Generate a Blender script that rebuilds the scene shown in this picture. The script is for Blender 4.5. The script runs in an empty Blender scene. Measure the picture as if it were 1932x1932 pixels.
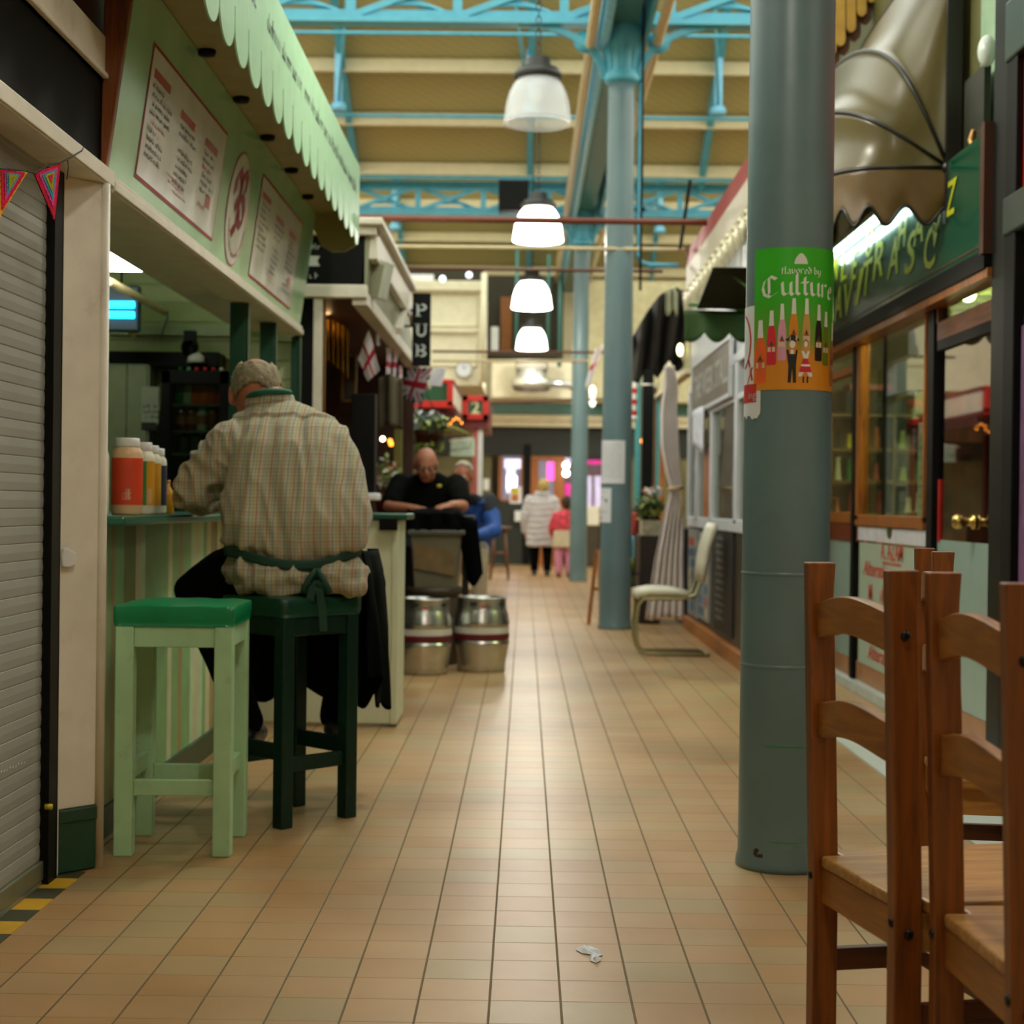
import bpy, bmesh, math, random
from mathutils import Vector, Matrix, noise
RN = random.Random(11)
sc = bpy.context.scene
COL = sc.collection
PI = math.pi
V = Vector

# ------------------------------------------------------------------ camera
F, CH, ROLL = 3000.0, 1.10, math.radians(0.7)
_ux, _uy = 23.84, -13.29
CAMR = (Matrix.Rotation(math.atan(_ux / F), 3, 'Z') @ Matrix.Rotation(PI / 2 - math.atan(-_uy / F), 3, 'X')
        @ Matrix.Rotation(ROLL, 3, 'Z'))
cam_d = bpy.data.cameras.new('camera')
cam = bpy.data.objects.new('camera', cam_d)
COL.objects.link(cam)
cam.matrix_world = Matrix.Translation((0, 0, CH)) @ CAMR.to_4x4()
cam_d.sensor_width = 36
cam_d.lens = F / 1932 * 36
cam_d.clip_start = 0.05
cam_d.clip_end = 200
cam_d.dof.use_dof = True
cam_d.dof.focus_distance = 3.7
cam_d.dof.aperture_fstop = 4.4
sc.camera = cam
sc.view_settings.view_transform = 'Standard'
sc.view_settings.look = 'None'
sc.view_settings.gamma = 1
sc.view_settings.use_curve_mapping = False
sc.view_settings.exposure = 0.0


def ray(px, py): return CAMR @ V((px - 966, -(py - 966), -F))
def W(px, py, Y):
    "world point seen at that pixel of the photograph, at depth Y down the aisle"
    d = ray(px, py); return d * (Y / d.y) + V((0, 0, CH))
def G(px, py, z=0.0):
    d = ray(px, py); return d * ((z - CH) / d.z) + V((0, 0, CH))
def PX(px, py, X):
    d = ray(px, py); return d * (X / d.x) + V((0, 0, CH))
def PL(px, py, p0, n):
    d = ray(px, py); return d * ((n.dot(p0 - V((0, 0, CH)))) / n.dot(d)) + V((0, 0, CH))


# ------------------------------------------------------------------ materials
def lin(c):
    if isinstance(c, str):
        c = [int(c[i:i + 2], 16) / 255 for i in (0, 2, 4)]
    return tuple((x / 12.92 if x <= .04045 else ((x + .055) / 1.055) ** 2.4) for x in c) + (1,)


def newmat(name):
    m = bpy.data.materials.new(name); m.use_nodes = True
    nt = m.node_tree
    return m, nt, nt.nodes, nt.links, nt.nodes['Principled BSDF']


_mats = {}
def M(name, col, rough=.6, metal=0, var=.12, scale=9, bump=0, bscale=60, spec=.5, coat=0, sheen=0, dirt=None, dirt_amt=.5, dscale=3):
    if name in _mats: return _mats[name]
    m, nt, N, L, b = newmat(name)
    c = lin(col)
    tc = N.new('ShaderNodeTexCoord')
    nz = N.new('ShaderNodeTexNoise'); nz.inputs['Scale'].default_value = scale; nz.inputs['Detail'].default_value = 5
    L.new(tc.outputs['Object'], nz.inputs['Vector'])
    mx = N.new('ShaderNodeMix'); mx.data_type = 'RGBA'
    mx.inputs[6].default_value = tuple(x * (1 - var) for x in c[:3]) + (1,)
    mx.inputs[7].default_value = tuple(min(1, x * (1 + var)) for x in c[:3]) + (1,)
    mr = N.new('ShaderNodeMapRange'); mr.inputs[1].default_value = .3; mr.inputs[2].default_value = .7
    L.new(nz.outputs['Fac'], mr.inputs[0]); L.new(mr.outputs[0], mx.inputs[0])
    out = mx.outputs[2]
    if dirt:
        n2 = N.new('ShaderNodeTexNoise'); n2.inputs['Scale'].default_value = dscale; n2.inputs['Detail'].default_value = 8
        n2.inputs['Roughness'].default_value = .7
        L.new(tc.outputs['Object'], n2.inputs['Vector'])
        r2 = N.new('ShaderNodeMapRange'); r2.inputs[1].default_value = .56; r2.inputs[2].default_value = .74
        r2.inputs[4].default_value = dirt_amt
        L.new(n2.outputs['Fac'], r2.inputs[0])
        m2 = N.new('ShaderNodeMix'); m2.data_type = 'RGBA'
        m2.inputs[7].default_value = lin(dirt)
        L.new(r2.outputs[0], m2.inputs[0]); L.new(out, m2.inputs[6]); out = m2.outputs[2]
    L.new(out, b.inputs['Base Color'])
    b.inputs['Roughness'].default_value = rough
    b.inputs['Metallic'].default_value = metal
    b.inputs['Specular IOR Level'].default_value = spec
    b.inputs['Coat Weight'].default_value = coat
    b.inputs['Coat Roughness'].default_value = .12
    b.inputs['Sheen Weight'].default_value = sheen
    if bump:
        n3 = N.new('ShaderNodeTexNoise'); n3.inputs['Scale'].default_value = bscale; n3.inputs['Detail'].default_value = 3
        L.new(tc.outputs['Object'], n3.inputs['Vector'])
        bp = N.new('ShaderNodeBump'); bp.inputs['Strength'].default_value = bump; bp.inputs['Distance'].default_value = .01
        L.new(n3.outputs['Fac'], bp.inputs['Height']); L.new(bp.outputs[0], b.inputs['Normal'])
    _mats[name] = m
    return m


def EM(name, col, s):
    if name in _mats: return _mats[name]
    m, nt, N, L, b = newmat(name)
    b.inputs['Base Color'].default_value = lin(col)
    b.inputs['Emission Color'].default_value = lin(col)
    b.inputs['Emission Strength'].default_value = s
    _mats[name] = m
    return m


def WOOD(name, c1, c2, axis='Z', rough=.45, scale=10, stretch=.08):
    m, nt, N, L, b = newmat(name)
    tc = N.new('ShaderNodeTexCoord'); mp = N.new('ShaderNodeMapping')
    s = [scale] * 3; s['XYZ'.index(axis)] = scale * stretch
    mp.inputs['Scale'].default_value = s
    L.new(tc.outputs['Object'], mp.inputs['Vector'])
    nz = N.new('ShaderNodeTexNoise'); nz.inputs['Scale'].default_value = 4; nz.inputs['Detail'].default_value = 6
    nz.inputs['Distortion'].default_value = 1.2
    L.new(mp.outputs[0], nz.inputs['Vector'])
    cr = N.new('ShaderNodeValToRGB')
    cr.color_ramp.elements[0].position = .32; cr.color_ramp.elements[0].color = lin(c1)
    cr.color_ramp.elements[1].position = .68; cr.color_ramp.elements[1].color = lin(c2)
    L.new(nz.outputs['Fac'], cr.inputs[0]); L.new(cr.outputs[0], b.inputs['Base Color'])
    b.inputs['Roughness'].default_value = rough
    b.inputs['Coat Weight'].default_value = .15; b.inputs['Coat Roughness'].default_value = .3
    bp = N.new('ShaderNodeBump'); bp.inputs['Strength'].default_value = .12; bp.inputs['Distance'].default_value = .004
    L.new(nz.outputs['Fac'], bp.inputs['Height']); L.new(bp.outputs[0], b.inputs['Normal'])
    _mats[name] = m
    return m


def GLASS(name, tint='ffffff', refl=1.0, alpha=.0):
    m, nt, N, L, b = newmat(name)
    tr = N.new('ShaderNodeBsdfTransparent'); tr.inputs[0].default_value = lin(tint)
    gl = N.new('ShaderNodeBsdfGlossy'); gl.inputs['Roughness'].default_value = .02
    lw = N.new('ShaderNodeLayerWeight'); lw.inputs[0].default_value = .5
    pw = N.new('ShaderNodeMath'); pw.operation = 'POWER'; pw.inputs[1].default_value = 5
    L.new(lw.outputs['Facing'], pw.inputs[0])
    mu = N.new('ShaderNodeMath'); mu.operation = 'MULTIPLY_ADD'; mu.inputs[1].default_value = refl * .8; mu.inputs[2].default_value = alpha + .03
    L.new(pw.outputs[0], mu.inputs[0])
    mx = N.new('ShaderNodeMixShader')
    L.new(mu.outputs[0], mx.inputs[0]); L.new(tr.outputs[0], mx.inputs[1]); L.new(gl.outputs[0], mx.inputs[2])
    L.new(mx.outputs[0], N['Material Output'].inputs[0])
    _mats[name] = m
    return m


# ------------------------------------------------------------------ mesh builder
class MB:
    def __init__(s): s.v = []; s.f = []; s.fm = []; s.mats = []; s.sm = []
    def mi(s, m):
        if m is None: return 0
        if m not in s.mats: s.mats.append(m)
        return s.mats.index(m)
    def add(s, vs, fs, mat=None, smooth=False):
        o = len(s.v); s.v += [V(p) for p in vs]; i = s.mi(mat)
        for f in fs: s.f.append([k + o for k in f]); s.fm.append(i); s.sm.append(smooth)
        return s
    def box(s, x0, x1, y0, y1, z0, z1, mat=None):
        vs = [(x, y, z) for x in (x0, x1) for y in (y0, y1) for z in (z0, z1)]
        return s.add(vs, [(0, 1, 3, 2), (4, 6, 7, 5), (0, 4, 5, 1), (2, 3, 7, 6), (0, 2, 6, 4), (1, 5, 7, 3)], mat)
    def hexa(s, p, mat=None):
        "eight corners: bottom loop then top loop"
        return s.add(p, [(3, 2, 1, 0), (4, 5, 6, 7), (0, 1, 5, 4), (1, 2, 6, 5), (2, 3, 7, 6), (3, 0, 4, 7)], mat)
    def bar(s, a, b, w, h, mat=None, up=V((0, 0, 1))):
        "rectangular bar from a to b, w across, h along up"
        a = V(a); b = V(b); t = (b - a).normalized()
        if abs(t.dot(up)) > .98: up = V((0, 1, 0))
        x = t.cross(up).normalized() * w / 2; y = x.cross(t).normalized() * h / 2
        return s.hexa([a - x - y, a + x - y, a + x + y, a - x + y, b - x - y, b + x - y, b + x + y, b - x + y], mat)
    def tube(s, pts, r, n=10, mat=None, cap=True, closed=False):
        pts = [V(p) for p in pts]; rs = r if isinstance(r, (list, tuple)) else [r] * len(pts)
        m = len(pts); vs = []; prev = None
        for i, p in enumerate(pts):
            if closed: t = pts[(i + 1) % m] - pts[i - 1]
            else: t = pts[min(i + 1, m - 1)] - pts[max(i - 1, 0)]
            t.normalize()
            if prev is None:
                prev = t.orthogonal().normalized()
            x = prev - t * prev.dot(t)
            x = x.normalized() if x.length > 1e-6 else t.orthogonal().normalized()
            prev = x; y = t.cross(x)
            for k in range(n):
                a = 2 * PI * k / n
                vs.append(p + (x * math.cos(a) + y * math.sin(a)) * rs[i])
        fs = []
        for i in range(m if closed else m - 1):
            j = (i + 1) % m
            for k in range(n):
                fs.append((i * n + k, i * n + (k + 1) % n, j * n + (k + 1) % n, j * n + k))
        s.add(vs, fs, mat, True)
        if cap and not closed:
            o = len(s.v) - m * n; i = s.mi(mat)
            s.f.append([o + k for k in range(n)][::-1]); s.fm.append(i); s.sm.append(False)
            s.f.append([o + (m - 1) * n + k for k in range(n)]); s.fm.append(i); s.sm.append(False)
        return s
    def lathe(s, prof, c=(0, 0, 0), n=32, mat=None, smooth=True, ax='Z'):
        "profile of (radius, height)"
        vs = []; c = V(c)
        for r, z in prof:
            for k in range(n):
                a = 2 * PI * k / n
                q = V((r * math.cos(a), r * math.sin(a), z))
                if ax == 'Y': q = V((q.x, q.z, q.y))
                if ax == 'X': q = V((q.z, q.x, q.y))
                vs.append(c + q)
        fs = []
        for i in range(len(prof) - 1):
            for k in range(n):
                fs.append((i * n + k, i * n + (k + 1) % n, (i + 1) * n + (k + 1) % n, (i + 1) * n + k))
        return s.add(vs, fs, mat, smooth)
    def prism(s, poly, fn, d, mat=None):
        "2-D polygon; fn(u,v,w) -> point; extruded w from 0 to d"
        n = len(poly)
        vs = [fn(u, v, 0) for u, v in poly] + [fn(u, v, d) for u, v in poly]
        fs = [list(range(n))[::-1], [n + i for i in range(n)]] + [(i, (i + 1) % n, n + (i + 1) % n, n + i) for i in range(n)]
        return s.add(vs, fs, mat)
    def ell(s, c, r, n=16, m=10, mat=None, R=None, fn=None):
        c = V(c); vs = []; fs = []
        for i in range(m + 1):
            th = PI * i / m
            for k in range(n):
                a = 2 * PI * k / n
                d = V((math.sin(th) * math.cos(a), math.sin(th) * math.sin(a), math.cos(th)))
                q = V((d.x * r[0], d.y * r[1], d.z * r[2]))
                if fn: q = fn(d, q)
                if R: q = R @ q
                vs.append(c + q)
        for i in range(m):
            for k in range(n):
                fs.append((i * n + k, (i + 1) * n + k, (i + 1) * n + (k + 1) % n, i * n + (k + 1) % n))
        return s.add(vs, fs, mat, True)
    def grid(s, fn, nu, nv, mat=None, smooth=True):
        vs = [fn(i / nu, j / nv) for j in range(nv + 1) for i in range(nu + 1)]
        fs = [(j * (nu + 1) + i, j * (nu + 1) + i + 1, (j + 1) * (nu + 1) + i + 1, (j + 1) * (nu + 1) + i) for j in range(nv) for i in range(nu)]
        return s.add(vs, fs, mat, smooth)
    def sheet(s, fn, nu, nv, t, mat=None):
        "a cloth with thickness t"
        P = [[V(fn(i / nu, j / nv)) for i in range(nu + 1)] for j in range(nv + 1)]
        vs = []; 
        for sgn in (.5, -.5):
            for j in range(nv + 1):
                for i in range(nu + 1):
                    du = P[j][min(i + 1, nu)] - P[j][max(i - 1, 0)]
                    dv = P[min(j + 1, nv)][i] - P[max(j - 1, 0)][i]
                    nn = du.cross(dv)
                    nn = nn.normalized() if nn.length > 1e-9 else V((0, 0, 1))
                    vs.append(P[j][i] + nn * t * sgn)
        K = (nu + 1) * (nv + 1); fs = []
        for j in range(nv):
            for i in range(nu):
                a, b, c, d = j * (nu + 1) + i, j * (nu + 1) + i + 1, (j + 1) * (nu + 1) + i + 1, (j + 1) * (nu + 1) + i
                fs += [(a, b, c, d), (K + d, K + c, K + b, K + a)]
        e = [i for i in range(nu + 1)] + [(j + 1) * (nu + 1) - 1 for j in range(1, nv + 1)]
        e += [nv * (nu + 1) + i for i in range(nu - 1, -1, -1)] + [j * (nu + 1) for j in range(nv - 1, 0, -1)]
        for k in range(len(e)):
            a, b = e[k], e[(k + 1) % len(e)]
            fs.append((b, a, K + a, K + b))
        return s.add(vs, fs, mat, True)
    def build(s, name, mat=None, parent=None, bevel=0, seg=2, sub=0, solid=0):
        me = bpy.data.meshes.new(name)
        if parent is None:
            n = max(1, len(s.v))
            org = V((sum(p.x for p in s.v) / n, sum(p.y for p in s.v) / n, min(p.z for p in s.v)))
        else:
            org = V((0, 0, 0)); q = parent
            while q is not None: org += q.location; q = q.parent
        me.from_pydata([p - org for p in s.v], [], s.f)
        mats = list(s.mats)
        if not mats: mats = [mat]
        for m in mats: me.materials.append(m if m is not None else mat)
        me.polygons.foreach_set('material_index', s.fm)
        me.polygons.foreach_set('use_smooth', s.sm)
        me.update()
        o = bpy.data.objects.new(name, me); COL.objects.link(o)
        if parent is None: o.location = org
        else: o.parent = parent
        if solid:
            md = o.modifiers.new('solid', 'SOLIDIFY'); md.thickness = solid; md.offset = 0
        if bevel:
            md = o.modifiers.new('bevel', 'BEVEL'); md.width = bevel; md.segments = seg; md.limit_method = 'ANGLE'
            md.angle_limit = math.radians(40)
        if sub:
            md = o.modifiers.new('sub', 'SUBSURF'); md.levels = sub; md.render_levels = sub
        return o


def B(*a): return MB().box(*a)
def tag(o, label, cat, group=None, kind=None):
    if label: o['label'] = label
    if cat: o['category'] = cat
    if group: o['group'] = group
    if kind: o['kind'] = kind
    return o
def thing(name, label, cat, loc=(0, 0, 0), group=None, kind=None):
    o = bpy.data.objects.new(name, None); COL.objects.link(o); o.location = loc; o.empty_display_size = .1
    return tag(o, label, cat, group, kind)
def struct(o, label=None, cat=None):
    o['kind'] = 'structure'
    if label: o['label'] = label
    o['category'] = cat or 'structure'
    return o
def dup(o, loc=None, rz=None, label=None, group=None, parent=None):
    c = o.copy(); COL.objects.link(c)
    if parent: c.parent = parent
    if loc is not None: c.location = loc
    if rz is not None: c.rotation_euler = (0, 0, rz)
    if label: c['label'] = label
    if group: c['group'] = group
    for ch in list(o.children): dup(ch, parent=c)
    return c


# ------------------------------------------------------------------ lettering
def text2d(s, shear=0, bold=0, sp=1):
    cu = bpy.data.curves.new('lettering_source', 'FONT'); cu.body = s; cu.shear = shear; cu.offset = bold; cu.resolution_u = 3
    cu.space_character = sp
    ob = bpy.data.objects.new('lettering_source', cu); COL.objects.link(ob)
    bpy.context.view_layer.update()
    dg = bpy.context.evaluated_depsgraph_get()
    me = bpy.data.meshes.new_from_object(ob.evaluated_get(dg))
    vs = [(p.co.x, p.co.y) for p in me.vertices]; fs = [list(p.vertices) for p in me.polygons]
    bpy.data.objects.remove(ob); bpy.data.curves.remove(cu); bpy.data.meshes.remove(me)
    return vs, fs
def put(mb, s, fn, h, mat, x=0, y=0, align='C', shear=0, bold=0, width=None, sp=1):
    "lettering h high (capitals), fn(u,v)->point; optional forced width"
    vs, fs = text2d(s, shear, bold, sp)
    if not vs: return
    xs = [p[0] for p in vs]; w = max(xs) - min(xs); k = h / .7
    kx = (width / w) if width else k
    ox = min(xs) + (w / 2 if align == 'C' else (w if align == 'R' else 0))
    mb.add([fn(x + (a - ox) * kx, y + b * k) for a, b in vs], fs, mat)
def scribble(mb, fn, x, y, w, h, mat, rn):
    "an unreadable little line of writing"
    t = x
    while t < x + w:
        cw = h * rn.uniform(.35, .7)
        if rn.random() > .16:
            hh = h * rn.choice((.6, .6, .65, 1))
            a = cw * .3
            mb.add([fn(t, y), fn(t + a, y), fn(t + a, y + hh), fn(t, y + hh)], [(0, 1, 2, 3)], mat)
            if rn.random() > .35:
                q = rn.choice((0, .4)) * h
                mb.add([fn(t, y + q), fn(t + cw * .8, y + q), fn(t + cw * .8, y + q + h * .2), fn(t, y + q + h * .2)], [(0, 1, 2, 3)], mat)
        t += cw
def rect(mb, fn, x0, x1, y0, y1, mat):
    mb.add([fn(x0, y0), fn(x1, y0), fn(x1, y1), fn(x0, y1)], [(0, 1, 2, 3)], mat)
def poly(mb, fn, pts, mat): mb.add([fn(*p) for p in pts], [list(range(len(pts)))], mat)
def disc(mb, fn, cx, cy, rx, ry, mat, n=28, a0=0, a1=2 * PI):
    poly(mb, fn, [(cx + rx * math.cos(a0 + (a1 - a0) * i / n), cy + ry * math.sin(a0 + (a1 - a0) * i / n)) for i in range(n)], mat)
def ring(mb, fn, cx, cy, rx, ry, t, mat, n=36, a0=0, a1=2 * PI):
    vs = []
    for i in range(n + 1):
        a = a0 + (a1 - a0) * i / n
        vs += [fn(cx + rx * math.cos(a), cy + ry * math.sin(a)), fn(cx + (rx - t) * math.cos(a), cy + (ry - t) * math.sin(a))]
    mb.add(vs, [(2 * i, 2 * i + 2, 2 * i + 3, 2 * i + 1) for i in range(n)], mat)
def nib(mb, fn, strokes, w, mat, ang=40):
    "broad-nib pen strokes"
    dx, dy = math.cos(math.radians(ang)) * w / 2, math.sin(math.radians(ang)) * w / 2
    for st in strokes:
        for (a, b), (c, d) in zip(st, st[1:]):
            pts = [(a - dx, b - dy), (a + dx, b + dy), (c + dx, d + dy), (c - dx, d - dy)]
            mb.add([fn(*p) for p in pts], [(0, 1, 2, 3)], mat)


# ------------------------------------------------------------------ palette
cream = M('cream_paint', 'dad3c1', .5, var=.07, dirt='9a8a68', dirt_amt=.45, dscale=5, bump=.05)
cream2 = M('cream_panel_paint', 'ddd4b6', .5, var=.06, dirt='a09468', dirt_amt=.3)
white = M('white_paint', 'dcdcd8', .45, var=.05, dirt='9c978a', dirt_amt=.3, dscale=6)
palegreen = M('pale_green_paint', 'a4cfa6', .4, var=.05, dirt='8fa088', dirt_amt=.5, dscale=7)
stoolgreen = M('pale_green_stool_paint', 'a5cb9c', .45, var=.06, dirt='8a8a6a', dirt_amt=.5, dscale=12)
signgreen = M('sign_green_gloss', 'aad8ae', .18, var=.1, scale=3)
emerald = M('emerald_vinyl', '007a48', .28, var=.1, bump=.12, bscale=25)
darkgreen = M('dark_green_paint', '0b3a25', .35, var=.12, dirt='315c40', dirt_amt=.4, dscale=20)
black = M('black_paint', '080807', .5, var=.15, spec=.15)
blackcloth = M('black_cloth', '070708', .95, var=.2, bump=.15, bscale=40, spec=.05)
steelgrey = M('column_paint', '627a7e', .36, var=.06, scale=3, dirt='4e5f5c', dirt_amt=.6, dscale=2.2, bump=.08, bscale=14)
blue = M('blue_steel_paint', '4fa3ba', .4, var=.08)
bluegrey = M('gutter_paint', '41776f', .35, var=.1)
brown = M('dark_brown_boards', '3a1e0e', .7, var=.2, spec=.1)
redpaint = M('red_paint', 'b81c10', .4, var=.08)
maroon = M('maroon_paint', '6e1a18', .45, var=.1)
greenpanel = M('green_panel', '1d4a26', .4, var=.1)
chrome = M('bright_steel', 'c9c7c0', .25, 1, var=.06)
keg_metal = M('keg_steel', 'c4c2bc', .27, 1, var=.12, scale=5, dirt='8a8474', dirt_amt=.3)
gold = M('gold_vinyl', '524826', .32, var=.05, spec=.35, coat=.05)
goldval = M('gold_vinyl_valance', '5e4822', .4, var=.08, bump=.1, bscale=12)
paper = M('white_paper', 'dfe0e2', .7, var=.03)
red = M('red_ink', 'c22a24', .5, var=.05)
dkred = M('crimson_ink', 'a51f2c', .5, var=.05)
ink = M('black_ink', '23241f', .6, var=.05)
greyink = M('grey_green_ink', '4f5f54', .6, var=.05)
yellow = M('yellow_paint', 'c3b024', .5, var=.08)
orange = M('orange_print', 'c9801e', .5, var=.05)
skin = M('skin', 'b8785a', .5, var=.1, scale=14)
skin2 = M('ruddy_skin', 'b06a4c', .5, var=.12, scale=14)
greyhair = M('grey_hair', '8f8468', .8, var=.35, scale=45, bump=.5, bscale=120)
# ================================================================== floor
def tile_mat():
    m, nt, N, L, b = newmat('floor_tiles')
    tc = N.new('ShaderNodeTexCoord'); sp = N.new('ShaderNodeSeparateXYZ'); L.new(tc.outputs['Object'], sp.inputs[0])
    def math_(op, a, bb=None, c=None):
        n = N.new('ShaderNodeMath'); n.operation = op
        for i, q in enumerate((a, bb, c)):
            if q is None: continue
            if isinstance(q, (int, float)): n.inputs[i].default_value = q
            else: L.new(q, n.inputs[i])
        return n.outputs[0]
    res = []
    for ax, off, w in ((0, -.0647, .1577), (1, 3.366, .1564)):
        t = math_('DIVIDE', math_('SUBTRACT', sp.outputs[ax], off), w)
        fr = math_('FRACT', t); fl = math_('FLOOR', t)
        e = math_('MINIMUM', fr, math_('SUBTRACT', 1.0, fr))
        res.append((fl, math_('MULTIPLY', e, w)))
    def groove(e, a):
        mr = N.new('ShaderNodeMapRange'); mr.inputs[1].default_value = a * .55; mr.inputs[2].default_value = a
        mr.inputs[3].default_value = 1; mr.inputs[4].default_value = 0
        L.new(e, mr.inputs[0]); return mr.outputs[0]
    g1 = groove(res[0][1], .0030); g2 = groove(res[1][1], .0019)
    cb = N.new('ShaderNodeCombineXYZ'); L.new(res[0][0], cb.inputs[0]); L.new(res[1][0], cb.inputs[1])
    wn = N.new('ShaderNodeTexWhiteNoise'); wn.noise_dimensions = '2D'; L.new(cb.outputs[0], wn.inputs['Vector'])
    cr = N.new('ShaderNodeValToRGB'); e = cr.color_ramp.elements
    e[0].color = lin('ae8758'); e[1].color = lin('a8936a')
    q = cr.color_ramp.elements.new(.5); q.color = lin('b49166')
    L.new(wn.outputs['Value'], cr.inputs[0])
    nz = N.new('ShaderNodeTexNoise'); nz.inputs['Scale'].default_value = .8; nz.inputs['Detail'].default_value = 7
    L.new(tc.outputs['Object'], nz.inputs['Vector'])
    mm = N.new('ShaderNodeMix'); mm.data_type = 'RGBA'; mm.blend_type = 'MULTIPLY'; mm.inputs[7].default_value = lin('d2c6b4')
    mr = N.new('ShaderNodeMapRange'); mr.inputs[1].default_value = .4; mr.inputs[2].default_value = .65
    L.new(nz.outputs['Fac'], mr.inputs[0]); L.new(mr.outputs[0], mm.inputs[0]); L.new(cr.outputs[0], mm.inputs[6])
    m1 = N.new('ShaderNodeMix'); m1.data_type = 'RGBA'; m1.inputs[7].default_value = lin('54431f')
    L.new(math_('MULTIPLY', g1, .92), m1.inputs[0]); L.new(mm.outputs[2], m1.inputs[6])
    m2 = N.new('ShaderNodeMix'); m2.data_type = 'RGBA'; m2.inputs[7].default_value = lin('6a5430')
    L.new(math_('MULTIPLY', g2, .75), m2.inputs[0]); L.new(m1.outputs[2], m2.inputs[6])
    L.new(m2.outputs[2], b.inputs['Base Color'])
    gm = math_('MAXIMUM', g1, g2)
    L.new(math_('MULTIPLY_ADD', gm, .35, .36), b.inputs['Roughness'])
    bp = N.new('ShaderNodeBump'); bp.invert = True; bp.inputs['Strength'].default_value = .5; bp.inputs['Distance'].default_value = .003
    L.new(gm, bp.inputs['Height']); L.new(bp.outputs[0], b.inputs['Normal'])
    b.inputs['Specular IOR Level'].default_value = .4
    return m
fl = MB().grid(lambda u, v: V((-8 + 16 * u, -4 + 37 * v, 0)), 1, 1).build('floor', tile_mat())
fl.data.transform(Matrix.Translation(fl.location)); fl.location = (0, 0, 0)
struct(fl, 'square terracotta coloured floor tiles of the market aisle', 'floor')

# ================================================================== roof
def board_mat():
    m, nt, N, L, b = newmat('roof_boards')
    tc = N.new('ShaderNodeTexCoord'); mp = N.new('ShaderNodeMapping'); mp.inputs['Rotation'].default_value = (0, 0, math.radians(58))
    L.new(tc.outputs['Object'], mp.inputs[0])
    wv = N.new('ShaderNodeTexWave'); wv.inputs['Scale'].default_value = 3.2; wv.wave_profile = 'SAW'
    L.new(mp.outputs[0], wv.inputs[0])
    cr = N.new('ShaderNodeValToRGB'); e = cr.color_ramp.elements
    e[0].color = lin('9c8d58'); e[0].position = 0; e[1].color = lin('b9aa74'); e[1].position = .14
    L.new(wv.outputs['Fac'], cr.inputs[0]); L.new(cr.outputs[0], b.inputs['Base Color']); b.inputs['Roughness'].default_value = .6
    return m
boards = board_mat()
purl = M('purlin_paint', 'd3c39a', .5, var=.05)
beige = M('beige_pipe_paint', 'c9b78e', .4, var=.06)
rglass = GLASS('roof_glass', 'f2f6f4', .6)
BAY = [(-4.1, 5.0), (5.0, 14.3), (14.3, 23.25), (23.25, 32.3)]
ZE, SL = 5.86, .58
for kb, (y0, y1) in enumerate(BAY):  # front slopes unseen: glass lets light in, nearest bay boarded to darken
    ym = (y0 + y1) / 2; zr = ZE + (y1 - ym) * SL
    o = MB().hexa([(-8, y1, ZE), (8, y1, ZE), (8, ym, zr), (-8, ym, zr), (-8, y1, ZE + .06), (8, y1, ZE + .06), (8, ym, zr + .06), (-8, ym, zr + .06)]).build('ceiling', rglass if kb == 1 else boards)
    struct(o, 'unseen rear roof slope, glazed to let light in' if kb == 1 else 'boarded slope of the market hall roof', 'ceiling')
    o = MB().hexa([(-8, y0, ZE), (8, y0, ZE), (8, ym, zr), (-8, ym, zr), (-8, y0, ZE + .01), (8, y0, ZE + .01), (8, ym, zr + .01), (-8, ym, zr + .01)]).build('ceiling_front_slope', boards if kb == 0 else rglass)
    struct(o, 'unseen front roof slope, glazed for light except over the nearest bay', 'ceiling')
WALLP = M('hall_wall_paint', 'cfc29a', .6, var=.05)
for nm, x in (('wall_left', -8.1), ('wall_right', 8.0)):
    struct(MB().box(x, x + .1, -4, 32.3, 0, 5.9).build(nm, WALLP), 'side wall of the market hall', 'wall')

struct(MB().box(-8.1, 8.1, -4.2, -4.1, 0, 8.6).build('wall_front_added', WALLP), 'unseen end wall behind the aisle, added to darken the near end', 'wall')  # unseen wall added to keep light off the near aisle
def on_slope(px, py, y1):
    return PL(px, py, V((0, y1, ZE)), V((0, SL, 1)))
def purlin(y, z, lab):
    o = MB().box(-8, 8, y - .05, y + .05, z - .2, z - .02).build('purlin', purl, bevel=.01)
    tag(o, lab, 'roof beam', 'cream purlins under the roof boards')
names = ['uppermost', 'second highest', 'third highest', 'lowest']
for k, (px, py) in enumerate(((850, 18), (850, 110), (850, 212), (850, 306))):
    p = on_slope(px, py, 23.25); purlin(p.y, p.z, '%s cream purlin across the roof boards above the first lit lamp' % names[k])
for k, (px, py) in enumerate(((850, 375), (850, 437), (850, 500))):
    p = on_slope(px, py, 32.3); purlin(p.y, p.z, '%s cream purlin of the distant roof slope behind the far girder' % ['upper', 'middle', 'lower'][k])

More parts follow.
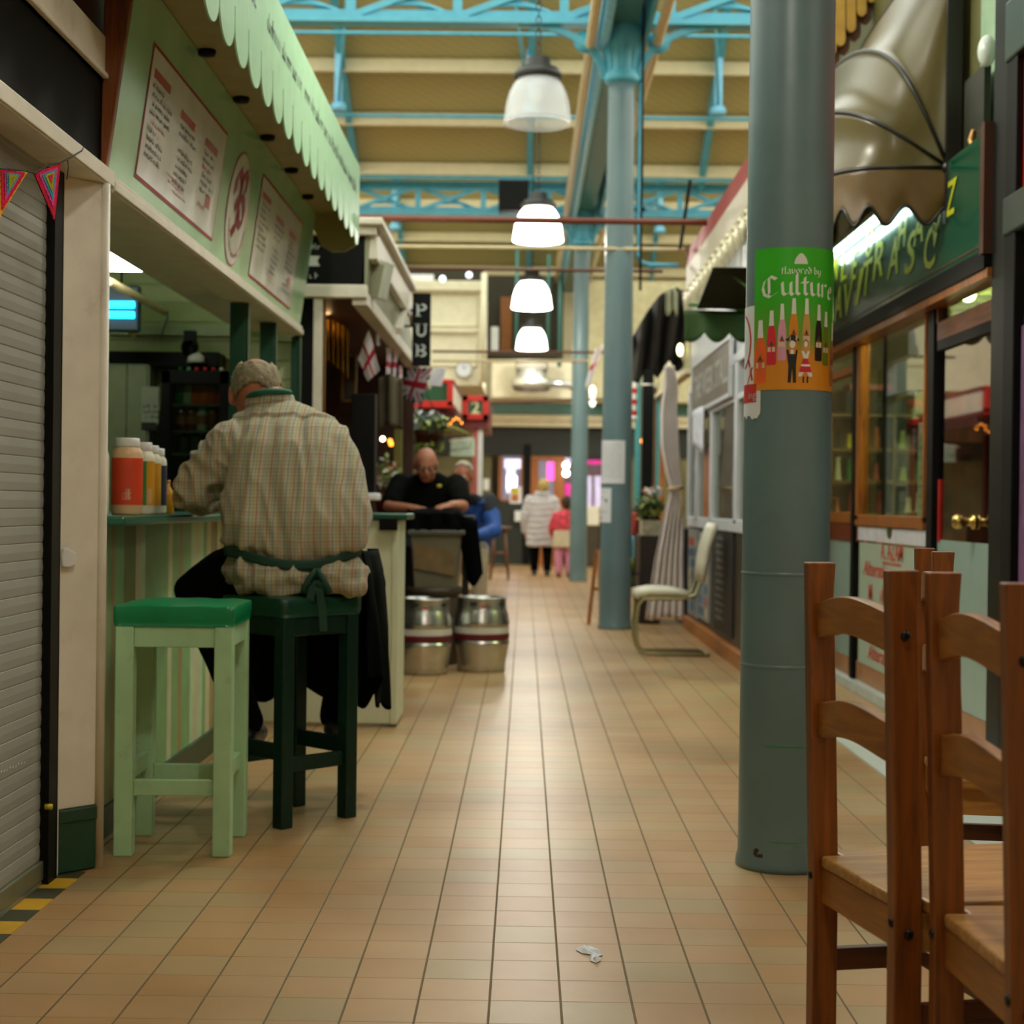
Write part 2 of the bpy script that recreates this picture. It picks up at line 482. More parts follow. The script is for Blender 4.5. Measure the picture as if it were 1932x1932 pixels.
def rafter(x, y1, lab):
    t = thing('roof_rafter', lab, 'rafter', (x, y1, ZE), 'blue rafters of the hall roof')
    ym = y1 - 4.45; zr = ZE + 4.45 * SL
    MB().bar((x, y1, ZE - .12), (x, ym, zr - .12), .09, .16).build('rafter_beam', blue, t)
    yy = y1 - 2.3; zz = ZE + 2.3 * SL
    s = MB().bar((x - .02, yy, zz - .1), (x - .02, yy, zz - .85), .1, .07)
    s.lathe([(0, -.06), (.09, -.06), (.11, 0), (.09, .05), (0, .05)], (x - .02, yy, zz - .88), 12)
    s.build('strut', M('light_and_lit_blue_paint', '7cc0e0', .4), t)  # paler blue holds the light falling on the strut
    MB().tube([(x - .02, yy, zz - .85), (x - .25 * (1 if x > 0 else -1), yy - 1.4, zz + .3)], .018, 8).build('tie_rod', blue, t)
for x, l in ((-2.5, 'left blue rafter with hanging strut beside the pale green canopy'), (.02, 'middle blue rafter rising behind the unlit pendant lamp'),
             (2.5, 'right blue rafter with hanging strut beside the big near column')):
    rafter(x, 23.25, l)
for x, l in ((-2.5, 'left blue rafter of the distant roof bay'), (.02, 'middle blue rafter of the distant roof bay'), (2.5, 'right blue rafter of the distant roof bay')):
    rafter(x, 32.3, l)
for k, (px, py, Y) in enumerate(((800, 63, 19.6), (800, 219, 21.2), (800, 335, 22.9))):
    z = W(px, py, Y).z
    tag(MB().tube([(-7.9, Y, z), (7.9, Y, z)], .025, 8).build('tie_rod', blue),
        ['highest thin blue tie rod below the first girder', 'middle thin blue tie rod across the roof boards', 'lowest thin blue tie rod just above the far girder'][k], 'rod')

def girder(y, z0, lab, x0=-7.9, x1=7.9):
    t = thing('lattice_girder', lab, 'girder', (0, y, z0), 'blue lattice girders')
    z1 = z0 + .42
    b = MB().box(x0, x1, y - .09, y + .09, z0 - .035, z0 + .015); b.box(x0, x1, y - .02, y + .02, z0 + .015, z0 + .09)
    b.build('bottom_chord', blue, t)
    b = MB().box(x0, x1, y - .09, y + .09, z1 - .015, z1 + .035); b.box(x0, x1, y - .02, y + .02, z1 - .09, z1 - .015)
    b.build('top_chord', blue, t)
    p = .957; lat = MB(); xs = .3 - math.ceil((.3 - x0) / p) * p + p
    while xs < x1 - p:
        lat.box(xs - .04, xs + .04, y - .03, y + .03, z0, z1)
        lat.bar((xs, y - .03, z0 + .03), (xs + p, y - .03, z1 - .03), .02, .06)
        lat.bar((xs, y + .03, z1 - .03), (xs + p, y + .03, z0 + .03), .02, .06)
        lat.tube([(xs + p * (.5 + .42 * math.cos(a)), y, z0 + .02 + .13 * math.sin(a)) for a in [PI * i / 10 for i in range(11)]], .018, 6)
        xs += p
    lat.build('lattice', blue, t)
gz1 = W(900, 40, 14.3).z; gz2 = W(880, 403, 23.25).z
girder(14.3, gz1, 'nearer blue lattice girder crossing the hall at the top')
girder(23.25, gz2, 'farther blue lattice girder crossing behind the lit lamps')
girder(5.0, gz1, 'blue lattice girder at the near column')

# ---------------------------------------------------------------- columns and the gutter they carry
def column(x, y, r0, r1, ztop, lab, cap=True):
    t = thing('iron_column', lab, 'column', (x, y, 0), 'painted iron columns along the aisle', 'thing')
    pr = [(0, 0), (r0 * 1.05, 0), (r0 * 1.05, .015), (r0 * 1.035, .03), (r0, .045)]
    H = ztop
    for k in range(1, 24):
        z = H * k / 24; pr.append((r0 + (r1 - r0) * k / 24, z))
    pr += [(r1, H), (0, H)]
    MB().lathe(pr, (x, y, 0), 48).build('shaft', steelgrey, t)
    j = MB()
    for zz in (.62, .9, 2.9):
        r = r0 + (r1 - r0) * zz / H
        j.lathe([(r, zz - .006), (r + .0022, zz - .002), (r + .0022, zz + .002), (r, zz + .006)], (x, y, 0), 48)
    j.build('joint_line', steelgrey, t)
    if cap:
        k = r1
        c = MB().lathe([(k, -.02), (k * 1.28, 0), (k * 1.36, .03), (k * 1.28, .06), (k * 1.12, .1), (k * 1.2, .22), (k * 1.45, .36), (k * 1.6, .42), (k * 1.6, .5), (0, .5)], (x, y, H), 28)
        for a in range(8):
            q = a * PI / 4
            c.bar((x + k * 1.1 * math.cos(q), y + k * 1.1 * math.sin(q), H + .1), (x + k * 1.5 * math.cos(q), y + k * 1.5 * math.sin(q), H + .42), .03, .03)
        c.box(x - k * 1.35, x + k * 1.35, y - k * 1.35, y + k * 1.35, H + .5, H + 1.25)
        for s in (-1, 1):
            for q in (-.6, 0, .6): c.box(x + q * k * 1.35 - .02, x + q * k * 1.35 + .02, y + s * k * 1.35 - .02, y + s * k * 1.35 + .02, H + .5, H + 1.2)
        c.build('capital', blue, t, bevel=.006)
        for s in (-1, 1):
            bmb = MB(); pts = []
            for i in range(15):
                a = PI / 2 * i / 14
                pts.append((x + s * (k * 1.3 + .78 * (1 - math.cos(a))), y, H + .02 + .5 * math.sin(a)))
            for p, q in zip(pts, pts[1:]): bmb.bar(p, q, .06, .06, up=V((0, 0, 1)))
            bmb.box(min(x + s * k * 1.2, x + s * (k * 1.2 + .9)), max(x + s * k * 1.2, x + s * (k * 1.2 + .9)), y - .03, y + .03, H + .5, H + .56)
            bmb.lathe([(.0, -.02), (.1, -.02), (.1, .02), (0, .02)], (x + s * (k * 1.3 + .18), y, H + .36), 14, ax='Y')
            bmb.build('bracket', blue, t)
    return t
CZ = W(1170, 155, 14.3).z
C1 = V((.807, 4.91, 0)); C1R = .131
column(C1.x, C1.y, .136, .124, CZ, 'big blue grey iron column in front with a green poster wrapped round it')
column(.822, 14.31, .145, .118, CZ, 'second blue grey iron column with two white notices taped on')
column(.79, 23.25, .13, .11, CZ, 'farthest blue grey iron column beside the woman in the grey coat')
t = thing('roof_gutter', 'blue and green roof gutter running over the row of columns', 'gutter', (.82, 18, CZ + .45))
g = MB().box(.60, .64, 5, 32, CZ + .38, CZ + .8); g.box(1.02, 1.06, 5, 32, CZ + .38, CZ + .8); g.build('flange', blue, t)
MB().box(.70, .96, 5, 32, CZ + .48, CZ + .8).build('trough', bluegrey, t)
for x, z, r, mt, l in ((.54, CZ + .33, .045, beige, 'left beige pipe running along under the roof gutter'), (1.14, CZ + .36, .045, beige, 'right beige pipe running along beside the roof gutter'),
                       (.665, CZ + .34, .04, M('light_and_lit_blue_paint', '7cc0e0', .4), 'light blue pipe running along under the roof gutter')):
    tag(MB().tube([(x, 5.2, z), (x, 31.5, z)], r, 12).build('roof_pipe', mt), l, 'pipe')
p1 = W(1206, 330, 14.35); p2 = W(1206, 500, 14.35); p3 = W(1280, 501, 14.35)
dpi = MB().tube([(p1.x, 14.35, CZ + .6), (p1.x, 14.35, p2.z + .08), (p1.x + .03, 14.35, p2.z + .02), (p1.x + .1, 14.35, p2.z), (p3.x, 14.35, p2.z)], .022, 10).build('downpipe', blue)
tag(dpi, 'blue downpipe with an elbow beside the second column', 'pipe')
p1 = W(1213, 150, 14.0)
tag(MB().tube([(p1.x, 14.0, 5.9), (p1.x, 14.0, 3.0)], .012, 6).build('hanging_cable', black), 'thin dark cable hanging beside the second column', 'cable')
# upright pipe by the far column
for px, Y, y0, y1, r, l in ((1058, 28.6, 470, 692, .035, 'teal upright pipe before the distant loft opening'), (976, 28.6, 470, 665, .03, 'leftmost teal upright before the distant loft opening'),
                            (1036, 28.65, 480, 660, .03, 'middle teal upright before the distant loft opening')):
    a = W(px, y0, Y); b_ = W(px, y1, Y)
    tag(MB().tube([(a.x, Y, a.z), (a.x, Y, b_.z)], r, 10).build('upright_pipe', bluegrey), l, 'pipe')

# ---------------------------------------------------------------- rails between the stalls
for px0, y0, px1, y1, Y, r, mt, l in (
        (655, 411, 1334, 420, 12.5, .026, M('rust_red_paint', '6d2f17', .5), 'rusty red rail crossing in front of the first lit lamp'),
        (735, 465, 1290, 471, 14.2, .018, beige, 'beige conduit just below the first lit lamp'),
        (765, 506, 1250, 512, 16.0, .018, M('brown_pipe', '5b3420', .5), 'thin brown rail above the second lit lamp'),
        (815, 663, 1141, 665, 19.6, .016, M('brown_pipe', '5b3420', .5), 'dark rail below the smallest lit lamp'),
        (815, 681, 1110, 681, 20.8, .02, beige, 'beige conduit below the smallest lit lamp'),
        (925, 760, 1180, 752, 24.0, .02, M('brown_pipe', '5b3420', .5), 'lowest brown rail before the cream gallery')):
    a = W(px0, y0, Y); b_ = W(px1, y1, Y)
    tag(MB().tube([a, b_], r, 10).build('cross_rail', mt), l, 'rail')
a = W(1235, 330, 13.6); b_ = W(1300, 345, 13.6); c_ = W(1268, 480, 13.6)
tag(MB().bar(W(1302, 340, 14.0), W(1283, 470, 14.0), .03, .03).build('hanging_rod', black), 'black slanting rod hanging left of the red awning', 'rod')

# ---------------------------------------------------------------- pendant lamps
shade_off = GLASS('lamp_shade_clear', 'e8ecf0', 1.4, .06)
def frosted():
    m, nt, N, L, b = newmat('lamp_shade_frosted')
    b.inputs['Base Color'].default_value = lin('eef0f4'); b.inputs['Roughness'].default_value = .25
    b.inputs['Transmission Weight'].default_value = 0; b.inputs['Alpha'].default_value = .32
    b.inputs['Specular IOR Level'].default_value = .8
    return m
shade_off = frosted()
lit = EM('lit_lamp_glass', 'fffdf4', 5.0)
bulbm = EM('lit_bulb', 'fffaf0', 9)
housing = M('lamp_housing', '23221c', .45)
RIB = lambda r: r
def lamp(px, py, wpx, Y, on, lab): lamp_at(W(px, py, Y), wpx * Y / 3000 / 2, on, lab)
def lamp_at(p, r, on, lab):
    s = r / .25
    t = thing('pendant_lamp', lab, 'lamp', p, 'pendant lamps down the aisle')
    x, y, z = p
    prof = [(.25, 0), (.256, .012), (.25, .03), (.243, .09), (.232, .16), (.212, .23), (.18, .29), (.15, .325), (.135, .34)]
    inn = [(a - .006, b) for a, b in prof[::-1]]
    MB().lathe([(a * s, b * s) for a, b in prof + inn + [prof[0]]], p, 40).build('shade', lit if on else shade_off, t)
    h = MB().lathe([(0, .33), (.165, .33), (.175, .345), (.175, .37), (.15, .39), (.15, .4), (.1, .41), (.09, .47), (.05, .48), (0, .48)][0:0] +
                   [(a * s, b * s) for a, b in [(0, .33), (.165, .33), (.178, .345), (.178, .37), (.15, .39), (.15, .405), (.095, .415), (.09, .48), (.05, .49), (0, .49)]], p, 32)
    h.build('housing', housing, t)
    c = MB()
    zz = z + .49 * s
    for k in range(10):
        a = k * .05
        R_ = .018
        pts = [(x + (R_ * math.cos(q) if k % 2 else 0), y + (0 if k % 2 else R_ * math.cos(q)), zz + a + .025 + .032 * math.sin(q)) for q in [2 * PI * i / 10 for i in range(10)]]
        c.tube(pts, .004, 5, closed=True)
    c.build('chain', housing, t)
    MB().tube([(x, y, zz + .5), (x, y, 7.2)], .007, 6).build('cord', housing, t)
    MB().ell((x, y, z + .2 * s), (.05 * s, .05 * s, .09 * s), 12, 8).build('bulb', bulbm if on else M('dull_bulb', 'd8dcd8', .3), t)
    if on:
        ld = bpy.data.lights.new('lamp_light', 'POINT'); ld.energy = 60; ld.color = (1, .955, .85); ld.shadow_soft_size = .1
        lo = bpy.data.objects.new('lamp_light', ld); COL.objects.link(lo); lo.location = (x, y, z - .02)
lamp(1014, 234, 128, 11.7, False, 'unlit clear bell pendant lamp, nearest and largest, on a chain')
lamp(1015, 455, 94, 16.5, True, 'brightly lit bell pendant lamp crossed by the rusty red rail')
lamp(1003, 582, 75, 21.6, True, 'second lit bell pendant lamp, between the brown rails')
lamp(1003, 659, 58, 27.0, True, 'smallest lit bell pendant lamp, just above the low beige conduit')
for yy_, lb_ in ((6.8, 'added fill lamp out of view above the dark green stool, shaped like the pendants'), (1.9, 'added fill lamp out of view above the foreground tiles, shaped like the pendants')):
    lamp_at(V((.09, yy_, 3.9)), .25, True, lb_)  # unseen lamps added as fill light for the near end
p = W(969, 368, 17.8)
t = MB().box(p.x - .17, p.x + .17, p.y, p.y + .25, p.z - .17, p.z + .17).build('hanging_speaker', black, bevel=.012)
tag(t, 'black square box speaker hanging beside the first lit lamp', 'speaker')
# ================================================================== far end of the hall
BY = 29.3
def bw(px, py, Y=BY): return W(px, py, Y)
def bbox(px0, py0, px1, py1, Y, d, mat, mb=None):
    "box whose near face fills that part of the far view at depth Y, d metres deep"
    a = W(px0, py0, Y); b_ = W(px1, py1, Y)
    mb = mb or MB()
    return mb.box(a.x, b_.x, Y, Y + d, b_.z, a.z, mat)
darkfront = M('dark_green_fascia', '14180d', .5)
zf0 = bw(1000, 860).z; zf1 = bw(1000, 806).z
w = MB().box(-8, 8, 32.3, 32.4, 0, 8.2)
struct(w.build('wall_back', WALLP), 'far end wall of the hall', 'wall')
struct(MB().box(-8, 8, BY + 1.9, BY + 2, 0, zf1).build('wall_far', M('shop_back', '4a3a22', .7)), 'back wall behind the far shop windows', 'wall')
w = MB().box(-8, -.62, BY, BY + .12, 0, zf0); w.box(1.6, 8, BY, BY + .12, 0, zf0)
struct(w.build('wall_shopfront', M('olive_shopfront', '5e5732', .6, var=.3, scale=2)), 'olive shopfront wall either side of the far doors', 'wall')
struct(MB().box(-8, 8, BY - .05, BY + .15, zf0, zf1).build('trim_1', darkfront), 'black fascia over the far doors', 'trim')
z2 = bw(1000, 782).z; z3 = bw(1000, 762).z; z4 = bw(1000, 740).z
b = MB().box(-8, 8, BY - .25, BY + .2, zf1, z2 - .12, cream2); b.box(-8, 8, BY - .3, BY + .2, z2 - .12, z2 - .02, cream2); b.box(-8, 8, BY - .3, BY + .2, z2, z3, bluegrey)
b.box(-8, 8, BY - .34, BY + .2, z3, z3 + .05, cream2)
struct(b.build('trim_2'), 'cream and teal beam under the far gallery', 'trim')
# dado and wood door frames
orangewood = WOOD('orange_wood', '8a4a16', 'b0682a', 'Z')
b = bbox(930, 945, 1000, 1068, BY - .04, .12, M('dark_dado', '171d12', .5))
struct(b.build('wall_dado'), 'dark panel below the far shop window', 'wall')
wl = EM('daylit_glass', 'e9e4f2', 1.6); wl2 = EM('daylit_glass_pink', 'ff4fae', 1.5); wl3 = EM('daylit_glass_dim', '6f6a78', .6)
wl4 = EM('daylit_glass_white', 'fffaff', 3.0)
def window(n, px0, py0, px1, py1, fw, panes, lab, wood=orangewood):
    t = thing('window_%d' % n, lab, 'window', (bw(px0, py1).x, BY, bw(px0, py1).z), None, 'structure')
    a = bw(px0, py0); c = bw(px1, py1)
    f = MB(); f.box(a.x, c.x, BY - .02, BY + .1, a.z - fw, a.z).box(a.x, c.x, BY - .02, BY + .1, c.z, c.z + fw).box(a.x, a.x + fw, BY - .02, BY + .1, c.z, a.z).box(c.x - fw, c.x, BY - .02, BY + .1, c.z, a.z)
    f.build('frame', wood, t, bevel=.006)
    for q in panes:
        bbox(*q[:4], BY + .04, .02, q[4]).build('pane', None, t)
window(1, 941, 846, 988, 948, .06, [(948, 852, 986, 945, wl3), (952, 866, 984, 884, wl), (956, 884, 972, 930, wl), (957, 898, 975, 922, wl4)], 'far wood framed window full of white daylight left of the dark post')
window(2, 1062, 850, 1140, 960, .04, [(1064, 855, 1138, 955, M('dim_pane', '6a5560', .2)), (1050, 862, 1064, 950, wl2), (1064, 864, 1078, 874, wl), (1066, 912, 1080, 940, wl2), (1104, 898, 1116, 955, wl), (1122, 898, 1134, 955, wl), (1104, 868, 1136, 876, wl2)], 'far glazed screen glowing pink right of the doors')
t = thing('door_1', 'brown wooden door with a glass pane at the far end', 'door', (bw(1020, 1066).x, BY, 0), None, 'structure')
f = bbox(1000, 850, 1062, 868, BY - .03, .12, orangewood); bbox(1000, 868, 1014, 1066, BY - .03, .12, orangewood, f); bbox(1046, 868, 1062, 1066, BY - .03, .12, orangewood, f)
f.build('frame', orangewood, t, bevel=.006)
bbox(1014, 868, 1046, 960, BY + .02, .02, wl3).build('pane', None, t)
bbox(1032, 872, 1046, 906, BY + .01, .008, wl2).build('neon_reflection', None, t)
bbox(1014, 960, 1046, 1066, BY, .06, orangewood).build('lower_panel', orangewood, t)
struct(bbox(988, 838, 999, 1066, BY - .06, .15, black).build('trim_3', black), 'black post between the far window and the door', 'trim')
for k, py in enumerate((878, 893)):
    p = bw(1068, py, 28.9)
    tag(MB().ell(p, (.06, .06, .06), 16, 10).build('globe_lamp', EM('globe_glow', 'fffaf4', 8)), ['upper', 'lower'][k] + ' round glowing globe lamp in the pink window', 'lamp', 'globe lamps in the far window')
t = bbox(962, 918, 984, 950, BY - .055, .015, paper); bbox(965, 921, 978, 932, BY - .06, .01, yellow, t); bbox(965, 933, 978, 946, BY - .06, .01, M('orange_print2', 'b0661c'), t)
tag(t.build('poster'), 'yellow and orange poster below the far window', 'poster')
t = bbox(971, 964, 989, 984, BY - .18, .14, white)
tag(t.build('wall_box', bevel=.01), 'small white box on the dark panel beside the woman', 'box')
t = bbox(912, 903, 923, 925, BY - .03, .03, white); tag(t.build('notice', bevel=.004), 'small white notice beside the red and white post', 'notice')
t = bbox(1104, 955, 1131, 992, BY - .5, .4, cream); bbox(1105, 992, 1130, 1069, BY - .48, .36, M('plinth_brown', '3a2c18', .6), t); tag(t.build('white_cabinet', bevel=.02), 'pale cabinet low in the pink lit doorway right of the far column', 'cabinet')
t = thing('fire_notice', 'dark shelf fixed along the far dado', 'shelf', bw(960, 1045)) if False else None

# cream gallery rooms above
GY = 26.3
b = bbox(730, 533, 912, 722, GY, .25, cream2)
b = MB()
a = W(728, 720, GY); c = W(913, 534, GY)
b.box(a.x - 3, c.x, GY, GY + 2.5, a.z - .05, c.z)
for u0, u1, v0, v1 in ((.28, .86, .56, .9), (.28, .86, .16, .5)):
    xx0 = a.x + (c.x - a.x) * (u0 + .1); xx1 = a.x + (c.x - a.x) * (u1 + .08); zz0 = a.z + (c.z - a.z) * v0; zz1 = a.z + (c.z - a.z) * v1
    for q in ((xx0, xx1, zz1 - .03, zz1), (xx0, xx1, zz0, zz0 + .03), (xx0, xx0 + .03, zz0, zz1), (xx1 - .03, xx1, zz0, zz1)):
        b.box(q[0], q[1], GY - .035, GY, q[2], q[3])
    b.box(xx0, xx1, GY - .07, GY, zz1, zz1 + .05)
b.box(a.x - 3, c.x + .05, GY - .1, GY, c.z - .14, c.z + .02)
b.box(c.x - .08, c.x, GY - .06, GY, a.z, c.z)
struct(b.build('wall_gallery', cream2, bevel=.008), 'cream panelled gallery box above the far stalls', 'wall')
p = W(875, 697, GY - .08); t = thing('wall_clock', 'round white clock on the cream gallery wall', 'clock', p)
MB().lathe([(0, 0), (.13, 0), (.14, -.02), (.13, -.045), (.12, -.04)], p, 28, ax='Y').build('rim', M('clock_rim', 'a9a89c', .4), t)
MB().lathe([(0, -.032), (.122, -.032)], p, 28, ax='Y').build('face', paper, t)
h = MB().bar(p + V((0, -.036, 0)), p + V((.05, -.036, .05)), .012, .004); h.bar(p + V((0, -.036, 0)), p + V((-.01, -.036, .09)), .008, .004); h.build('hands', ink, t)
# dark loft opening and right gallery
struct(bbox(914, 520, 1062, 672, 29.6, .1, M('loft_dark', '2c2614', .8)).build('wall_loft', M('loft_dark', '2c2614', .8)), 'dark loft opening at the far end', 'wall')
struct(bbox(914, 664, 1062, 674, 28.5, 1.1, M('loft_dark', '2c2614')).build('floor_loft', M('loft_dark', '2c2614')), 'floor of the dark loft', 'floor')
tag(bbox(945, 560, 965, 665, 29.2, .3, M('cardboard_dark', '7a4a1c', .8)).build('wooden_panel', None, bevel=.01), 'orange brown panel standing in the dark loft', 'panel')
tag(bbox(926, 616, 940, 662, 29.0, .3, white).build('white_roll', None, bevel=.02), 'white upright roll in the dark loft', 'roll')
struct(bbox(928, 680, 1078, 752, 28.6, .4, cream2).build('wall_parapet', cream2, bevel=.01), 'cream parapet panel at the far gallery', 'wall')
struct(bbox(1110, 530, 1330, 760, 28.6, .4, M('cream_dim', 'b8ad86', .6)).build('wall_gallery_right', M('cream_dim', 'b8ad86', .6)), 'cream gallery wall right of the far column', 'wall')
p = W(1003, 712, 27.9)
t = thing('extractor_duct', 'silver extractor hood hanging under the smallest lamp', 'duct', p)
MB().lathe([(0, -.26), (.3, -.24), (.36, -.16), (.36, -.06), (.27, 0), (.27, .12), (0, .12)], p, 24).build('hood', M('duct_metal', 'b9bab4', .3, .8), t)
MB().box(p.x - .28, p.x + .28, p.y - .2, p.y + .2, p.z + .12, p.z + .3).build('collar', M('duct_dark', '4a4532', .5), t, bevel=.02)
MB().tube([(p.x + .3, p.y, p.z - .1), (p.x + .65, p.y, p.z - .12), (p.x + .8, p.y + .1, p.z - .2)], .07, 12).build('outlet', M('duct_metal', 'b9bab4', .3, .8), t)
# beam tops along the gallery: strip light and little round lamps
tag(bbox(762, 517, 818, 533, 26.6, .1, M('pale_strip', 'd8d6dc', .5)).build('strip_fitting', None, bevel=.01), 'white strip fitting on top of the cream gallery', 'light fitting')
for k, (px, py) in enumerate(((835, 526), (885, 519))):
    p = W(px, py, 25.9)
    tag(MB().ell(p, (.05, .05, .05), 12, 8).build('bulb_lamp', EM('small_glow', 'e8ecff', 2)), ['left small round bulb above the cream gallery', 'right small round bulb above the cream gallery'][k], 'lamp', 'bulbs above the gallery')
tag(bbox(640, 505, 912, 530, 27.2, .2, M('loft_dark', '2c2614', .8)).build('dark_beam', None), 'dark timber beam behind the gallery top', 'beam')
t = W(905, 600, 26.1)
tag(MB().tube([W(914, 515, 26.15), W(912, 722, 26.15)], .05, 10).build('upright_pipe', cream2), 'cream pipe on the corner of the gallery box', 'pipe')

# ------------------------------------------------------------- red and green stall on the left
S = 17.0
t = thing('fruit_stall', 'red stall with a green panelled front and a numbered board', 'stall', (-1.6, 18.2, 0))
a = W(757, 765, S); c = W(855, 716, S)
MB().box(a.x - 1.6, c.x - .05, S, S + .05, a.z + .05, c.z - .04).build('green_panel', greenpanel, t)
f = MB().box(a.x - 1.6, c.x, S - .03, S + .06, a.z - .02, a.z + .05).box(c.x - .06, c.x, S - .03, S + .06, a.z, c.z).box(a.x - 1.6, c.x, S - .02, S + .06, c.z - .04, c.z)
f.build('front_frame', redpaint, t, bevel=.004)
MB().box(c.x - .05, c.x, S + .05, 19.4, a.z + .02, c.z - .04, cream).box(c.x - .06, c.x + .01, S + .05, 19.4, c.z - .04, c.z, maroon).box(c.x - .06, c.x + .01, S + .05, 19.4, a.z - .06, a.z + .02, maroon).build('side_panel', None, t)
a2 = W(872, 792, 19.4); c2 = W(922, 747, 19.4)
MB().box(a2.x, c2.x, 19.4, 21.5, a2.z - .1, c2.z - .02, maroon).build('end_box', None, t)
f = MB(); e = .07
f.box(a2.x, c2.x, 19.34, 19.42, a2.z, a2.z + e).box(a2.x, c2.x, 19.34, 19.42, c2.z - e, c2.z).box(a2.x, a2.x + e, 19.34, 19.42, a2.z, c2.z).box(c2.x - e, c2.x, 19.34, 19.42, a2.z, c2.z)
f.build('number_frame', redpaint, t, bevel=.004)
MB().box(a2.x + e, c2.x - e, 19.37, 19.4, a2.z + e, c2.z - e).build('number_board', greenpanel, t)
n = MB(); cx = (a2.x + c2.x) / 2; cz = (a2.z + c2.z) / 2
put(n, '2', lambda u, v: V((cx + u, 19.366, cz - .07 + v)), .15, M('cream_ink', 'cfc69a'), bold=.02, width=.1)
n.build('number', None, t)
MB().box(a.x - 1.6, a2.x + .03, S + .1, 21.5, 2.02, a.z - .02).build('soffit', M('dark_red_boards', '4a140b', .5), t)
pst = W(902, 815, 19.5)
m_ = MB().box(pst.x - .06, pst.x + .0, 19.45, 19.55, 0, 2.03, M('pinkish', 'b4574a', .5)).box(pst.x, pst.x + .06, 19.45, 19.55, 0, 2.03, white); m_.build('post', None, t)
MB().box(-3.2, -1.35, 18.9, 19.0, 0, 2.0).build('back_panel', M('stall_red', '5a1710', .6, var=.3), t)
MB().box(-3.0, -1.0, 17.4, 18.4, 0, .95).build('counter', brown, t)
p0 = W(850, 860, 18.4); p1 = W(896, 828, 18.4)
m_ = MB().box(p0.x, p1.x, 18.4, 18.44, p0.z, p1.z, M('pale_board', 'bccdb8', .5))
fnb = lambda u, v: V((u, 18.398, v))
for k in range(5): scribble(m_, fnb, p0.x + .03, p0.z + .025 + k * .035, (p1.x - p0.x) - .06, .02, greyink, RN)
tag(m_.build('menu_board'), 'pale green menu board hanging in the red stall behind the bald man', 'board')
b = MB().bar(W(848, 832, 18.3), W(893, 826, 18.3), .02, .02); tag(b.build('board_rail', cream), 'pale rail above the menu board in the red stall', 'rail')
# fairy lights along the stall
fl_ = thing('fairy_lights', 'string of orange fairy lights under the red and green stall front', 'fairy lights', W(800, 790, 16.9))
pts = [W(762 + k * 5.2, 784 + 8 * math.sin(k * .9) + k * .5, 16.9 + .04 * (k % 3)) for k in range(22)]
MB().tube(pts, .004, 5).build('wire', ink, fl_)
glow = EM('amber_bulb', 'ff9a30', 3)
for p in pts: MB().ell(p - V((0, 0, .018)), (.009, .009, .013), 8, 6).build('bulb', glow, fl_)
fb = thing('fairy_lights', 'three warm bokeh bulbs on a wire among the flowers behind the counter', 'fairy lights', W(722, 828, 13.6))
pts = [W(722, 828, 13.6), W(736, 832, 13.6), W(738, 838, 13.6)]
MB().tube([pts[0] + V((-.1, 0, .05))] + pts + [pts[2] + V((.1, 0, -.03))], .004, 5).build('wire', ink, fb)
for k, p in enumerate(pts): MB().ell(p, (.02, .02, .02), 10, 8).build('bulb', EM('cream_bulb', 'ffe2b0', 12) if k == 0 else glow, fb)

# hanging flower basket
p = W(800, 812, 15.3)
t = thing('hanging_basket', 'hanging basket of green and white flowers above the bald man', 'hanging basket', p)
MB().lathe([(0, -.17), (.09, -.15), (.17, -.07), (.2, 0), (.19, 0), (.08, -.13), (0, -.14)], p, 20).build('bowl', brown, t)
cc = MB()
for k in range(3):
    a = k * 2 * PI / 3; cc.tube([p + V((.19 * math.cos(a), .19 * math.sin(a), 0)), p + V((0, 0, .4))], .006, 5)
cc.build('chain', black, t)
def leaves(n, c, r, mats, sz, droop=0):
    b = MB()
    for k in range(n):
        d = V((RN.gauss(0, 1), RN.gauss(0, 1), RN.gauss(0, .8))).normalized()
        q = c + V((d.x * r[0], d.y * r[1], d.z * r[2])) * (.55 + .45 * RN.random())
        if droop and RN.random() < .3: q.z -= RN.random() * droop
        a = V((RN.gauss(0, 1), RN.gauss(0, 1), RN.gauss(0, 1))).normalized(); e = a.cross(d)
        e = e.normalized() if e.length > .01 else V((1, 0, 0))
        s = sz * RN.uniform(.6, 1.3)
        b.add([q - a * s, q + e * s * .45 + d * s * .15, q + a * s, q - e * s * .45 + d * s * .15], [(0, 1, 2, 3)], RN.choice(mats), True)
    return b
lf = [M('leaf_green', '5a6a22', .6), M('leaf_dark', '2c3a16', .6), M('leaf_yellow', '8a9440', .6), M('leaf_dark', '2c3a16', .6)]
leaves(260, p + V((0, 0, .05)), (.26, .24, .13), lf, .06, .25).build('foliage', None, t)
leaves(50, p + V((0, 0, .1)), (.2, .2, .1), [M('petal_white', 'c9ccc4', .6), M('petal_lilac', '7f8fa6', .6)], .035).build('flowers', None, t)
b = MB()
for k in range(6): b.tube([p + V((.1 + .03 * k, 0, .05)), p + V((.22 + .05 * k, -.03, .06 - .02 * k)), p + V((.28 + .03 * k, -.05, -.05 - .03 * k))], [.005, .004, .002], 6)
b.build('trailing_stem', lf[2], t)

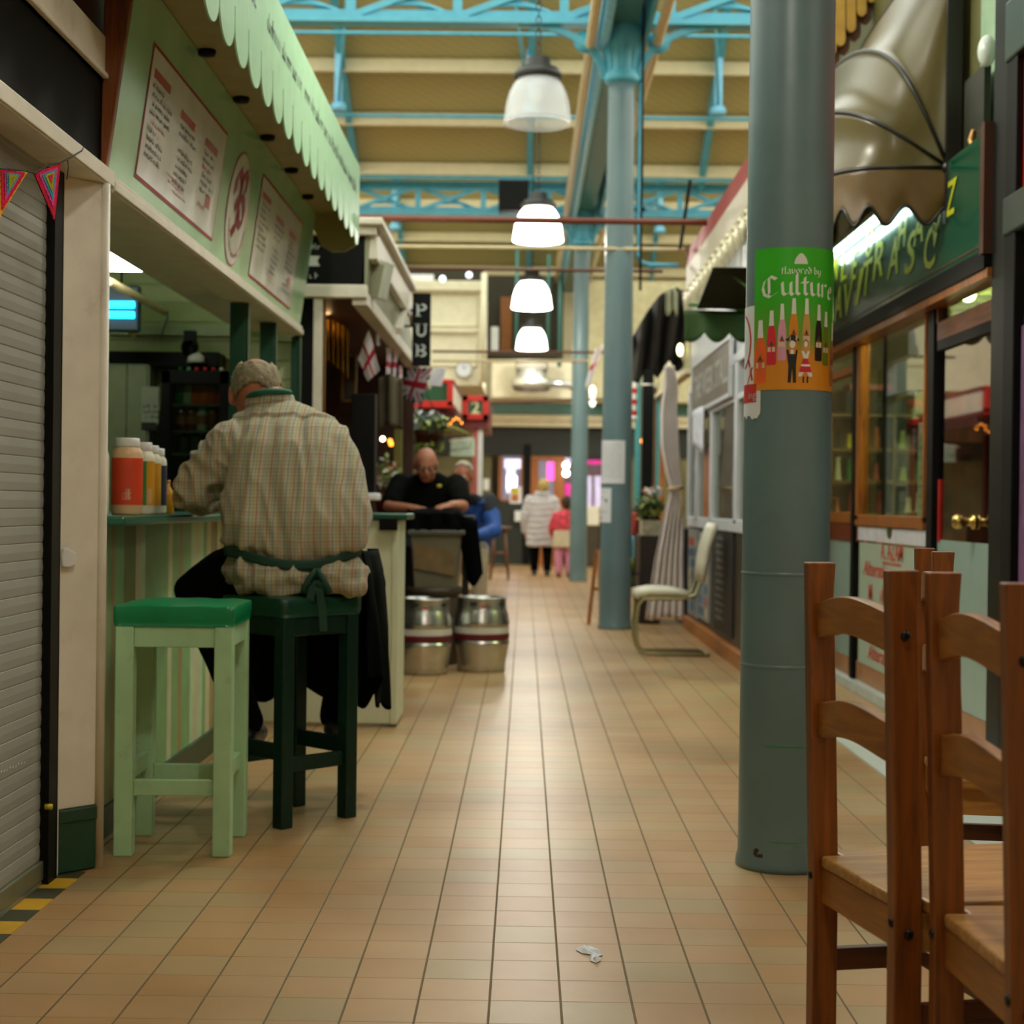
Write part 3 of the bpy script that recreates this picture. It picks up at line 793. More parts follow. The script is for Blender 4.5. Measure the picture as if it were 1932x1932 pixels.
# far bar stool
def round_stool(name, p, h, r, mt, lab, cat='stool', group=None):
    t = thing(name, lab, cat, (p.x, p.y, 0), group)
    MB().lathe([(0, h), (r * .92, h), (r, h - .012), (r, h - .03), (r * .9, h - .04), (0, h - .04)], (p.x, p.y, 0), 24).build('seat', mt, t)
    for k in range(4):
        a = PI / 4 + k * PI / 2
        MB().tube([(p.x + r * .6 * math.cos(a), p.y + r * .6 * math.sin(a), h - .035), (p.x + r * 1.12 * math.cos(a), p.y + r * 1.12 * math.sin(a), 0)], [.02, .017], 10).build('leg', mt, t)
    for zz in (.25, .5):
        q = r * (.6 + .52 * (1 - zz * h / h * 1.0 / max(h, .1) * 1.0)) if False else r * (1.12 - .52 * (zz * h) / h)
        for k in range(4):
            a = PI / 4 + k * PI / 2; c_ = a + PI / 2; z_ = zz * h + (.05 if k % 2 else 0); q2 = r * (1.12 - .52 * z_ / h)
            MB().tube([(p.x + q2 * math.cos(a), p.y + q2 * math.sin(a), z_), (p.x + q2 * math.cos(c_), p.y + q2 * math.sin(c_), z_)], .012, 8).build('rung', mt, t)
    return t
pinew = WOOD('pine_varnish', '8a4f18', 'b87430', 'Z'); dwood = WOOD('dark_stool_wood', '4a2410', '74401c', 'Z')
round_stool('bar_stool', G(942, 1093), .78, .17, dwood, 'tall round brown bar stool standing alone before the far dark panel')
p = V((-.52, 14.7, 0))
round_stool('pine_stool', p, .6, .16, pinew, 'pine stool with orange legs under the man in the blue jacket')
# ================================================================== left: shuttered unit
SX = -1.375
t = thing('roller_shutter', 'grey slatted roller shutter, closed, at the left edge', 'shutter', (SX, 3, 0))
b = MB(); prof = []
z = .07; pitch = .0478
while z < 2.2:
    prof += [(.001, z), (.003, z + .003), (.0045, z + pitch * .5), (.003, z + pitch * .93), (.0005, z + pitch * .96), (-.003, z + pitch * .98)]
    z += pitch
vs = []; n = len(prof)
for x, zz in prof: vs += [V((SX + x, -1.0, zz)), V((SX + x, 4.52, zz))]
b.add(vs, [(2 * i, 2 * i + 1, 2 * i + 3, 2 * i + 2) for i in range(n - 1)])
shut = M('shutter_slats', '9d9d94', .5, .15, var=.08, scale=2, dirt='8f8f78', dirt_amt=.5, dscale=1.6)
b.build('curtain', shut, t, solid=.003)
MB().box(SX - .012, SX + .016, -1.0, 4.52, .015, .07).build('bottom_bar', M('shutter_bar', '7d7d64', .4, .5, dirt='55553f'), t, bevel=.004)
MB().box(SX - .03, SX + .03, 4.515, 4.535, 0, 2.06).box(SX - .03, SX - .005, 4.535, 4.6, 0, 2.06).box(SX + .012, SX + .03, 4.535, 4.6, 0, 2.06).box(SX - .03, SX + .03, 4.59, 4.6, 0, 2.06).build('guide_rail', black, t)
p = PX(85, 1522, SX + .02)
MB().lathe([(0, .0), (.008, 0), (.008, .02), (0, .022)], p, 10, ax='X').build('lock_knob', yellow, t)
b = MB()
for k in range(9):
    q = PX(2 + k * 5.4, 1458 - k * 2.4 + (k % 3), SX + .0115)
    b.add([q, q + V((0, .009 + .003 * (k % 2), .001)), q + V((0, .008, .006)), q + V((0, -.001, .005 - .002 * (k % 3)))], [(0, 1, 2, 3)])
b.build('scratch', white, t)
tag(MB().box(SX - .05, SX + .012, -1, 4.55, 0, .014).build('sill_strip', M('sill_metal', '9fa19a', .35, .6), bevel=.003), 'grey metal sill strip under the roller shutter', 'sill')
# hazard tape
b = MB(); hz_y = M('hazard_yellow', 'c99a1c', .5, var=.12); hz_k = M('hazard_black', '3b3a22', .5)
y = -1.0; k = 0; ln = .119
while y < 4.66:
    b.box(SX + .014, SX + .092, y, min(y + ln, 4.68), 0, .0022, hz_y if k % 2 == 0 else hz_k); y += ln; k += 1
tag(b.build('hazard_tape'), 'yellow and black hazard tape on the floor along the shutter', 'tape')
# splayed painted post, moulded like a door lining
t = thing('door_post', 'cream painted post between the grey shutter and the snack bar', 'post', (-1.32, 4.7, 0), None, 'thing')
PA, PB = V((-1.243, 4.748, 0)), V((-1.368, 4.605, 0)); dn = (PB - PA).normalized(); nn = V((dn.y, -dn.x, 0))
if nn.y > 0: nn = -nn
def pf(u, w_, z): return PA + dn * u - nn * w_ + V((0, 0, z))   # u along the face, w into the wall
LW = (PB - PA).length; b = MB(); HT = 2.045
def slab(u0, u1, w0, w1, z0, z1, mat=None): b.hexa([pf(u0, w0, z0), pf(u1, w0, z0), pf(u1, w1, z0), pf(u0, w1, z0), pf(u0, w0, z1), pf(u1, w0, z1), pf(u1, w1, z1), pf(u0, w1, z1)], mat)
slab(.028, LW - .03, .012, .1, .19, HT); slab(LW - .03, LW, .0, .1, 0, HT); b.build('lining', cream, t, bevel=.004)
b = MB(); b.tube([pf(.016, .016, 0), pf(.016, .016, HT)], .016, 14); slab(.004, .03, .018, .12, 0, HT); b.build('rounded_edge', cream, t)
b = MB(); slab(.03, LW - .03, .004, .1, .004, .19); slab(.03, LW - .03, -.002, .1, .15, .19); b.build('base_block', darkgreen, t, bevel=.004)
p = PL(128, 1052, PA, nn); b = MB()
uu = (p - PA).dot(dn)
b.prism([(-.022, -.026), (-.004, -.03), (.022, -.024), (.027, 0), (.024, .014), (.006, .022), (-.008, .03), (-.02, .026), (-.026, .004)], lambda a, c, w_: pf(uu - a, .012 - w_, p.z + c), .02)
b.build('catch_plate', white, t, bevel=.004)
b = MB(); b.box(-1.44, -1.262, -1.0, 4.82, HT, HT + .055); b.box(-1.262, -1.256, -1, 4.82, HT + .004, HT + .05)
tag(b.build('lintel', cream, bevel=.006), 'cream painted lintel over the roller shutter', 'lintel')
# boards above the lintel
x0 = -1.285
zt0 = PX(205, 330, x0).z; zt1 = PX(205, 163, x0).z; zt2 = PX(205, 83, x0).z
tag(MB().box(x0 - .03, x0, -1, 4.84, HT + .056, zt1).build('dark_board', M('chalk_black', '0d0c07', .7, spec=.08, var=.3, scale=2), bevel=.003), 'dark fascia board above the cream lintel', 'board')
b = MB().box(x0 - .05, x0 + .012, -1, 4.84, zt1, zt2); b.box(x0 - .05, x0 + .022, -1, 4.84, zt1, zt1 + .016)
tag(b.build('cream_board', cream, bevel=.004), 'cream stained board above the dark fascia board', 'board')
tag(MB().box(x0 - .04, x0 - .005, -1, 4.84, zt2 + .001, 3.3).build('brown_board', brown), 'brown boarding at the top left corner', 'board')
# crochet bunting
bt = thing('crochet_bunting', 'black cord with two colourful crochet pennants on the cream lintel', 'bunting', PX(60, 320, -1.25))
cd = [PX(-60, 330, -1.24), PX(0, 318, -1.245), PX(48, 322, -1.25), PX(66, 327, -1.25), PX(92, 310, -1.25), PX(112, 308, -1.252), PX(130, 299, -1.252), PX(155, 284, -1.255)]
cb = MB().tube(cd, .0022, 6); cb.tube([PX(127, 300, -1.252), PX(129, 315, -1.252), PX(126, 338, -1.252)], .0015, 5); cb.tube([PX(155, 284, -1.255), PX(158, 276, -1.256)], .0015, 5)
cb.build('cord', M('black_yarn', '1a1512', .9), bt)
def yarn(n, c): return M('yarn_' + n, c, .95, var=.25, bump=.8, bscale=260, spec=.1)
YP, YR, YT, YL, YY = yarn('pink', 'd8489c'), yarn('red', 'd4163c'), yarn('teal', '2f9aa6'), yarn('lime', 'a8a41c'), yarn('yellow', 'dca02c')
def pennant(a, b_, c, cols, lab):
    m_ = MB(); cen = (a * .42 + b_ * .42 + c * .16); N_ = V((.9, -.44, 0))
    tri = [(a, b_, c)]
    def P_(s, q): return cen + (q - cen) * s
    prev = 1.0; lv = 0
    for s, col in cols:
        rows = []
        for e in range(3):
            p, q = (a, b_, c)[e], (a, b_, c)[(e + 1) % 3]
            for k in range(12):
                rows.append(p.lerp(q, k / 12))
        n_ = len(rows)
        z_ = N_ * (.0015 * lv)
        wob = lambda i, s_: s_ * (1 + (.04 if (i % 2) else -.04) * (lv > 0 or s_ < 1))
        vs = [P_(wob(i, s), r) + z_ for i, r in enumerate(rows)] + [cen + z_ * 1.2]
        m_.add(vs, [(i, (i + 1) % n_, n_) for i in range(n_)], col)
        lv += 1
    vs = [a - N_ * .004, b_ - N_ * .004, c - N_ * .004]; m_.add(vs, [(2, 1, 0)], cols[0][1])
    o = m_.build('pennant', None, bt); o['label'] = lab
pennant(PX(65, 327, -1.25), PX(115, 308, -1.252), PX(103, 415, -1.25), [(1, YR), (.72, YP), (.54, YT), (.38, YL), (.18, YR)], 'pink edged crochet pennant')
pennant(PX(-3, 316, -1.245), PX(51, 325, -1.25), PX(0, 408, -1.245), [(1.04, YY), (.88, YR), (.6, YP), (.48, YT), (.34, YL)], 'yellow edged crochet pennant')

# ================================================================== left: snack bar
# menu sign board, leaning out at the top
Y0, Y1 = 4.79, 8.93
BP0, BP1 = V((-1.275, 0, 2.095)), V((-1.19, 0, 2.715))
sv = (BP1 - BP0); svl = sv.length; svn = sv.normalized(); snn = V((svn.z, 0, -svn.x))
def sf(y, v, w_=0): return V((BP0.x, y, BP0.z)) + svn * v + snn * w_
def s_uv(px, py):
    p = PL(px, py, BP0, snn); return p.y, (p - V((BP0.x, p.y, BP0.z))).dot(svn)
t = thing('menu_sign', 'long pale green sign board with two menus over the snack bar counter', 'sign', (-1.27, 6.9, 2.1))
b = MB().hexa([sf(Y0, 0, -.03), sf(Y1, 0, -.03), sf(Y1, 0, 0), sf(Y0, 0, 0), sf(Y0, svl, -.03), sf(Y1, svl, -.03), sf(Y1, svl, 0), sf(Y0, svl, 0)])
b.build('panel', signgreen, t, bevel=.003)
menuw = M('menu_white', 'e6e8e4', .2, var=.06)
cherry = M('menu_red', 'b3433a', .35)
def menu(c4, lab, heads):
    ys = [s_uv(*q) for q in c4]
    ya = (ys[0][0] + ys[2][0]) / 2; yb = (ys[1][0] + ys[3][0]) / 2; va = (ys[2][1] + ys[3][1]) / 2; vb = (ys[0][1] + ys[1][1]) / 2
    m_ = MB(); f0 = lambda u, v: sf(u, v, .002); f1 = lambda u, v: sf(u, v, .003); f2 = lambda u, v: sf(u, v, .004)
    rect(m_, f0, ya, yb, va, vb, dkred); e = .012; rect(m_, f1, ya + e, yb - e, va + e, vb - e, menuw)
    w_ = (yb - ya); h_ = vb - va; cw = w_ / 3
    for c in range(3):
        xx = ya + cw * c + .05
        yy = vb - .07 - (.03 if c else 0)
        rect(m_, f2, xx, xx + cw * .55, yy - .03, yy, cherry); yy -= .06
        rows = int((.62 + .1 * RN.random()) * h_ / .03)
        for r in range(rows):
            if RN.random() < .9: scribble(m_, f2, xx + .02 * RN.random(), yy, cw * RN.uniform(.35, .68), .02, ink if RN.random() < .93 else red, RN)
            yy -= .028
            if yy < va + .06: break
    for k in range(3): scribble(m_, f2, ya + cw * (.9 + .1 * k), va + .09 - .02 * k, cw * .6, .012, red, RN)
    rect(m_, f2, yb - cw * .55, yb - cw * .35, va + .1, va + .15, M('menu_pink', 'c86a6a', .35))
    o = m_.build('menu_panel', None, t); o['label'] = lab; return ya, yb, va, vb
menu([(286, 72), (423, 245), (257, 338), (405, 460)], 'nearer menu with red border and three columns', 3)
menu([(490, 332), (568, 405), (472, 525), (550, 588)], 'farther menu with red border', 3)
yc, vc = s_uv(446, 393); yl, _ = s_uv(426, 393); yr, _ = s_uv(469, 393); _, vt = s_uv(455, 278); _, vb_ = s_uv(440, 508)
m_ = MB(); f0 = lambda u, v: sf(u, v, .002); f1 = lambda u, v: sf(u, v, .003); f2 = lambda u, v: sf(u, v, .004)
rx_, rz_ = (yr - yl) / 2, (vt - vb_) / 2; vc = (vt + vb_) / 2; yc = (yl + yr) / 2
disc(m_, f0, yc, vc, rx_, rz_, cherry); disc(m_, f1, yc, vc, rx_ - .012, rz_ - .008, menuw)
def sc_(pts): return [[(yc + a * rx_ * .62, vc + b__ * rz_ * .62 + .03) for a, b__ in s] for s in pts]
cur = [(-.75, .15), (-.8, .55), (-.45, .85), (0, .6), (-.05, .1), (-.3, -.25), (-.5, -.05), (-.3, .15)]
cur2 = [(.05, .75), (.35, .95), (.75, .75), (.6, .35), (.15, .2), (.55, .15), (.85, -.2), (.65, -.6), (.2, -.55), (.05, -.25)]
cur3 = [(.05, .8), (0, .2), (-.05, -.5), (-.25, -.95), (-.55, -.8)]
nib(m_, f2, sc_([cur, cur2, cur3]), .07, dkred, 35)
for k in range(22):
    a = PI * (1.12 + .76 * k / 21); scribble(m_, f2, yc + rx_ * .78 * math.cos(a), vc + rz_ * .84 * math.sin(a), .04, .022, cherry, RN)
m_.build('oval_emblem', None, t)
wt = sf(Y0, svl + .6, .008); wb = sf(Y0, .0, .008); b = MB().hexa([V((-1.285, Y0 - .03, wb.z)), V((wb.x, Y0 - .03, wb.z)), V((wb.x, Y0, wb.z)), V((-1.285, Y0, wb.z)), V((-1.268, Y0 - .03, wt.z)), V((wt.x, Y0 - .03, wt.z)), V((wt.x, Y0, wt.z)), V((-1.268, Y0, wt.z))])
b.build('side_trim', WOOD('brown_trim', '5a2a10', '8a4a1c', 'Z'), t, bevel=.003)

b = MB().box(-1.41, -1.262, 4.83, Y1, 2.035, 2.09); b.box(-1.262, -1.254, 4.83, Y1, 2.04, 2.07); b.box(-1.62, -1.41, 4.86, Y1, 2.06, 2.09)
tag(b.build('sign_beam', cream, bevel=.004), 'cream beam under the pale green menu sign', 'beam')

# scalloped canopy
t = thing('scalloped_canopy', 'pale green scalloped canopy along the top of the snack bar', 'canopy', (-1.05, 6.8, 2.6))
VX = -.955
va_ = W(655, 315, Y1).z; tip = W(650, 468, Y1).z
pitch = .255; nb = 19; ys = Y1 - nb * pitch
pl = [(ys, va_), (ys, tip + .15)]
for k in range(nb):
    a = ys + k * pitch; r = pitch * .46
    for i in range(13):
        q = PI * i / 12
        pl.append((a + pitch / 2 - r * math.cos(q), tip + .085 - .085 * math.sin(q)))
    if k < nb - 1: pl += [(a + pitch - .004, tip + .15), (a + pitch + .004, tip + .15)]
pl += [(Y1, tip + .15), (Y1, va_)]
val = MB()
# built as strips so every face stays simple
for k in range(nb):
    a = ys + k * pitch; r = pitch * .475; N_ = 14
    xs = [(a + pitch / 2 - r * math.cos(PI * i / N_), tip + .1 - .1 * math.sin(PI * i / N_)) for i in range(N_ + 1)]
    for w0, w1 in ((0, .006),):
        for (ya, za), (yb, zb) in zip(xs, xs[1:]):
            val.hexa([V((VX, ya, za)), V((VX + w1, ya, za)), V((VX + w1, yb, zb)), V((VX, yb, zb)), V((VX, ya, tip + .16)), V((VX + w1, ya, tip + .16)), V((VX + w1, yb, tip + .16)), V((VX, yb, tip + .16))])
val.box(VX, VX + .006, ys, Y1, tip + .16, va_)
val.build('valance', palegreen, t)
m_ = MB(); fv = lambda u, v: V((VX + .0075, u, v))
yt = PX(448, 40, VX).y
put(m_, 'OF COURSE', fv, .075, greyink, yt - .25, tip + .27, 'L', shear=.2)
for k in range(26):
    scribble(m_, fv, yt + .55 + k * .118, tip + .27, .1, .07, greyink, RN)
m_.build('lettering', None, t)
MB().hexa([sf(ys, svl, -.02), V((VX, ys, tip + .2)), V((VX, Y1 - .02, tip + .2)), sf(Y1 - .02, svl, -.02), sf(ys, svl + .02, -.02), V((VX, ys, tip + .22)), V((VX, Y1 - .02, tip + .22)), sf(Y1 - .02, svl + .02, -.02)]).build('soffit', M('soffit_paint', '9c8c58', .5, var=.1), t)
e = MB(); ZS = tip + .2
pl = [(-1.2, svl + BP0.z - .1)]
ep = [(-1.21, 2.72), (-1.2, 2.6), (-1.16, 2.51), (-1.1, 2.475), (-1.02, 2.48), (VX, 2.52), (VX, 2.75)]
e.prism(ep, lambda u, v, w_: V((u, Y1 - .02 + w_, v + tip - 2.55 + .05)), .02); e.build('end_board', M('soffit_paint', '9c8c58', .5), t)
h = MB()
for px, py in ((390, 97), (455, 186), (505, 258), (550, 320), (580, 370)):
    p = PL(px, py, sf(6, svl, 0), V((tip + .2 - BP1.z, 0, -(VX - BP1.x))).normalized())
    MB().lathe([(0, -.02), (.03, -.015), (.035, .0), (.03, .01)], p, 12).build('downlight', black, t)
h = MB().hexa([sf(ys, svl + .02, -.03), V((VX, ys, va_ - .02)), V((VX, Y1, va_ - .02)), sf(Y1, svl + .02, -.03), sf(ys, svl + .3, -.03), V((VX, ys, va_)), V((VX, Y1, va_)), sf(Y1, svl + .3, -.03)])
h.build('top_board', palegreen, t)

# kiosk shell
KB = M('kiosk_boards', 'b9c48e', .5, var=.06)
b = MB(); z = 1.05
while z < 2.75:
    b.box(-4.0, -1.33, 8.99, 9.01, z + .006, z + .1); z += .106
b.box(-4, -1.33, 9.01, 9.06, 0, 2.78)
struct(b.build('wall_snack_bar_end', KB), 'pale green boarded end wall inside the snack bar', 'wall')
struct(MB().box(-4.0, -3.95, 4.9, 9.0, 0, 2.78).build('wall_snack_bar_back', KB), 'back wall of the snack bar', 'wall')
struct(MB().box(-4.0, -1.46, 4.85, 4.9, 0, 2.6).build('wall_snack_bar_near', KB), 'near wall of the snack bar', 'wall')
struct(MB().box(-4.0, -1.31, 4.85, 9.06, 2.6, 2.64).build('ceiling_snack_bar', M('kiosk_ceiling', 'c9d0a4', .5), None), 'ceiling of the snack bar', 'ceiling')
struct(MB().box(-4, -1.5, 4.9, 9.0, 0, .01).build('floor_snack_bar', M('vinyl_floor', '5a5a48', .5)), 'floor inside the snack bar', 'floor')
p = W(228, 492, 7.9)
t = thing('strip_light', 'bright fluorescent strip light inside the snack bar ceiling', 'light', (-2.1, 8.3, 2.5))
q1, q2 = W(196, 492, 7.5), W(275, 492, 7.5)
MB().box(q1.x - .5, q2.x, 7.45, 7.6, q1.z + .035, q1.z + .075).build('fitting', white, t, bevel=.01)
MB().box(q1.x - .5, q2.x, 7.46, 7.59, q1.z - .04, q1.z + .035).build('diffuser', EM('fluorescent', 'fbffe8', 9), t, bevel=.02)
MB().tube([(q1.x - .3, 7.52, q1.z + .07), (q1.x - .3, 7.52, 2.6)], .006, 6).tube([(q2.x - .06, 7.52, q1.z + .07), (q2.x - .06, 7.52, 2.6)], .006, 6).build('hanger', white, t)
# insect killer
p = W(226, 585, 8.3)
t = thing('insect_killer', 'insect killer glowing with two blue tubes high in the snack bar', 'insect killer', p)
MB().box(p.x - .12, p.x + .1, p.y, p.y + .06, p.z - .11, p.z + .13).build('case', M('killer_case', '1d3a44', .4), t, bevel=.01)
MB().tube([(p.x, p.y + .03, p.z + .13), (p.x, p.y + .03, 2.6)], .006, 6).build('hanger', black, t)
for k in (-.028, .026): MB().tube([(p.x - .1, p.y - .02, p.z + k), (p.x + .08, p.y - .02, p.z + k)], .019, 10).build('tube', EM('blue_tube', '22c4ff', 3.5), t)
# hanging pipe, wire
b = MB().tube([W(205, 531, 7.6), W(312, 588, 8.6)], .022, 10); tag(b.build('hanging_pipe', beige), 'cream pipe slanting across the snack bar interior', 'pipe')
b = MB().tube([W(256, 575, 8.4), W(250, 636, 8.4)], .022, 8); tag(b.build('bracket_pipe', beige), 'short upright cream pipe beside the insect killer', 'pipe')
b = MB().tube([W(316, 588, 8.55), W(316, 600, 8.55), W(308, 622, 8.6), W(303, 640, 8.6)], .006, 6); tag(b.build('hanging_wire', greyink), 'thin wire dangling from the slanting pipe', 'wire')
tag(bbox(205, 612, 440, 634, 8.93, .06, M('shelf_paint', 'b5c0a0', .5)).build('wall_shelf', None, bevel=.004), 'pale shelf rail across the snack bar end wall', 'shelf')
tag(bbox(205, 662, 412, 692, 8.75, .22, black).build('dark_shelf', None, bevel=.005), 'long black shelf over the drinks fridge', 'shelf')
p = W(355, 692, 8.8); t = thing('desk_fan', 'dark clip fan hanging over the black shelf', 'fan', W(355, 660, 8.7))
c = W(358, 655, 8.7)
MB().lathe([(.03, -.03), (.05, 0), (.03, .03), (0, .03)], c, 16, ax='Y').build('motor', black, t)
MB().box(c.x - .03, c.x + .03, c.y - .02, c.y + .04, c.z + .03, c.z + .09).build('bracket', black, t)
c = W(370, 684, 8.72); tag(MB().lathe([(0, 0), (.05, 0), (.045, .03), (.02, .055), (0, .06)], c, 16).build('bowl', white), 'small white bowl on the black shelf', 'bowl')
# fridge with bottles
a = W(302, 860, 8.45); c = W(432, 700, 8.45)
t = thing('drinks_fridge', 'black drinks fridge with rows of bottles behind the counter', 'fridge', ((a.x + c.x) / 2, 8.7, 0))
f = MB(); Zt = c.z; Zb = .95
f.box(a.x, a.x + .05, 8.45, 8.95, Zb, Zt).box(c.x - .05, c.x, 8.45, 8.95, Zb, Zt).box(a.x, c.x, 8.45, 8.95, Zt - .07, Zt).box(a.x, c.x, 8.45, 8.95, 0, Zb + .04).box(a.x, c.x, 8.9, 8.95, Zb, Zt)
f.build('case', black, t, bevel=.004)
sz = [W(360, 762, 8.5).z, W(360, 812, 8.5).z, W(360, 855, 8.5).z]
for k, z in enumerate(sz): MB().box(a.x + .05, c.x - .05, 8.5, 8.9, z - .012, z).build('shelf', M('fridge_shelf', '3a3f3a', .4), t)
MB().box(a.x + .05, c.x - .05, 8.455, 8.46, Zb + .04, Zt - .07).build('glass_door', GLASS('fridge_glass', 'dde8e0', .8), t)
MB().tube([(a.x + .1, 8.6, Zt - .085), (c.x - .1, 8.6, Zt - .085)], .012, 8).build('tube', EM('fridge_tube', 'fff1d8', 3), t)
def bottle(p, r, h, body, cap, lab, neck=.35, grp='drinks bottles in the black fridge', lbl=None):
    t = thing('drink_bottle', lab, 'bottle', p, grp)
    MB().lathe([(0, 0), (r * .9, 0), (r, r * .2), (r, h * .55), (r * .9, h * .63), (r * neck, h * .82), (r * neck, h * .93), (0, h * .93)], p, 16).build('body', body, t)
    MB().lathe([(0, h * .92), (r * neck * 1.15, h * .92), (r * neck * 1.15, h), (0, h)], p, 12).build('cap', cap, t)
    if lbl: MB().lathe([(r * 1.015, h * .2), (r * 1.015, h * .48)], p, 16).build('label', lbl, t)
cola = M('cola', '541206', .15); fant = M('orange_soda', 'b23a12', .2); grn = M('green_bottle', '1a5a30', .15); wat = M('clear_bottle', '8a8a70', .15)
cols = [(grn, grn, 'green'), (wat, M('green_cap', '5aa070'), 'clear'), (fant, red, 'orange'), (fant, red, 'orange red'), (M('red_soda', '9c1c10', .2), red, 'red'), (M('red_soda', '9c1c10', .2), white, 'red')]
wid = c.x - a.x - .14
pos_n = ['first', 'second', 'third', 'fourth', 'fifth', 'sixth']
for k, (bd, cp, nm) in enumerate(cols):
    bottle(V((a.x + .08 + wid * k / 5, 8.56, sz[0])), .03, .2, bd, cp, '%s bottle, %s from the left on the top fridge shelf' % (nm, pos_n[k]), lbl=None)
for k, (bd, cp, nm) in enumerate([(cola, red, 'dark cola'), (cola, red, 'dark cola'), (wat, M('tan_cap', 'a08a60'), 'pale'), (cola, black, 'dark'), (cola, black, 'dark')]):
    bottle(V((a.x + .09 + wid * k / 4, 8.56, sz[1])), .03, .17, bd, cp, '%s bottle, %s from the left on the second fridge shelf' % (nm, pos_n[k]), lbl=M('brown_label', '7a3a22') if k < 3 else None)
for k in range(4):
    bottle(V((a.x + .1 + wid * k / 3.4, 8.56, sz[2])), .03, .15, M('dark_bottle', '1c2416', .15), black, 'dark bottle, %s from the left on the lowest visible fridge shelf' % pos_n[k])
# pale door with notice
a = W(212, 900, 8.95); c = W(298, 690, 8.95)
t = thing('cupboard', 'pale grey green cupboard left of the drinks fridge', 'cupboard', ((a.x + c.x) / 2, 8.8, 0))
dp = M('cupboard_paint', '8f9a78', .5)
MB().box(a.x - .2, c.x, 8.75, 8.96, 0, c.z).build('body', dp, t)
mid = W(240, 800, 8.75).x
MB().box(a.x - .19, mid - .004, 8.735, 8.75, .02, c.z - .01).build('door', dp, t, bevel=.003); MB().box(mid + .004, c.x - .01, 8.735, 8.75, .02, c.z - .01).build('door', dp, t, bevel=.003)
n0 = W(266, 800, 8.72); n1 = W(299, 730, 8.72); m_ = MB(); fn_ = lambda u, v: V((u, 8.7255, v))
m_.box(n0.x, n1.x, 8.727, 8.735, n0.z, n1.z, M('notice_grey', 'a6b09a', .6))
for k in range(3): scribble(m_, fn_, n0.x + .01, n0.z + .03 + k * .03, .09, .022, ink, RN)
rect(m_, fn_, n0.x + .0, n1.x - .01, n0.z - .03, n0.z + .01, ink)
tag(m_.build('paper_notice'), 'pale paper notice with black writing on the cupboard', 'notice')

# dark green window posts of the snack bar
for px, Y, w_, l in ((448, 7.45, .076, 'dark green post above the seated man, nearest of three'), (503, 8.25, .074, 'dark green post, middle of three under the sign'), (556, 8.9, .04, 'slim dark green post at the far end of the sign')):
    x = W(px, 660, Y).x
    b = MB().box(x - w_ / 2, x + w_ / 2, Y, Y + .07, 1.06, 2.03); b.box(x + w_ / 2, x + w_ / 2 + .012, Y, Y + .05, 1.06, 2.03)
    tag(b.build('window_post', darkgreen, bevel=.004), l, 'post')

# counter
t = thing('snack_counter', 'snack bar counter with striped front and dark green top', 'counter', (-1.45, 6.3, 0))
CT = 1.05
b = MB(); y = 4.91; rn = random.Random(5)
wash_ = 0
stripes = [M('stripe_cream', 'c9c49a', .5), M('stripe_green', '7da86c', .5), M('stripe_tan', '9c8656', .5), M('stripe_pale', 'b7cfa8', .5), M('stripe_olive', '6e7a3e', .5), M('stripe_pink', 'b09a80', .5)]
while y < 7.8:
    w_ = rn.choice((.045, .07, .09, .12)); b.box(-1.40, -1.365, y, min(y + w_, 7.8), .1, CT - .03, rn.choice(stripes)); y += w_
b.build('striped_front', None, t)
MB().box(-1.42, -1.35, 4.91, 7.8, 0, .1).build('plinth', darkgreen, t)
b = MB().box(-1.95, -1.235, 4.905, 7.8, CT - .03, CT); b.box(-1.66, -.575, 7.78, 8.3, CT - .03, CT); b.build('worktop', M('worktop_green', '14503a', .3), t, bevel=.008)
b = MB().box(-1.40, -.63, 7.8, 7.835, .015, CT - .031); b.box(-.65, -.615, 7.79, 8.22, .015, CT - .031); b.build('end_panel', M('end_panel_paint', 'cdd0b4', .45, var=.04, dirt='a5a283', dirt_amt=.3), t, bevel=.008)
p = W(733, 985, 7.78); MB().box(p.x - .045, p.x + .045, 7.765, 7.79, p.z - .04, p.z + .02).build('lock_plate', black, t, bevel=.004)

# sauce tubs
def tub(p, r, h, body, label, lab, cap=white, extra=None):
    t = thing('sauce_tub', lab, 'tub', p, 'sauce tubs on the green counter')
    MB().lathe([(0, 0), (r * .95, 0), (r, .008), (r, h * .78), (r * .93, h * .84), (r * .7, h * .89), (r * .7, h * .9), (0, h * .9)], p, 28).build('body', body, t)
    MB().lathe([(0, h * .885), (r * .77, h * .885), (r * .8, h * .9), (r * .8, h * .985), (r * .76, h), (0, h)], p, 28).build('lid', cap, t)
    m_ = MB().lathe([(r * 1.012, h * .13), (r * 1.012, h * .74)], p, 28, label)
    if extra: extra(m_, p, r * 1.016, h)
    m_.build('label', None, t)
    return t
amber = M('tub_plastic', 'd9b48a', .35); creamp = M('tub_cream', 'ded8c0', .35); orl = M('orange_red_label', 'd4401c', .45); yl_ = M('mustard_label', 'c9901c', .45); nv = M('navy_label', '1d2538', .45)
def ex1(m_, p, r, h):
    f = lambda u, v: p + V((r * math.sin(u / r - .25), -r * math.cos(u / r - .25), v))
    for k in range(4): scribble(m_, f, .01, h * (.2 + .025 * k), .03, .006, M('pale_print', 'e8b0a0'), RN)
    rect(m_, f, .022, .036, h * .2, h * .34, M('photo_print', 'caa074')); put(m_, 'MAYO', f, .02, M('pale_print', 'e8b0a0'), .0, h * .66, 'C', width=.03) if False else None
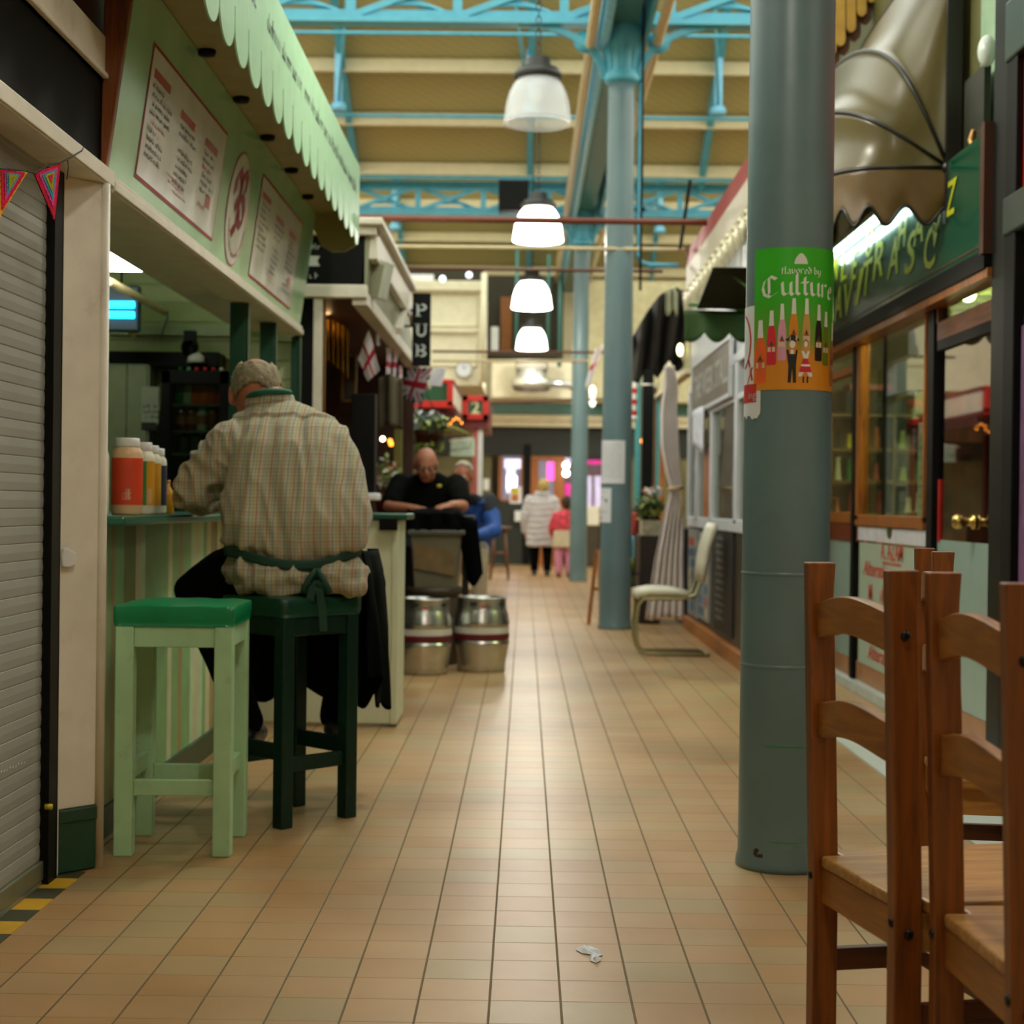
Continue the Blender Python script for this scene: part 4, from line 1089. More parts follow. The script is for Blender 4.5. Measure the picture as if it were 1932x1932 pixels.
def ex2(m_, p, r, h):
    f = lambda u, v: p + V((r * math.sin(u), -r * math.cos(u), v))
    for k in range(5): rect(m_, f, .15 + k * .09, .24 + k * .09, h * .13, h * .74, M('green_label', '2f7a34'))
    for k in range(5): rect(m_, f, .7 + k * .09, .79 + k * .09, h * .16, h * .36, M('photo_print', 'caa074'))
tb = W(239, 969, 5.42)
tub(V((tb.x, 5.42, CT)), .052, .262, amber, orl, 'large sauce tub with an orange red label, nearest on the counter', extra=ex1)
for px, Y, r, h, l_, bd, lb in ((268, 5.62, .043, .255, 'sauce tub with a yellow and green label, second along the counter', creamp, yl_), (281, 5.78, .043, .25, 'sauce tub with a mustard yellow label, third along the counter', creamp, yl_),
                                 (293, 5.95, .042, .245, 'white squeezy sauce tub with a navy label, fourth along the counter', creamp, nv)):
    x = W(px, 900, Y).x - .0
    tub(V((x, Y, CT)), r, h, bd, lb, l_, extra=ex2 if px == 268 else None)
x = W(190, 900, 5.2).x
tub(V((x - .03, 5.22, CT)), .05, .25, creamp, M('plain_label', 'cfc5a8'), 'sauce tub mostly hidden behind the cream post')
p = W(316, 960, 6.15); bottle(V((p.x, 6.15, CT)), .025, .13, M('mustard_bottle', 'c98e1a', .3), yl_, 'small yellow mustard bottle by the seated man\'s elbow', grp='condiments by the elbow')

# stools
def square_stool(name, frame, seatm, lab, loc, rz, half=.18, leg=.056, H=.712, cush=.072):
    t = thing(name, lab, 'stool', (0, 0, 0), 'square bar stools at the counter')
    for sx in (-1, 1):
        for sy in (-1, 1):
            x = sx * (half - leg / 2); y = sy * (half - leg / 2)
            MB().box(x - leg / 2, x + leg / 2, y - leg / 2, y + leg / 2, 0, H).build('leg', frame, t, bevel=.004)
    i = half - leg; o = half - .006; e = half - .03
    for s in (-1, 1):
        MB().box(-i, i, s * o - .012 * (s + 1), s * o + .012 * (1 - s), H - .065, H).build('apron_rail', frame, t, bevel=.003)
        MB().box(s * o - .012 * (s + 1), s * o + .012 * (1 - s), -i, i, H - .065, H).build('apron_rail', frame, t, bevel=.003)
        MB().box(-i, i, s * e - .012, s * e + .012, .185, .235).build('stretcher', frame, t, bevel=.003)
        MB().box(s * e - .012, s * e + .012, -i, i, .225, .28).build('stretcher', frame, t, bevel=.003)
    c = half + .003
    b = MB().grid(lambda u, v: V((0, 0, 0)), 1, 1) if False else MB()
    N_ = 14
    def top(u, v):
        x = (u - .5) * 2; y = (v - .5) * 2
        ex = max(abs(x), abs(y)); z_ = H + cush * (1 - .10 * ex ** 6 - .05 * (x * x + y * y) / 2) + .0035 * noise.noise(V((x * 3, y * 3, loc[0] * 3)))
        return V((x * c, y * c, z_))
    g = [[top(i_ / N_, j / N_) for i_ in range(N_ + 1)] for j in range(N_ + 1)]
    b.grid(top, N_, N_)
    ring_ = [(i_, 0) for i_ in range(N_)] + [(N_, j) for j in range(N_)] + [(i_, N_) for i_ in range(N_, 0, -1)] + [(0, j) for j in range(N_, 0, -1)]
    tv = [g[j][i_] for i_, j in ring_]; n_ = len(tv)
    lv = [tv]
    for k, (zz, sc2) in enumerate(((.80, 1.012), (.5, 1.018), (.2, 1.01), (0, .99))):
        lv.append([V((p.x * sc2 + .002 * noise.noise(p * 20 + V((k, 0, 0))), p.y * sc2, H + cush * zz + .004 * noise.noise(p * 12 + V((0, k * 2, 0))) * (0 < k < 3))) for p in tv])
    vs = [p for r in lv for p in r]; fs = []
    for k in range(len(lv) - 1):
        for i_ in range(n_): fs.append((k * n_ + i_, (k + 1) * n_ + i_, (k + 1) * n_ + (i_ + 1) % n_, k * n_ + (i_ + 1) % n_))
    fs.append([(len(lv) - 1) * n_ + i_ for i_ in range(n_)])
    b.add(vs, fs, None, True)
    b.build('cushion', seatm, t)
    t.location = loc; t.rotation_euler = (0, 0, rz)
    return t
square_stool('bar_stool', stoolgreen, emerald, 'pale green square bar stool with an empty emerald vinyl seat', (-1.082, 5.075, 0), math.radians(1.5))
square_stool('bar_stool', M('bottle_green_paint', '08281c', .4, var=.1, dirt='2e5a42', dirt_amt=.3, dscale=25, spec=.3), M('shaded_green_vinyl', '063a26', .35, var=.15, bump=.1, bscale=25), 'dark green square bar stool the man in the checked shirt sits on', (-.81, 5.555, 0), math.radians(46.6), half=.166, leg=.05)  # cushion vinyl darkened for the shade it sits in
# ================================================================== left: the pub
t = thing('pub_kiosk', 'pub kiosk with cream cornice and black end board behind the snack bar', 'kiosk', (-1.9, 11.5, 0), None)
YK = 9.35
a = W(575, 537, YK); c = W(690, 445, YK)
EX = W(712, 420, YK)
MB().box(-3.6, W(688, 500, YK).x, YK, YK + .04, a.z, c.z + .02, black).build('end_board', None, t)
b = MB().box(-3.6, W(693, 550, YK).x, YK - .03, YK + .06, W(620, 562, YK).z, a.z, cream)
b.build('end_rail', None, t, bevel=.006)
e0 = W(640, 418, YK); e1 = W(715, 446, YK)
b = MB().box(-3.6, EX.x, YK - .05, YK + .1, e1.z, e0.z, cream); b.box(-3.6, EX.x + .04, YK - .09, 12.2, e0.z - .03, e0.z + .012, cream)
b.box(EX.x - .05, EX.x, YK, 12.2, e0.z - .22, e0.z - .03, cream); b.build('cornice', None, t, bevel=.008)
lx = W(690, 552, YK)
# sloping front fascia
f0, f1 = V((EX.x - .04, YK, e0.z - .1)), V((lx.x, YK, lx.z))
b = MB().hexa([V((f1.x - .03, YK, f1.z)), V((f1.x, YK, f1.z)), V((f1.x, 13.5, f1.z)), V((f1.x - .03, 13.5, f1.z)), V((f0.x - .03, YK, f0.z)), V((f0.x, YK, f0.z)), V((f0.x, 12.2, f0.z)), V((f0.x - .03, 12.2, f0.z))])
b.build('front_fascia', M('fascia_grey', '8a8c72', .5, var=.2, scale=2), t)
b = MB().box(f1.x - .08, f1.x + .012, YK, 13.6, f1.z - .075, f1.z + .005); b.build('front_rail', cream, t, bevel=.006)
b = MB().bar(V((f0.x, 12.0, f0.z)), V((f1.x + .01, 11.4, f1.z)), .09, .05); b.build('brace', cream, t)
b = MB().bar(V((f1.x + .03, 13.4, f1.z - .02)), V((f1.x + .12, 13.6, f1.z - .22)), .06, .12); b.build('brace', cream, t)
px_ = W(600, 660, YK)
MB().box(px_.x - .027, px_.x + .027, YK - .02, YK + .06, 1.06, a.z - .08).build('corner_post', cream, t, bevel=.004)
MB().box(px_.x + .028, px_.x + .042, YK, YK + .03, 1.06, a.z - .09).build('gilt_strip', M('gilt', '7a5620', .35, .6), t)
MB().box(-1.42, px_.x - .027, YK + .01, YK + .04, 1.0, a.z - .08).build('black_infill', black, t)
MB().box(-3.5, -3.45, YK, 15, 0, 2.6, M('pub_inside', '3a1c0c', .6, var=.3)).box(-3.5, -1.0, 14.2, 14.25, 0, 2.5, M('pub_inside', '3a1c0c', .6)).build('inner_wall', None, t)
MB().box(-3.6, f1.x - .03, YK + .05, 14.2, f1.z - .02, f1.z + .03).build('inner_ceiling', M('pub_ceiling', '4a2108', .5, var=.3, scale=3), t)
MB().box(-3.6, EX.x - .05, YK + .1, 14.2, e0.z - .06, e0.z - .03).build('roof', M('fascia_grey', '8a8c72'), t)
for k, (py, h_) in enumerate(((492, .03), (470, .02), (525, .02))):
    p = W(592, py, YK - .01); m_ = MB(); fn_ = lambda u, v: V((u, YK - .004, v))
    if k == 0:
        poly(m_, fn_, [(p.x - .1, p.z - .03), (p.x + .035, p.z - .03), (p.x + .02, p.z), (p.x + .035, p.z + .03), (p.x - .1, p.z + .03)], M('chalk', 'b8bab0', .8))
    else: scribble(m_, fn_, p.x - .07, p.z, .09, .035, M('chalk', 'b8bab0', .8), RN)
    m_.build('chalk_writing', None, t)
# white loudspeaker on the fascia
cen = W(711, 527, 9.62); t2 = thing('loudspeaker', 'pale loudspeaker box on the corner of the pub fascia', 'loudspeaker', cen)
Rz = Matrix.Rotation(math.radians(-18), 3, 'Z') @ Matrix.Rotation(math.radians(12), 3, 'Y')
def rb(mb, hx, hy, hz, off=V((0, 0, 0)), mat=None):
    mb.hexa([cen + Rz @ (off + V((sx * hx, sy * hy, sz * hz))) for sz in (-1, 1) for sx, sy in ((-1, -1), (1, -1), (1, 1), (-1, 1))], mat)
m_ = MB(); rb(m_, .07, .06, .115); m_.build('case', M('speaker_white', 'c2c6b4', .5), t2, bevel=.008)
m_ = MB(); rb(m_, .058, .004, .095, V((0, -.062, -.008))); m_.build('grille', M('speaker_grille', '9a9c80', .6), t2)
# PUB sign
a = W(777, 690, 12.0); c = W(813, 553, 12.0)
t = thing('pub_sign', 'black hanging sign with white letters reading PUB', 'sign', ((a.x + c.x) / 2, 12, a.z))
MB().box(a.x, c.x, 12.0, 12.05, a.z, c.z).build('board', black, t, bevel=.004)
m_ = MB(); cx = (a.x + c.x) / 2; fn_ = lambda u, v: V((cx + u, 11.996, v)); H_ = c.z - a.z; lt = M('sign_letter', 'c8d2cc', .5)
hz = .098
def R4(x0_, x1_, y0_, y1_, z0_): rect(m_, fn_, x0_, x1_, z0_ + y0_ * hz, z0_ + y1_ * hz, lt)
zP, zU, zB = a.z + H_ * .675, a.z + H_ * .40, a.z + H_ * .12
s_ = .036
def stem_(zz): R4(-s_, -s_ + .018, 0, 1, zz); R4(-s_ - .009, -s_ + .03, 0, .09, zz); R4(-s_ - .009, .0, .91, 1, zz)
m_ = MB(); stem_(zP); ring(m_, fn_, 0, zP + hz * .72, .038, hz * .28, .015, lt, 18, -PI / 2, PI / 2); R4(-.02, .002, .44, .55, zP); R4(-.02, .002, .9, 1, zP); m_.build('letter', None, t)
m_ = MB(); stem_(zB); ring(m_, fn_, 0, zB + hz * .75, .034, hz * .25, .014, lt, 18, -PI / 2, PI / 2); ring(m_, fn_, 0, zB + hz * .27, .04, hz * .27, .016, lt, 18, -PI / 2, PI / 2)
R4(-.02, .002, .45, .56, zB); R4(-.02, .002, 0, .1, zB); R4(-.02, .002, .9, 1, zB); m_.build('letter', None, t)
m_ = MB(); R4(-s_, -s_ + .018, .35, 1, zU); R4(s_ - .012, s_, .35, 1, zU); ring(m_, fn_, .0, zU + hz * .36, s_, hz * .36, .015, lt, 20, PI, 2 * PI)
R4(-s_ - .009, -s_ + .027, .92, 1, zU); R4(s_ - .022, s_ + .009, .92, 1, zU); m_.build('letter', None, t)
b = MB().bar(V((a.x - .12, 12.02, c.z - .13)), V((a.x, 12.02, c.z - .13)), .015, .015); b.bar(V((a.x - .2, 12.02, a.z + .3)), V((a.x, 12.02, a.z + .3)), .015, .015)
b.build('bracket', black, t)
p = W(758, 568, 11.8); tt = thing('flood_lamp', 'small white spot lamp clipped beside the pub sign', 'lamp', p)
MB().ell(p, (.025, .04, .025), 12, 8).build('head', M('spot_white', 'e6e6e0', .3), tt); MB().tube([p, p + V((-.05, .1, -.05)), p + V((-.12, .2, -.02))], .008, 6).build('arm', black, tt)

# flags: drawn on the cloth as faces
FW, FR, FB = M('flag_white', 'ebe9ee', .8, var=.05), M('flag_red', 'c21f3c', .8, var=.08), M('flag_blue', '24345e', .8, var=.1)
def flag(corners, kind, lab, nu=36, nv=24, wav=.01):
    A, B_, C_, D_ = [V(q) for q in corners]   # u along A->B, v along A->D
    def fn(u, v):
        p = A.lerp(B_, u).lerp(D_.lerp(C_, u), v)
        return p + V((0, 1, 0)) * wav * math.sin(u * 7 + v * 3) + V((1, 0, 0)) * wav * .4 * math.sin(v * 6)
    m_ = MB()
    for j in range(nv):
        for i in range(nu):
            u, v = (i + .5) / nu, (j + .5) / nv; x = (u - .5) * 2; y = (v - .5)* 2
            if kind == 'england': mt = FR if abs(x) < .13 or abs(y) < .2 else FW
            elif kind == 'union':
                mt = FB
                d = abs(abs(x) - abs(y)) 
                if d < .36: mt = FW
                q = (abs(x) - abs(y)) * (1 if x * y > 0 else -1) * (1 if x > 0 else -1)
                if 0 < q < .15 or abs(abs(x) - abs(y)) < .04: mt = FR
                if abs(x) < .22 or abs(y) < .36: mt = FW
                if abs(x) < .12 or abs(y) < .2: mt = FR
            else: mt = FW
            m_.add([fn(i / nu, j / nv), fn((i + 1) / nu, j / nv), fn((i + 1) / nu, (j + 1) / nv), fn(i / nu, (j + 1) / nv)], [(0, 1, 2, 3)], mt, True)
    o = m_.build('flag', None); tag(o, lab, 'flag', 'flags hanging along the pub front'); o.modifiers.new('solid', 'SOLIDIFY').thickness = .002
    return o
flag([W(675, 678, 10.3), W(695, 622, 10.25), W(717, 698, 10.35), W(695, 720, 10.4)], 'england', 'white flag with a red cross hanging at the pub front')
flag([W(770, 694, 12.9), W(816, 694, 12.7), W(792, 764, 12.8), W(751, 748, 13.0)], 'union', 'union flag hanging below the pub sign', 44, 44)
flag([W(708, 615, 10.9), W(715, 615, 11.1), W(717, 652, 11.1), W(711, 652, 10.9)], 'plain', 'short narrow white flag nearest the red cross flag', 4, 8)
flag([W(728, 655, 11.7), W(737, 655, 11.9), W(737, 724, 11.9), W(730, 718, 11.7)], 'england', 'edge on white and red flag, left of the pair under the rail', 12, 12)
flag([W(741, 655, 12.1), W(748, 655, 12.2), W(747, 722, 12.2), W(742, 722, 12.1)], 'england', 'edge on white and red flag, right of the pair under the rail', 12, 12)
flag([W(752, 690, 12.6), W(758, 690, 12.7), W(757, 745, 12.7), W(751, 745, 12.6)], 'union', 'narrow folded union flag beside the big one', 14, 14)
o = flag([W(816, 696, 13.2), W(841, 694, 13.2), W(834, 730, 13.2), W(811, 728, 13.2)], 'plain', 'blank white pennant right of the union flag', 6, 6)
# cloth, picture, black post, gold sheet, paper, flowers
fn = lambda u, v: W(716 + 42 * u, 705 + 95 * v + 18 * abs(u - .4), 11.6) + V((0, .05 * math.sin(u * 9), 0))
tag(MB().sheet(fn, 14, 10, .01, M('grey_brown_cloth', '5e5540', .9, var=.2)).build('hanging_cloth'), 'grey brown cloth hanging below the narrow flags', 'cloth')
t = thing('framed_picture', 'thin gold picture frame inside the pub', 'picture', W(658, 757, 10.9))
a = W(644, 758, 10.9); c = W(674, 668, 10.9); f = MB(); e = .015
f.box(a.x, c.x, 10.88, 10.9, a.z, a.z + e).box(a.x, c.x, 10.88, 10.9, c.z - e, c.z).box(a.x, a.x + e, 10.88, 10.9, a.z, c.z).box(c.x - e, c.x, 10.88, 10.9, a.z, c.z)
f.build('frame', M('gilt', '7a5620'), t); MB().box(a.x, c.x, 10.9, 10.91, a.z, c.z).build('picture', M('dim_picture', '2a180c', .4), t)
tag(bbox(663, 742, 706, 940, 9.9, .14, black).build('black_cabinet', None, bevel=.006), 'tall narrow black cabinet at the end of the pub counter', 'cabinet')
fn = lambda u, v: W(613 + 44 * u, 600 + 22 * u * u + (78 + 16 * u) * v, 10.6) + V((0, .03 * math.sin(u * 30), 0))
tag(MB().sheet(fn, 40, 12, .006, M('rippled_gold', 'b98b3a', .3, .7, var=.4, scale=40, bump=.6, bscale=80)).build('gold_sheet'), 'rippled gold sheet hanging inside the pub', 'curtain')  # thin rippled gold sheet
ld = bpy.data.lights.new('pub_glow', 'POINT'); ld.energy = 14; ld.color = (1, .6, .25); ld.shadow_soft_size = .05
lo = bpy.data.objects.new('pub_glow', ld); COL.objects.link(lo); lo.location = W(618, 585, 10.35)
tt = thing('pub_bulb', 'small amber bulb glowing under the pub ceiling', 'lamp', W(616, 576, 10.2)); MB().ell(W(616, 576, 10.2), (.018, .018, .022), 10, 8).build('bulb', EM('amber_bulb', 'ff9a30', 5), tt)
MB().tube([W(616, 576, 10.2) + V((0, 0, .02)), W(616, 560, 10.2)], .008, 6).build('cord', black, tt)
t = thing('pub_counter', 'dark pub counter behind the snack bar end', 'counter', (-1.5, 11, 0))
MB().box(-3.2, -1.12, 9.6, 13.4, 0, .98).build('body', M('dark_counter', '1e140c', .5), t); MB().box(-3.2, -1.03, 9.55, 13.45, .98, 1.02).build('top', M('counter_top_dark', '2a1a10', .35), t, bevel=.006)
tag(bbox(686, 930, 712, 944, 9.8, .25, paper).build('folded_paper', None, bevel=.01), 'folded white newspaper on the pub counter', 'newspaper')
p = W(730, 935, 12.4)
t = thing('flower_vase', 'white and pink flowers in a pot behind the counter', 'flowers', (p.x, p.y, 1.02))
MB().lathe([(0, 0), (.07, 0), (.09, .1), (.08, .16), (0, .15)], (p.x, p.y, 1.02), 16).build('pot', M('pot_red', '6a2418', .5), t)
leaves(90, V((p.x, p.y, 1.33)), (.1, .1, .16), [M('petal_white', 'c9ccc4'), M('petal_cream', 'd8cfa8', .6), M('petal_pink', 'c98a70', .6), M('petal_green', '9fb060', .6)], .04).build('flowers', None, t)
MB().tube([(p.x, p.y, 1.1), (p.x + .01, p.y, 1.35)], .012, 6).build('stem', lf[0], t)
p = W(708, 935, 11.2)
for k, (q, r, h, mt, l) in enumerate(((W(684, 960, 9.75), .03, .06, M('red_box', '8a2418', .5), 'small red pot on the pub counter edge'), (W(694, 960, 10.3), .035, .05, brown, 'small brown dish on the pub counter'))):
    tag(MB().lathe([(0, 0), (r * .8, 0), (r, h * .5), (r, h), (r * .85, h), (r * .8, .01), (0, .01)], (q.x, q.y, 1.02), 16).build('condiment_pot', mt), l, 'pot', 'small pots on the pub counter')
tag(bbox(744, 810, 757, 925, 13.0, .06, M('mustard_paint', '7d7430', .5)).build('yellow_post', None), 'mustard yellow post behind the flowers', 'post')
tag(bbox(765, 815, 776, 925, 14.3, .06, M('maroon', '5c140f', .5)).build('red_post', None), 'dark red post behind the bald man', 'post')

# kegs
def keg(p, lab, r=.185, h=.49):
    t = thing('beer_keg', lab, 'keg', (p.x, p.y, 0), 'steel beer kegs on the floor')
    pr = [(0, .03), (r * .78, .03), (r * .8, .0), (r * .86, .0), (r * .87, .05), (r * .93, .11), (r * .985, .17), (r * 1.0, .185), (r * 1.0, .2), (r * .97, .205), (r * .985, .24), (r * .985, .29), (r * .97, .3), (r * 1.0, .31), (r * 1.0, .325),
          (r * .985, .335), (r * .95, .38), (r * .9, .405), (r * .88, .42), (r * .87, h - .015), (r * .885, h - .005), (r * .87, h), (r * .8, h), (r * .8, h - .05), (0, h - .045)]
    MB().lathe(pr, (p.x, p.y, 0), 40).build('shell', keg_metal, t)
    MB().lathe([(r * .99, .236), (r * .992, .244), (r * .992, .29), (r * .988, .296)], (p.x, p.y, 0), 40).build('white_band', M('keg_white', 'c4c0b4', .4), t)
    MB().lathe([(r * .995, .212), (r * 1.0, .218), (r * 1.0, .248), (r * .995, .254)], (p.x, p.y, 0), 40).build('red_band', M('keg_red', '5a1016', .4), t)
    g = MB()
    for q in (-1.9, -.6, .9, 2.4):
        pts = [(p.x + r * .885 * math.cos(q + d), p.y + r * .885 * math.sin(q + d), h - .04 + .012 * e) for d, e in ((-.16, 0), (-.12, 1), (.12, 1), (.16, 0), (.12, -1), (-.12, -1))]
        g.add(pts, [list(range(6))])
    g.build('hand_hole', ink, t)
    MB().lathe([(.045, h - .05), (.045, h - .02), (.02, h - .015), (0, h - .015)], (p.x, p.y, 0), 14).build('valve', chrome, t)
    st = MB(); q = -1.45
    f = lambda u, v: V((p.x + r * .89 * math.cos(q + u / r), p.y + r * .89 * math.sin(q + u / r), v))
    rect(st, f, -.02, .012, .425, .44, red); rect(st, f, -.018, .01, .408, .422, paper); st.build('sticker', None, t)
    return t
keg(V((-.645, 10.32, 0)), 'steel keg with a dark red band beside the counter end panel')
keg(V((-.277, 10.53, 0)), 'steel keg with a dark red band at the edge of the aisle')
# old wooden tub under the crate
p = V((-.62, 10.98, 0))
t = thing('barrel', 'low brown barrel under the grey crate behind the kegs', 'barrel', p)
MB().lathe([(0, 0), (.17, 0), (.19, .15), (.195, .3), (.18, .45), (.17, .47), (.19, .48), (.19, .53), (.17, .53), (.165, .5), (0, .5)], p, 28).build('body', M('barrel_brown', '3e3220', .6, var=.3), t)
MB().lathe([(.197, .26), (.2, .27), (.2, .31), (.197, .32)], p, 28).build('hoop', M('hoop', '6a6048', .4, .6), t)
a = W(768, 1105, 10.82); c = W(869, 1002, 10.82)
t = thing('storage_crate', 'grey translucent plastic crate standing on the barrel', 'crate', ((a.x + c.x) / 2, 10.98, .53))
z0, z1 = .53, c.z; x0, x1 = a.x + .02, c.x; ta = .03
cm = M('crate_plastic', '6e6750', .35, var=.1)
def tap(s0, s1, mat, nm):
    pass
b = MB(); yb0, yb1 = 10.82, 11.16
out = [V((x0 + ta, yb0 + ta, z0)), V((x1 - ta, yb0 + ta, z0)), V((x1 - ta, yb1 - ta, z0)), V((x0 + ta, yb1 - ta, z0)), V((x0, yb0, z1)), V((x1, yb0, z1)), V((x1, yb1, z1)), V((x0, yb1, z1))]
e = .006
inn = [out[0] + V((e, e, e)), out[1] + V((-e, e, e)), out[2] + V((-e, -e, e)), out[3] + V((e, -e, e)), out[4] + V((e, e, 0)), out[5] + V((-e, e, 0)), out[6] + V((-e, -e, 0)), out[7] + V((e, -e, 0))]
b.add(out + inn, [(3, 2, 1, 0), (0, 1, 5, 4), (1, 2, 6, 5), (2, 3, 7, 6), (3, 0, 4, 7), (8, 9, 10, 11), (12, 13, 9, 8), (13, 14, 10, 9), (14, 15, 11, 10), (15, 12, 8, 11), (4, 5, 13, 12), (5, 6, 14, 13), (6, 7, 15, 14), (7, 4, 12, 15)])
b.build('body', cm, t)
r_ = MB(); e = .022
r_.box(x0 - e, x1 + e, yb0 - e, yb0 + .005, z1 - .03, z1).box(x0 - e, x1 + e, yb1 - .005, yb1 + e, z1 - .03, z1).box(x0 - e, x0 + .005, yb0, yb1, z1 - .03, z1).box(x1 - .005, x1 + e, yb0, yb1, z1 - .03, z1)
r_.build('rim', M('crate_rim', '4c4a3a', .4), t, bevel=.005)
MB().hexa([V((x0 + .03, yb0 + .005, .66)), V((x1 - .035, yb0 + .005, .61)), V((x1 - .035, yb0 + .02, .61)), V((x0 + .03, yb0 + .02, .66)), V((x0 + .02, yb0 - .012, .83)), V((x1 - .05, yb0 - .012, .79)), V((x1 - .05, yb0 + .005, .79)), V((x0 + .02, yb0 + .005, .83))]).build('label', M('cardboard', '7c6440', .7, var=.25), t)
MB().box(x0 + .03, x1 - .03, yb0 + .05, yb1 - .04, z0 + .02, z0 + .2).build('contents', M('crate_contents', '4a3826', .7, var=.4, scale=12), t)
# high table, coat
t = thing('high_table', 'dark high table the bald man leans on', 'table', (-.62, 11.5, 0))
MB().box(-.99, -.36, 11.22, 11.62, .99, 1.02).build('top', M('dark_counter', '1e140c'), t, bevel=.005)
for x, y in ((-.93, 11.28), (-.42, 11.28), (-.93, 11.56), (-.42, 11.56)): MB().box(x - .02, x + .02, y - .02, y + .02, 0, .99).build('leg', M('dark_counter', '1e140c'), t)
def coat(u, v):
    # draped over the near edge of the table and hanging down on the right
    px = 772 + 128 * u
    crest = 962 + 14 * abs(u - .35) + 22 * max(0, u - .55)
    if v < .35:
        q = v / .35; p = W(px, crest + 4, 11.4); p.y = 11.52 - .34 * q; p.z = 1.036 + .03 * noise.noise(V((u * 5, q * 3, 1))) + .012 - max(0, u - .72) * .35
        return p
    q = (v - .35) / .65
    low = 998 + 10 * math.sin(u * 9) + (88 + 10 * math.sin(u * 23)) * max(0, min(1, (u - .68) / .12))
    p = W(px + 22 * q * max(0, u - .5), crest + (low - crest) * q, 11.17)
    p.y = 11.17 - .03 * math.sin(u * 22) * q - .02 * q
    if q < .1: p.z = min(p.z, 1.03)
    return p
tag(MB().sheet(coat, 40, 22, .012, blackcloth).build('black_coat'), 'black coat thrown over the high table above the grey crate', 'coat')
def sleeve(k): return None
pts = [W(862, 985, 11.1), W(882, 1015, 11.06), W(898, 1048, 11.05), W(907, 1075, 11.06)]
c_ = MB().tube(pts, [.07, .065, .055, .05], 12); tag(c_.build('coat_sleeve', blackcloth), 'sleeve of the black coat dangling beside the crate', 'sleeve') if False else None
# ================================================================== people
def limb(mb, pts, rs, n=12):
    pts = [V(p) for p in pts]; rs = list(rs)
    t0 = (pts[0] - pts[1]).normalized(); t1 = (pts[-1] - pts[-2]).normalized()
    P_, R_ = [], []
    for k in (1.0, .8, .45): P_.append(pts[0] + t0 * rs[0] * k); R_.append(rs[0] * max(.08, math.sqrt(max(0, 1 - k * k))))
    for i, p in enumerate(pts):
        P_.append(p); R_.append(rs[i])
        if i < len(pts) - 1:
            for k in (.33, .66): P_.append(p.lerp(pts[i + 1], k)); R_.append(rs[i] + (rs[i + 1] - rs[i]) * k)
    for k in (.45, .8, 1.0): P_.append(pts[-1] + t1 * rs[-1] * k); R_.append(rs[-1] * max(.08, math.sqrt(max(0, 1 - k * k))))
    return mb.tube(P_, R_, n)
def rings(mb, rs, n=28, pw=2.3, cap=True):
    "rs: (centre, half width, half depth, yaw)"
    vs = []
    for c, a, b_, *yw in rs:
        yw = yw[0] if yw else 0; c = V(c)
        for k in range(n):
            t_ = 2 * PI * k / n; cx, sx = math.cos(t_), math.sin(t_)
            x = a * abs(cx) ** (2 / pw) * (1 if cx > 0 else -1); y = b_ * abs(sx) ** (2 / pw) * (1 if sx > 0 else -1)
            vs.append(c + V((x * math.cos(yw) - y * math.sin(yw), x * math.sin(yw) + y * math.cos(yw), 0)))
    m = len(rs); fs = [(i * n + k, i * n + (k + 1) % n, (i + 1) * n + (k + 1) % n, (i + 1) * n + k) for i in range(m - 1) for k in range(n)]
    fs.append([k for k in range(n)][::-1]); fs.append([(m - 1) * n + k for k in range(n)])
    return mb.add(vs, fs, None, True)
def remesh(mb, name, mat, parent, vox=.012, smooth=4, disp=None):
    me = bpy.data.meshes.new('tmp'); me.from_pydata(mb.v, [], mb.f); me.update()
    bm = bmesh.new(); bm.from_mesh(me); bmesh.ops.recalc_face_normals(bm, faces=bm.faces); bm.to_mesh(me); bm.free()
    ob = bpy.data.objects.new('tmp', me); COL.objects.link(ob)
    md = ob.modifiers.new('r', 'REMESH'); md.mode = 'VOXEL'; md.voxel_size = vox; md.use_smooth_shade = True
    if smooth:
        s_ = ob.modifiers.new('s', 'SMOOTH'); s_.factor = .5; s_.iterations = smooth
    bpy.context.view_layer.update()
    dg = bpy.context.evaluated_depsgraph_get()
    nm = bpy.data.meshes.new_from_object(ob.evaluated_get(dg))
    bpy.data.objects.remove(ob); bpy.data.meshes.remove(me)
    if disp:
        vs = [(v.co.copy(), v.normal.copy()) for v in nm.vertices]
        for v, (c, n_) in zip(nm.vertices, vs): v.co = disp(c, n_)
    org = parent.location if parent else V((0, 0, 0))
    nm.transform(Matrix.Translation(-org))
    nm.materials.clear(); nm.materials.append(mat)
    for p in nm.polygons: p.use_smooth = True
    nm.name = name
    o = bpy.data.objects.new(name, nm); COL.objects.link(o)
    if parent: o.parent = parent
    return o
def frame(fwd, up=V((0, 0, 1))):
    y = V(fwd).normalized(); x = y.cross(up).normalized(); z = x.cross(y)
    return Matrix((x, y, z)).transposed()
def head_pieces(mb, c, R, s=1.0, nose=True):
    c = V(c); T = lambda x, y, z: c + R @ (V((x, y, z)) * s)
    def E(x, y, z, a, b_, d): mb.ell(T(x, y, z), (a * s, b_ * s, d * s), 18, 12, None, R)
    E(0, -.008, .03, .077, .098, .092); E(0, .02, -.03, .062, .074, .078); E(0, .058, -.078, .032, .03, .026)
    E(0, .078, .034, .05, .016, .014); E(.04, .062, -.02, .022, .024, .022); E(-.04, .062, -.02, .022, .024, .022)
    E(0, .083, -.052, .026, .013, .012)
    limb(mb, [T(0, .086, .022), T(0, .108, -.018)], [.010 * s, .016 * s], 10)
    for q in (-1, 1): E(q * .079, -.004, -.004, .011, .023, .034); E(q * .082, -.014, .008, .009, .012, .02)
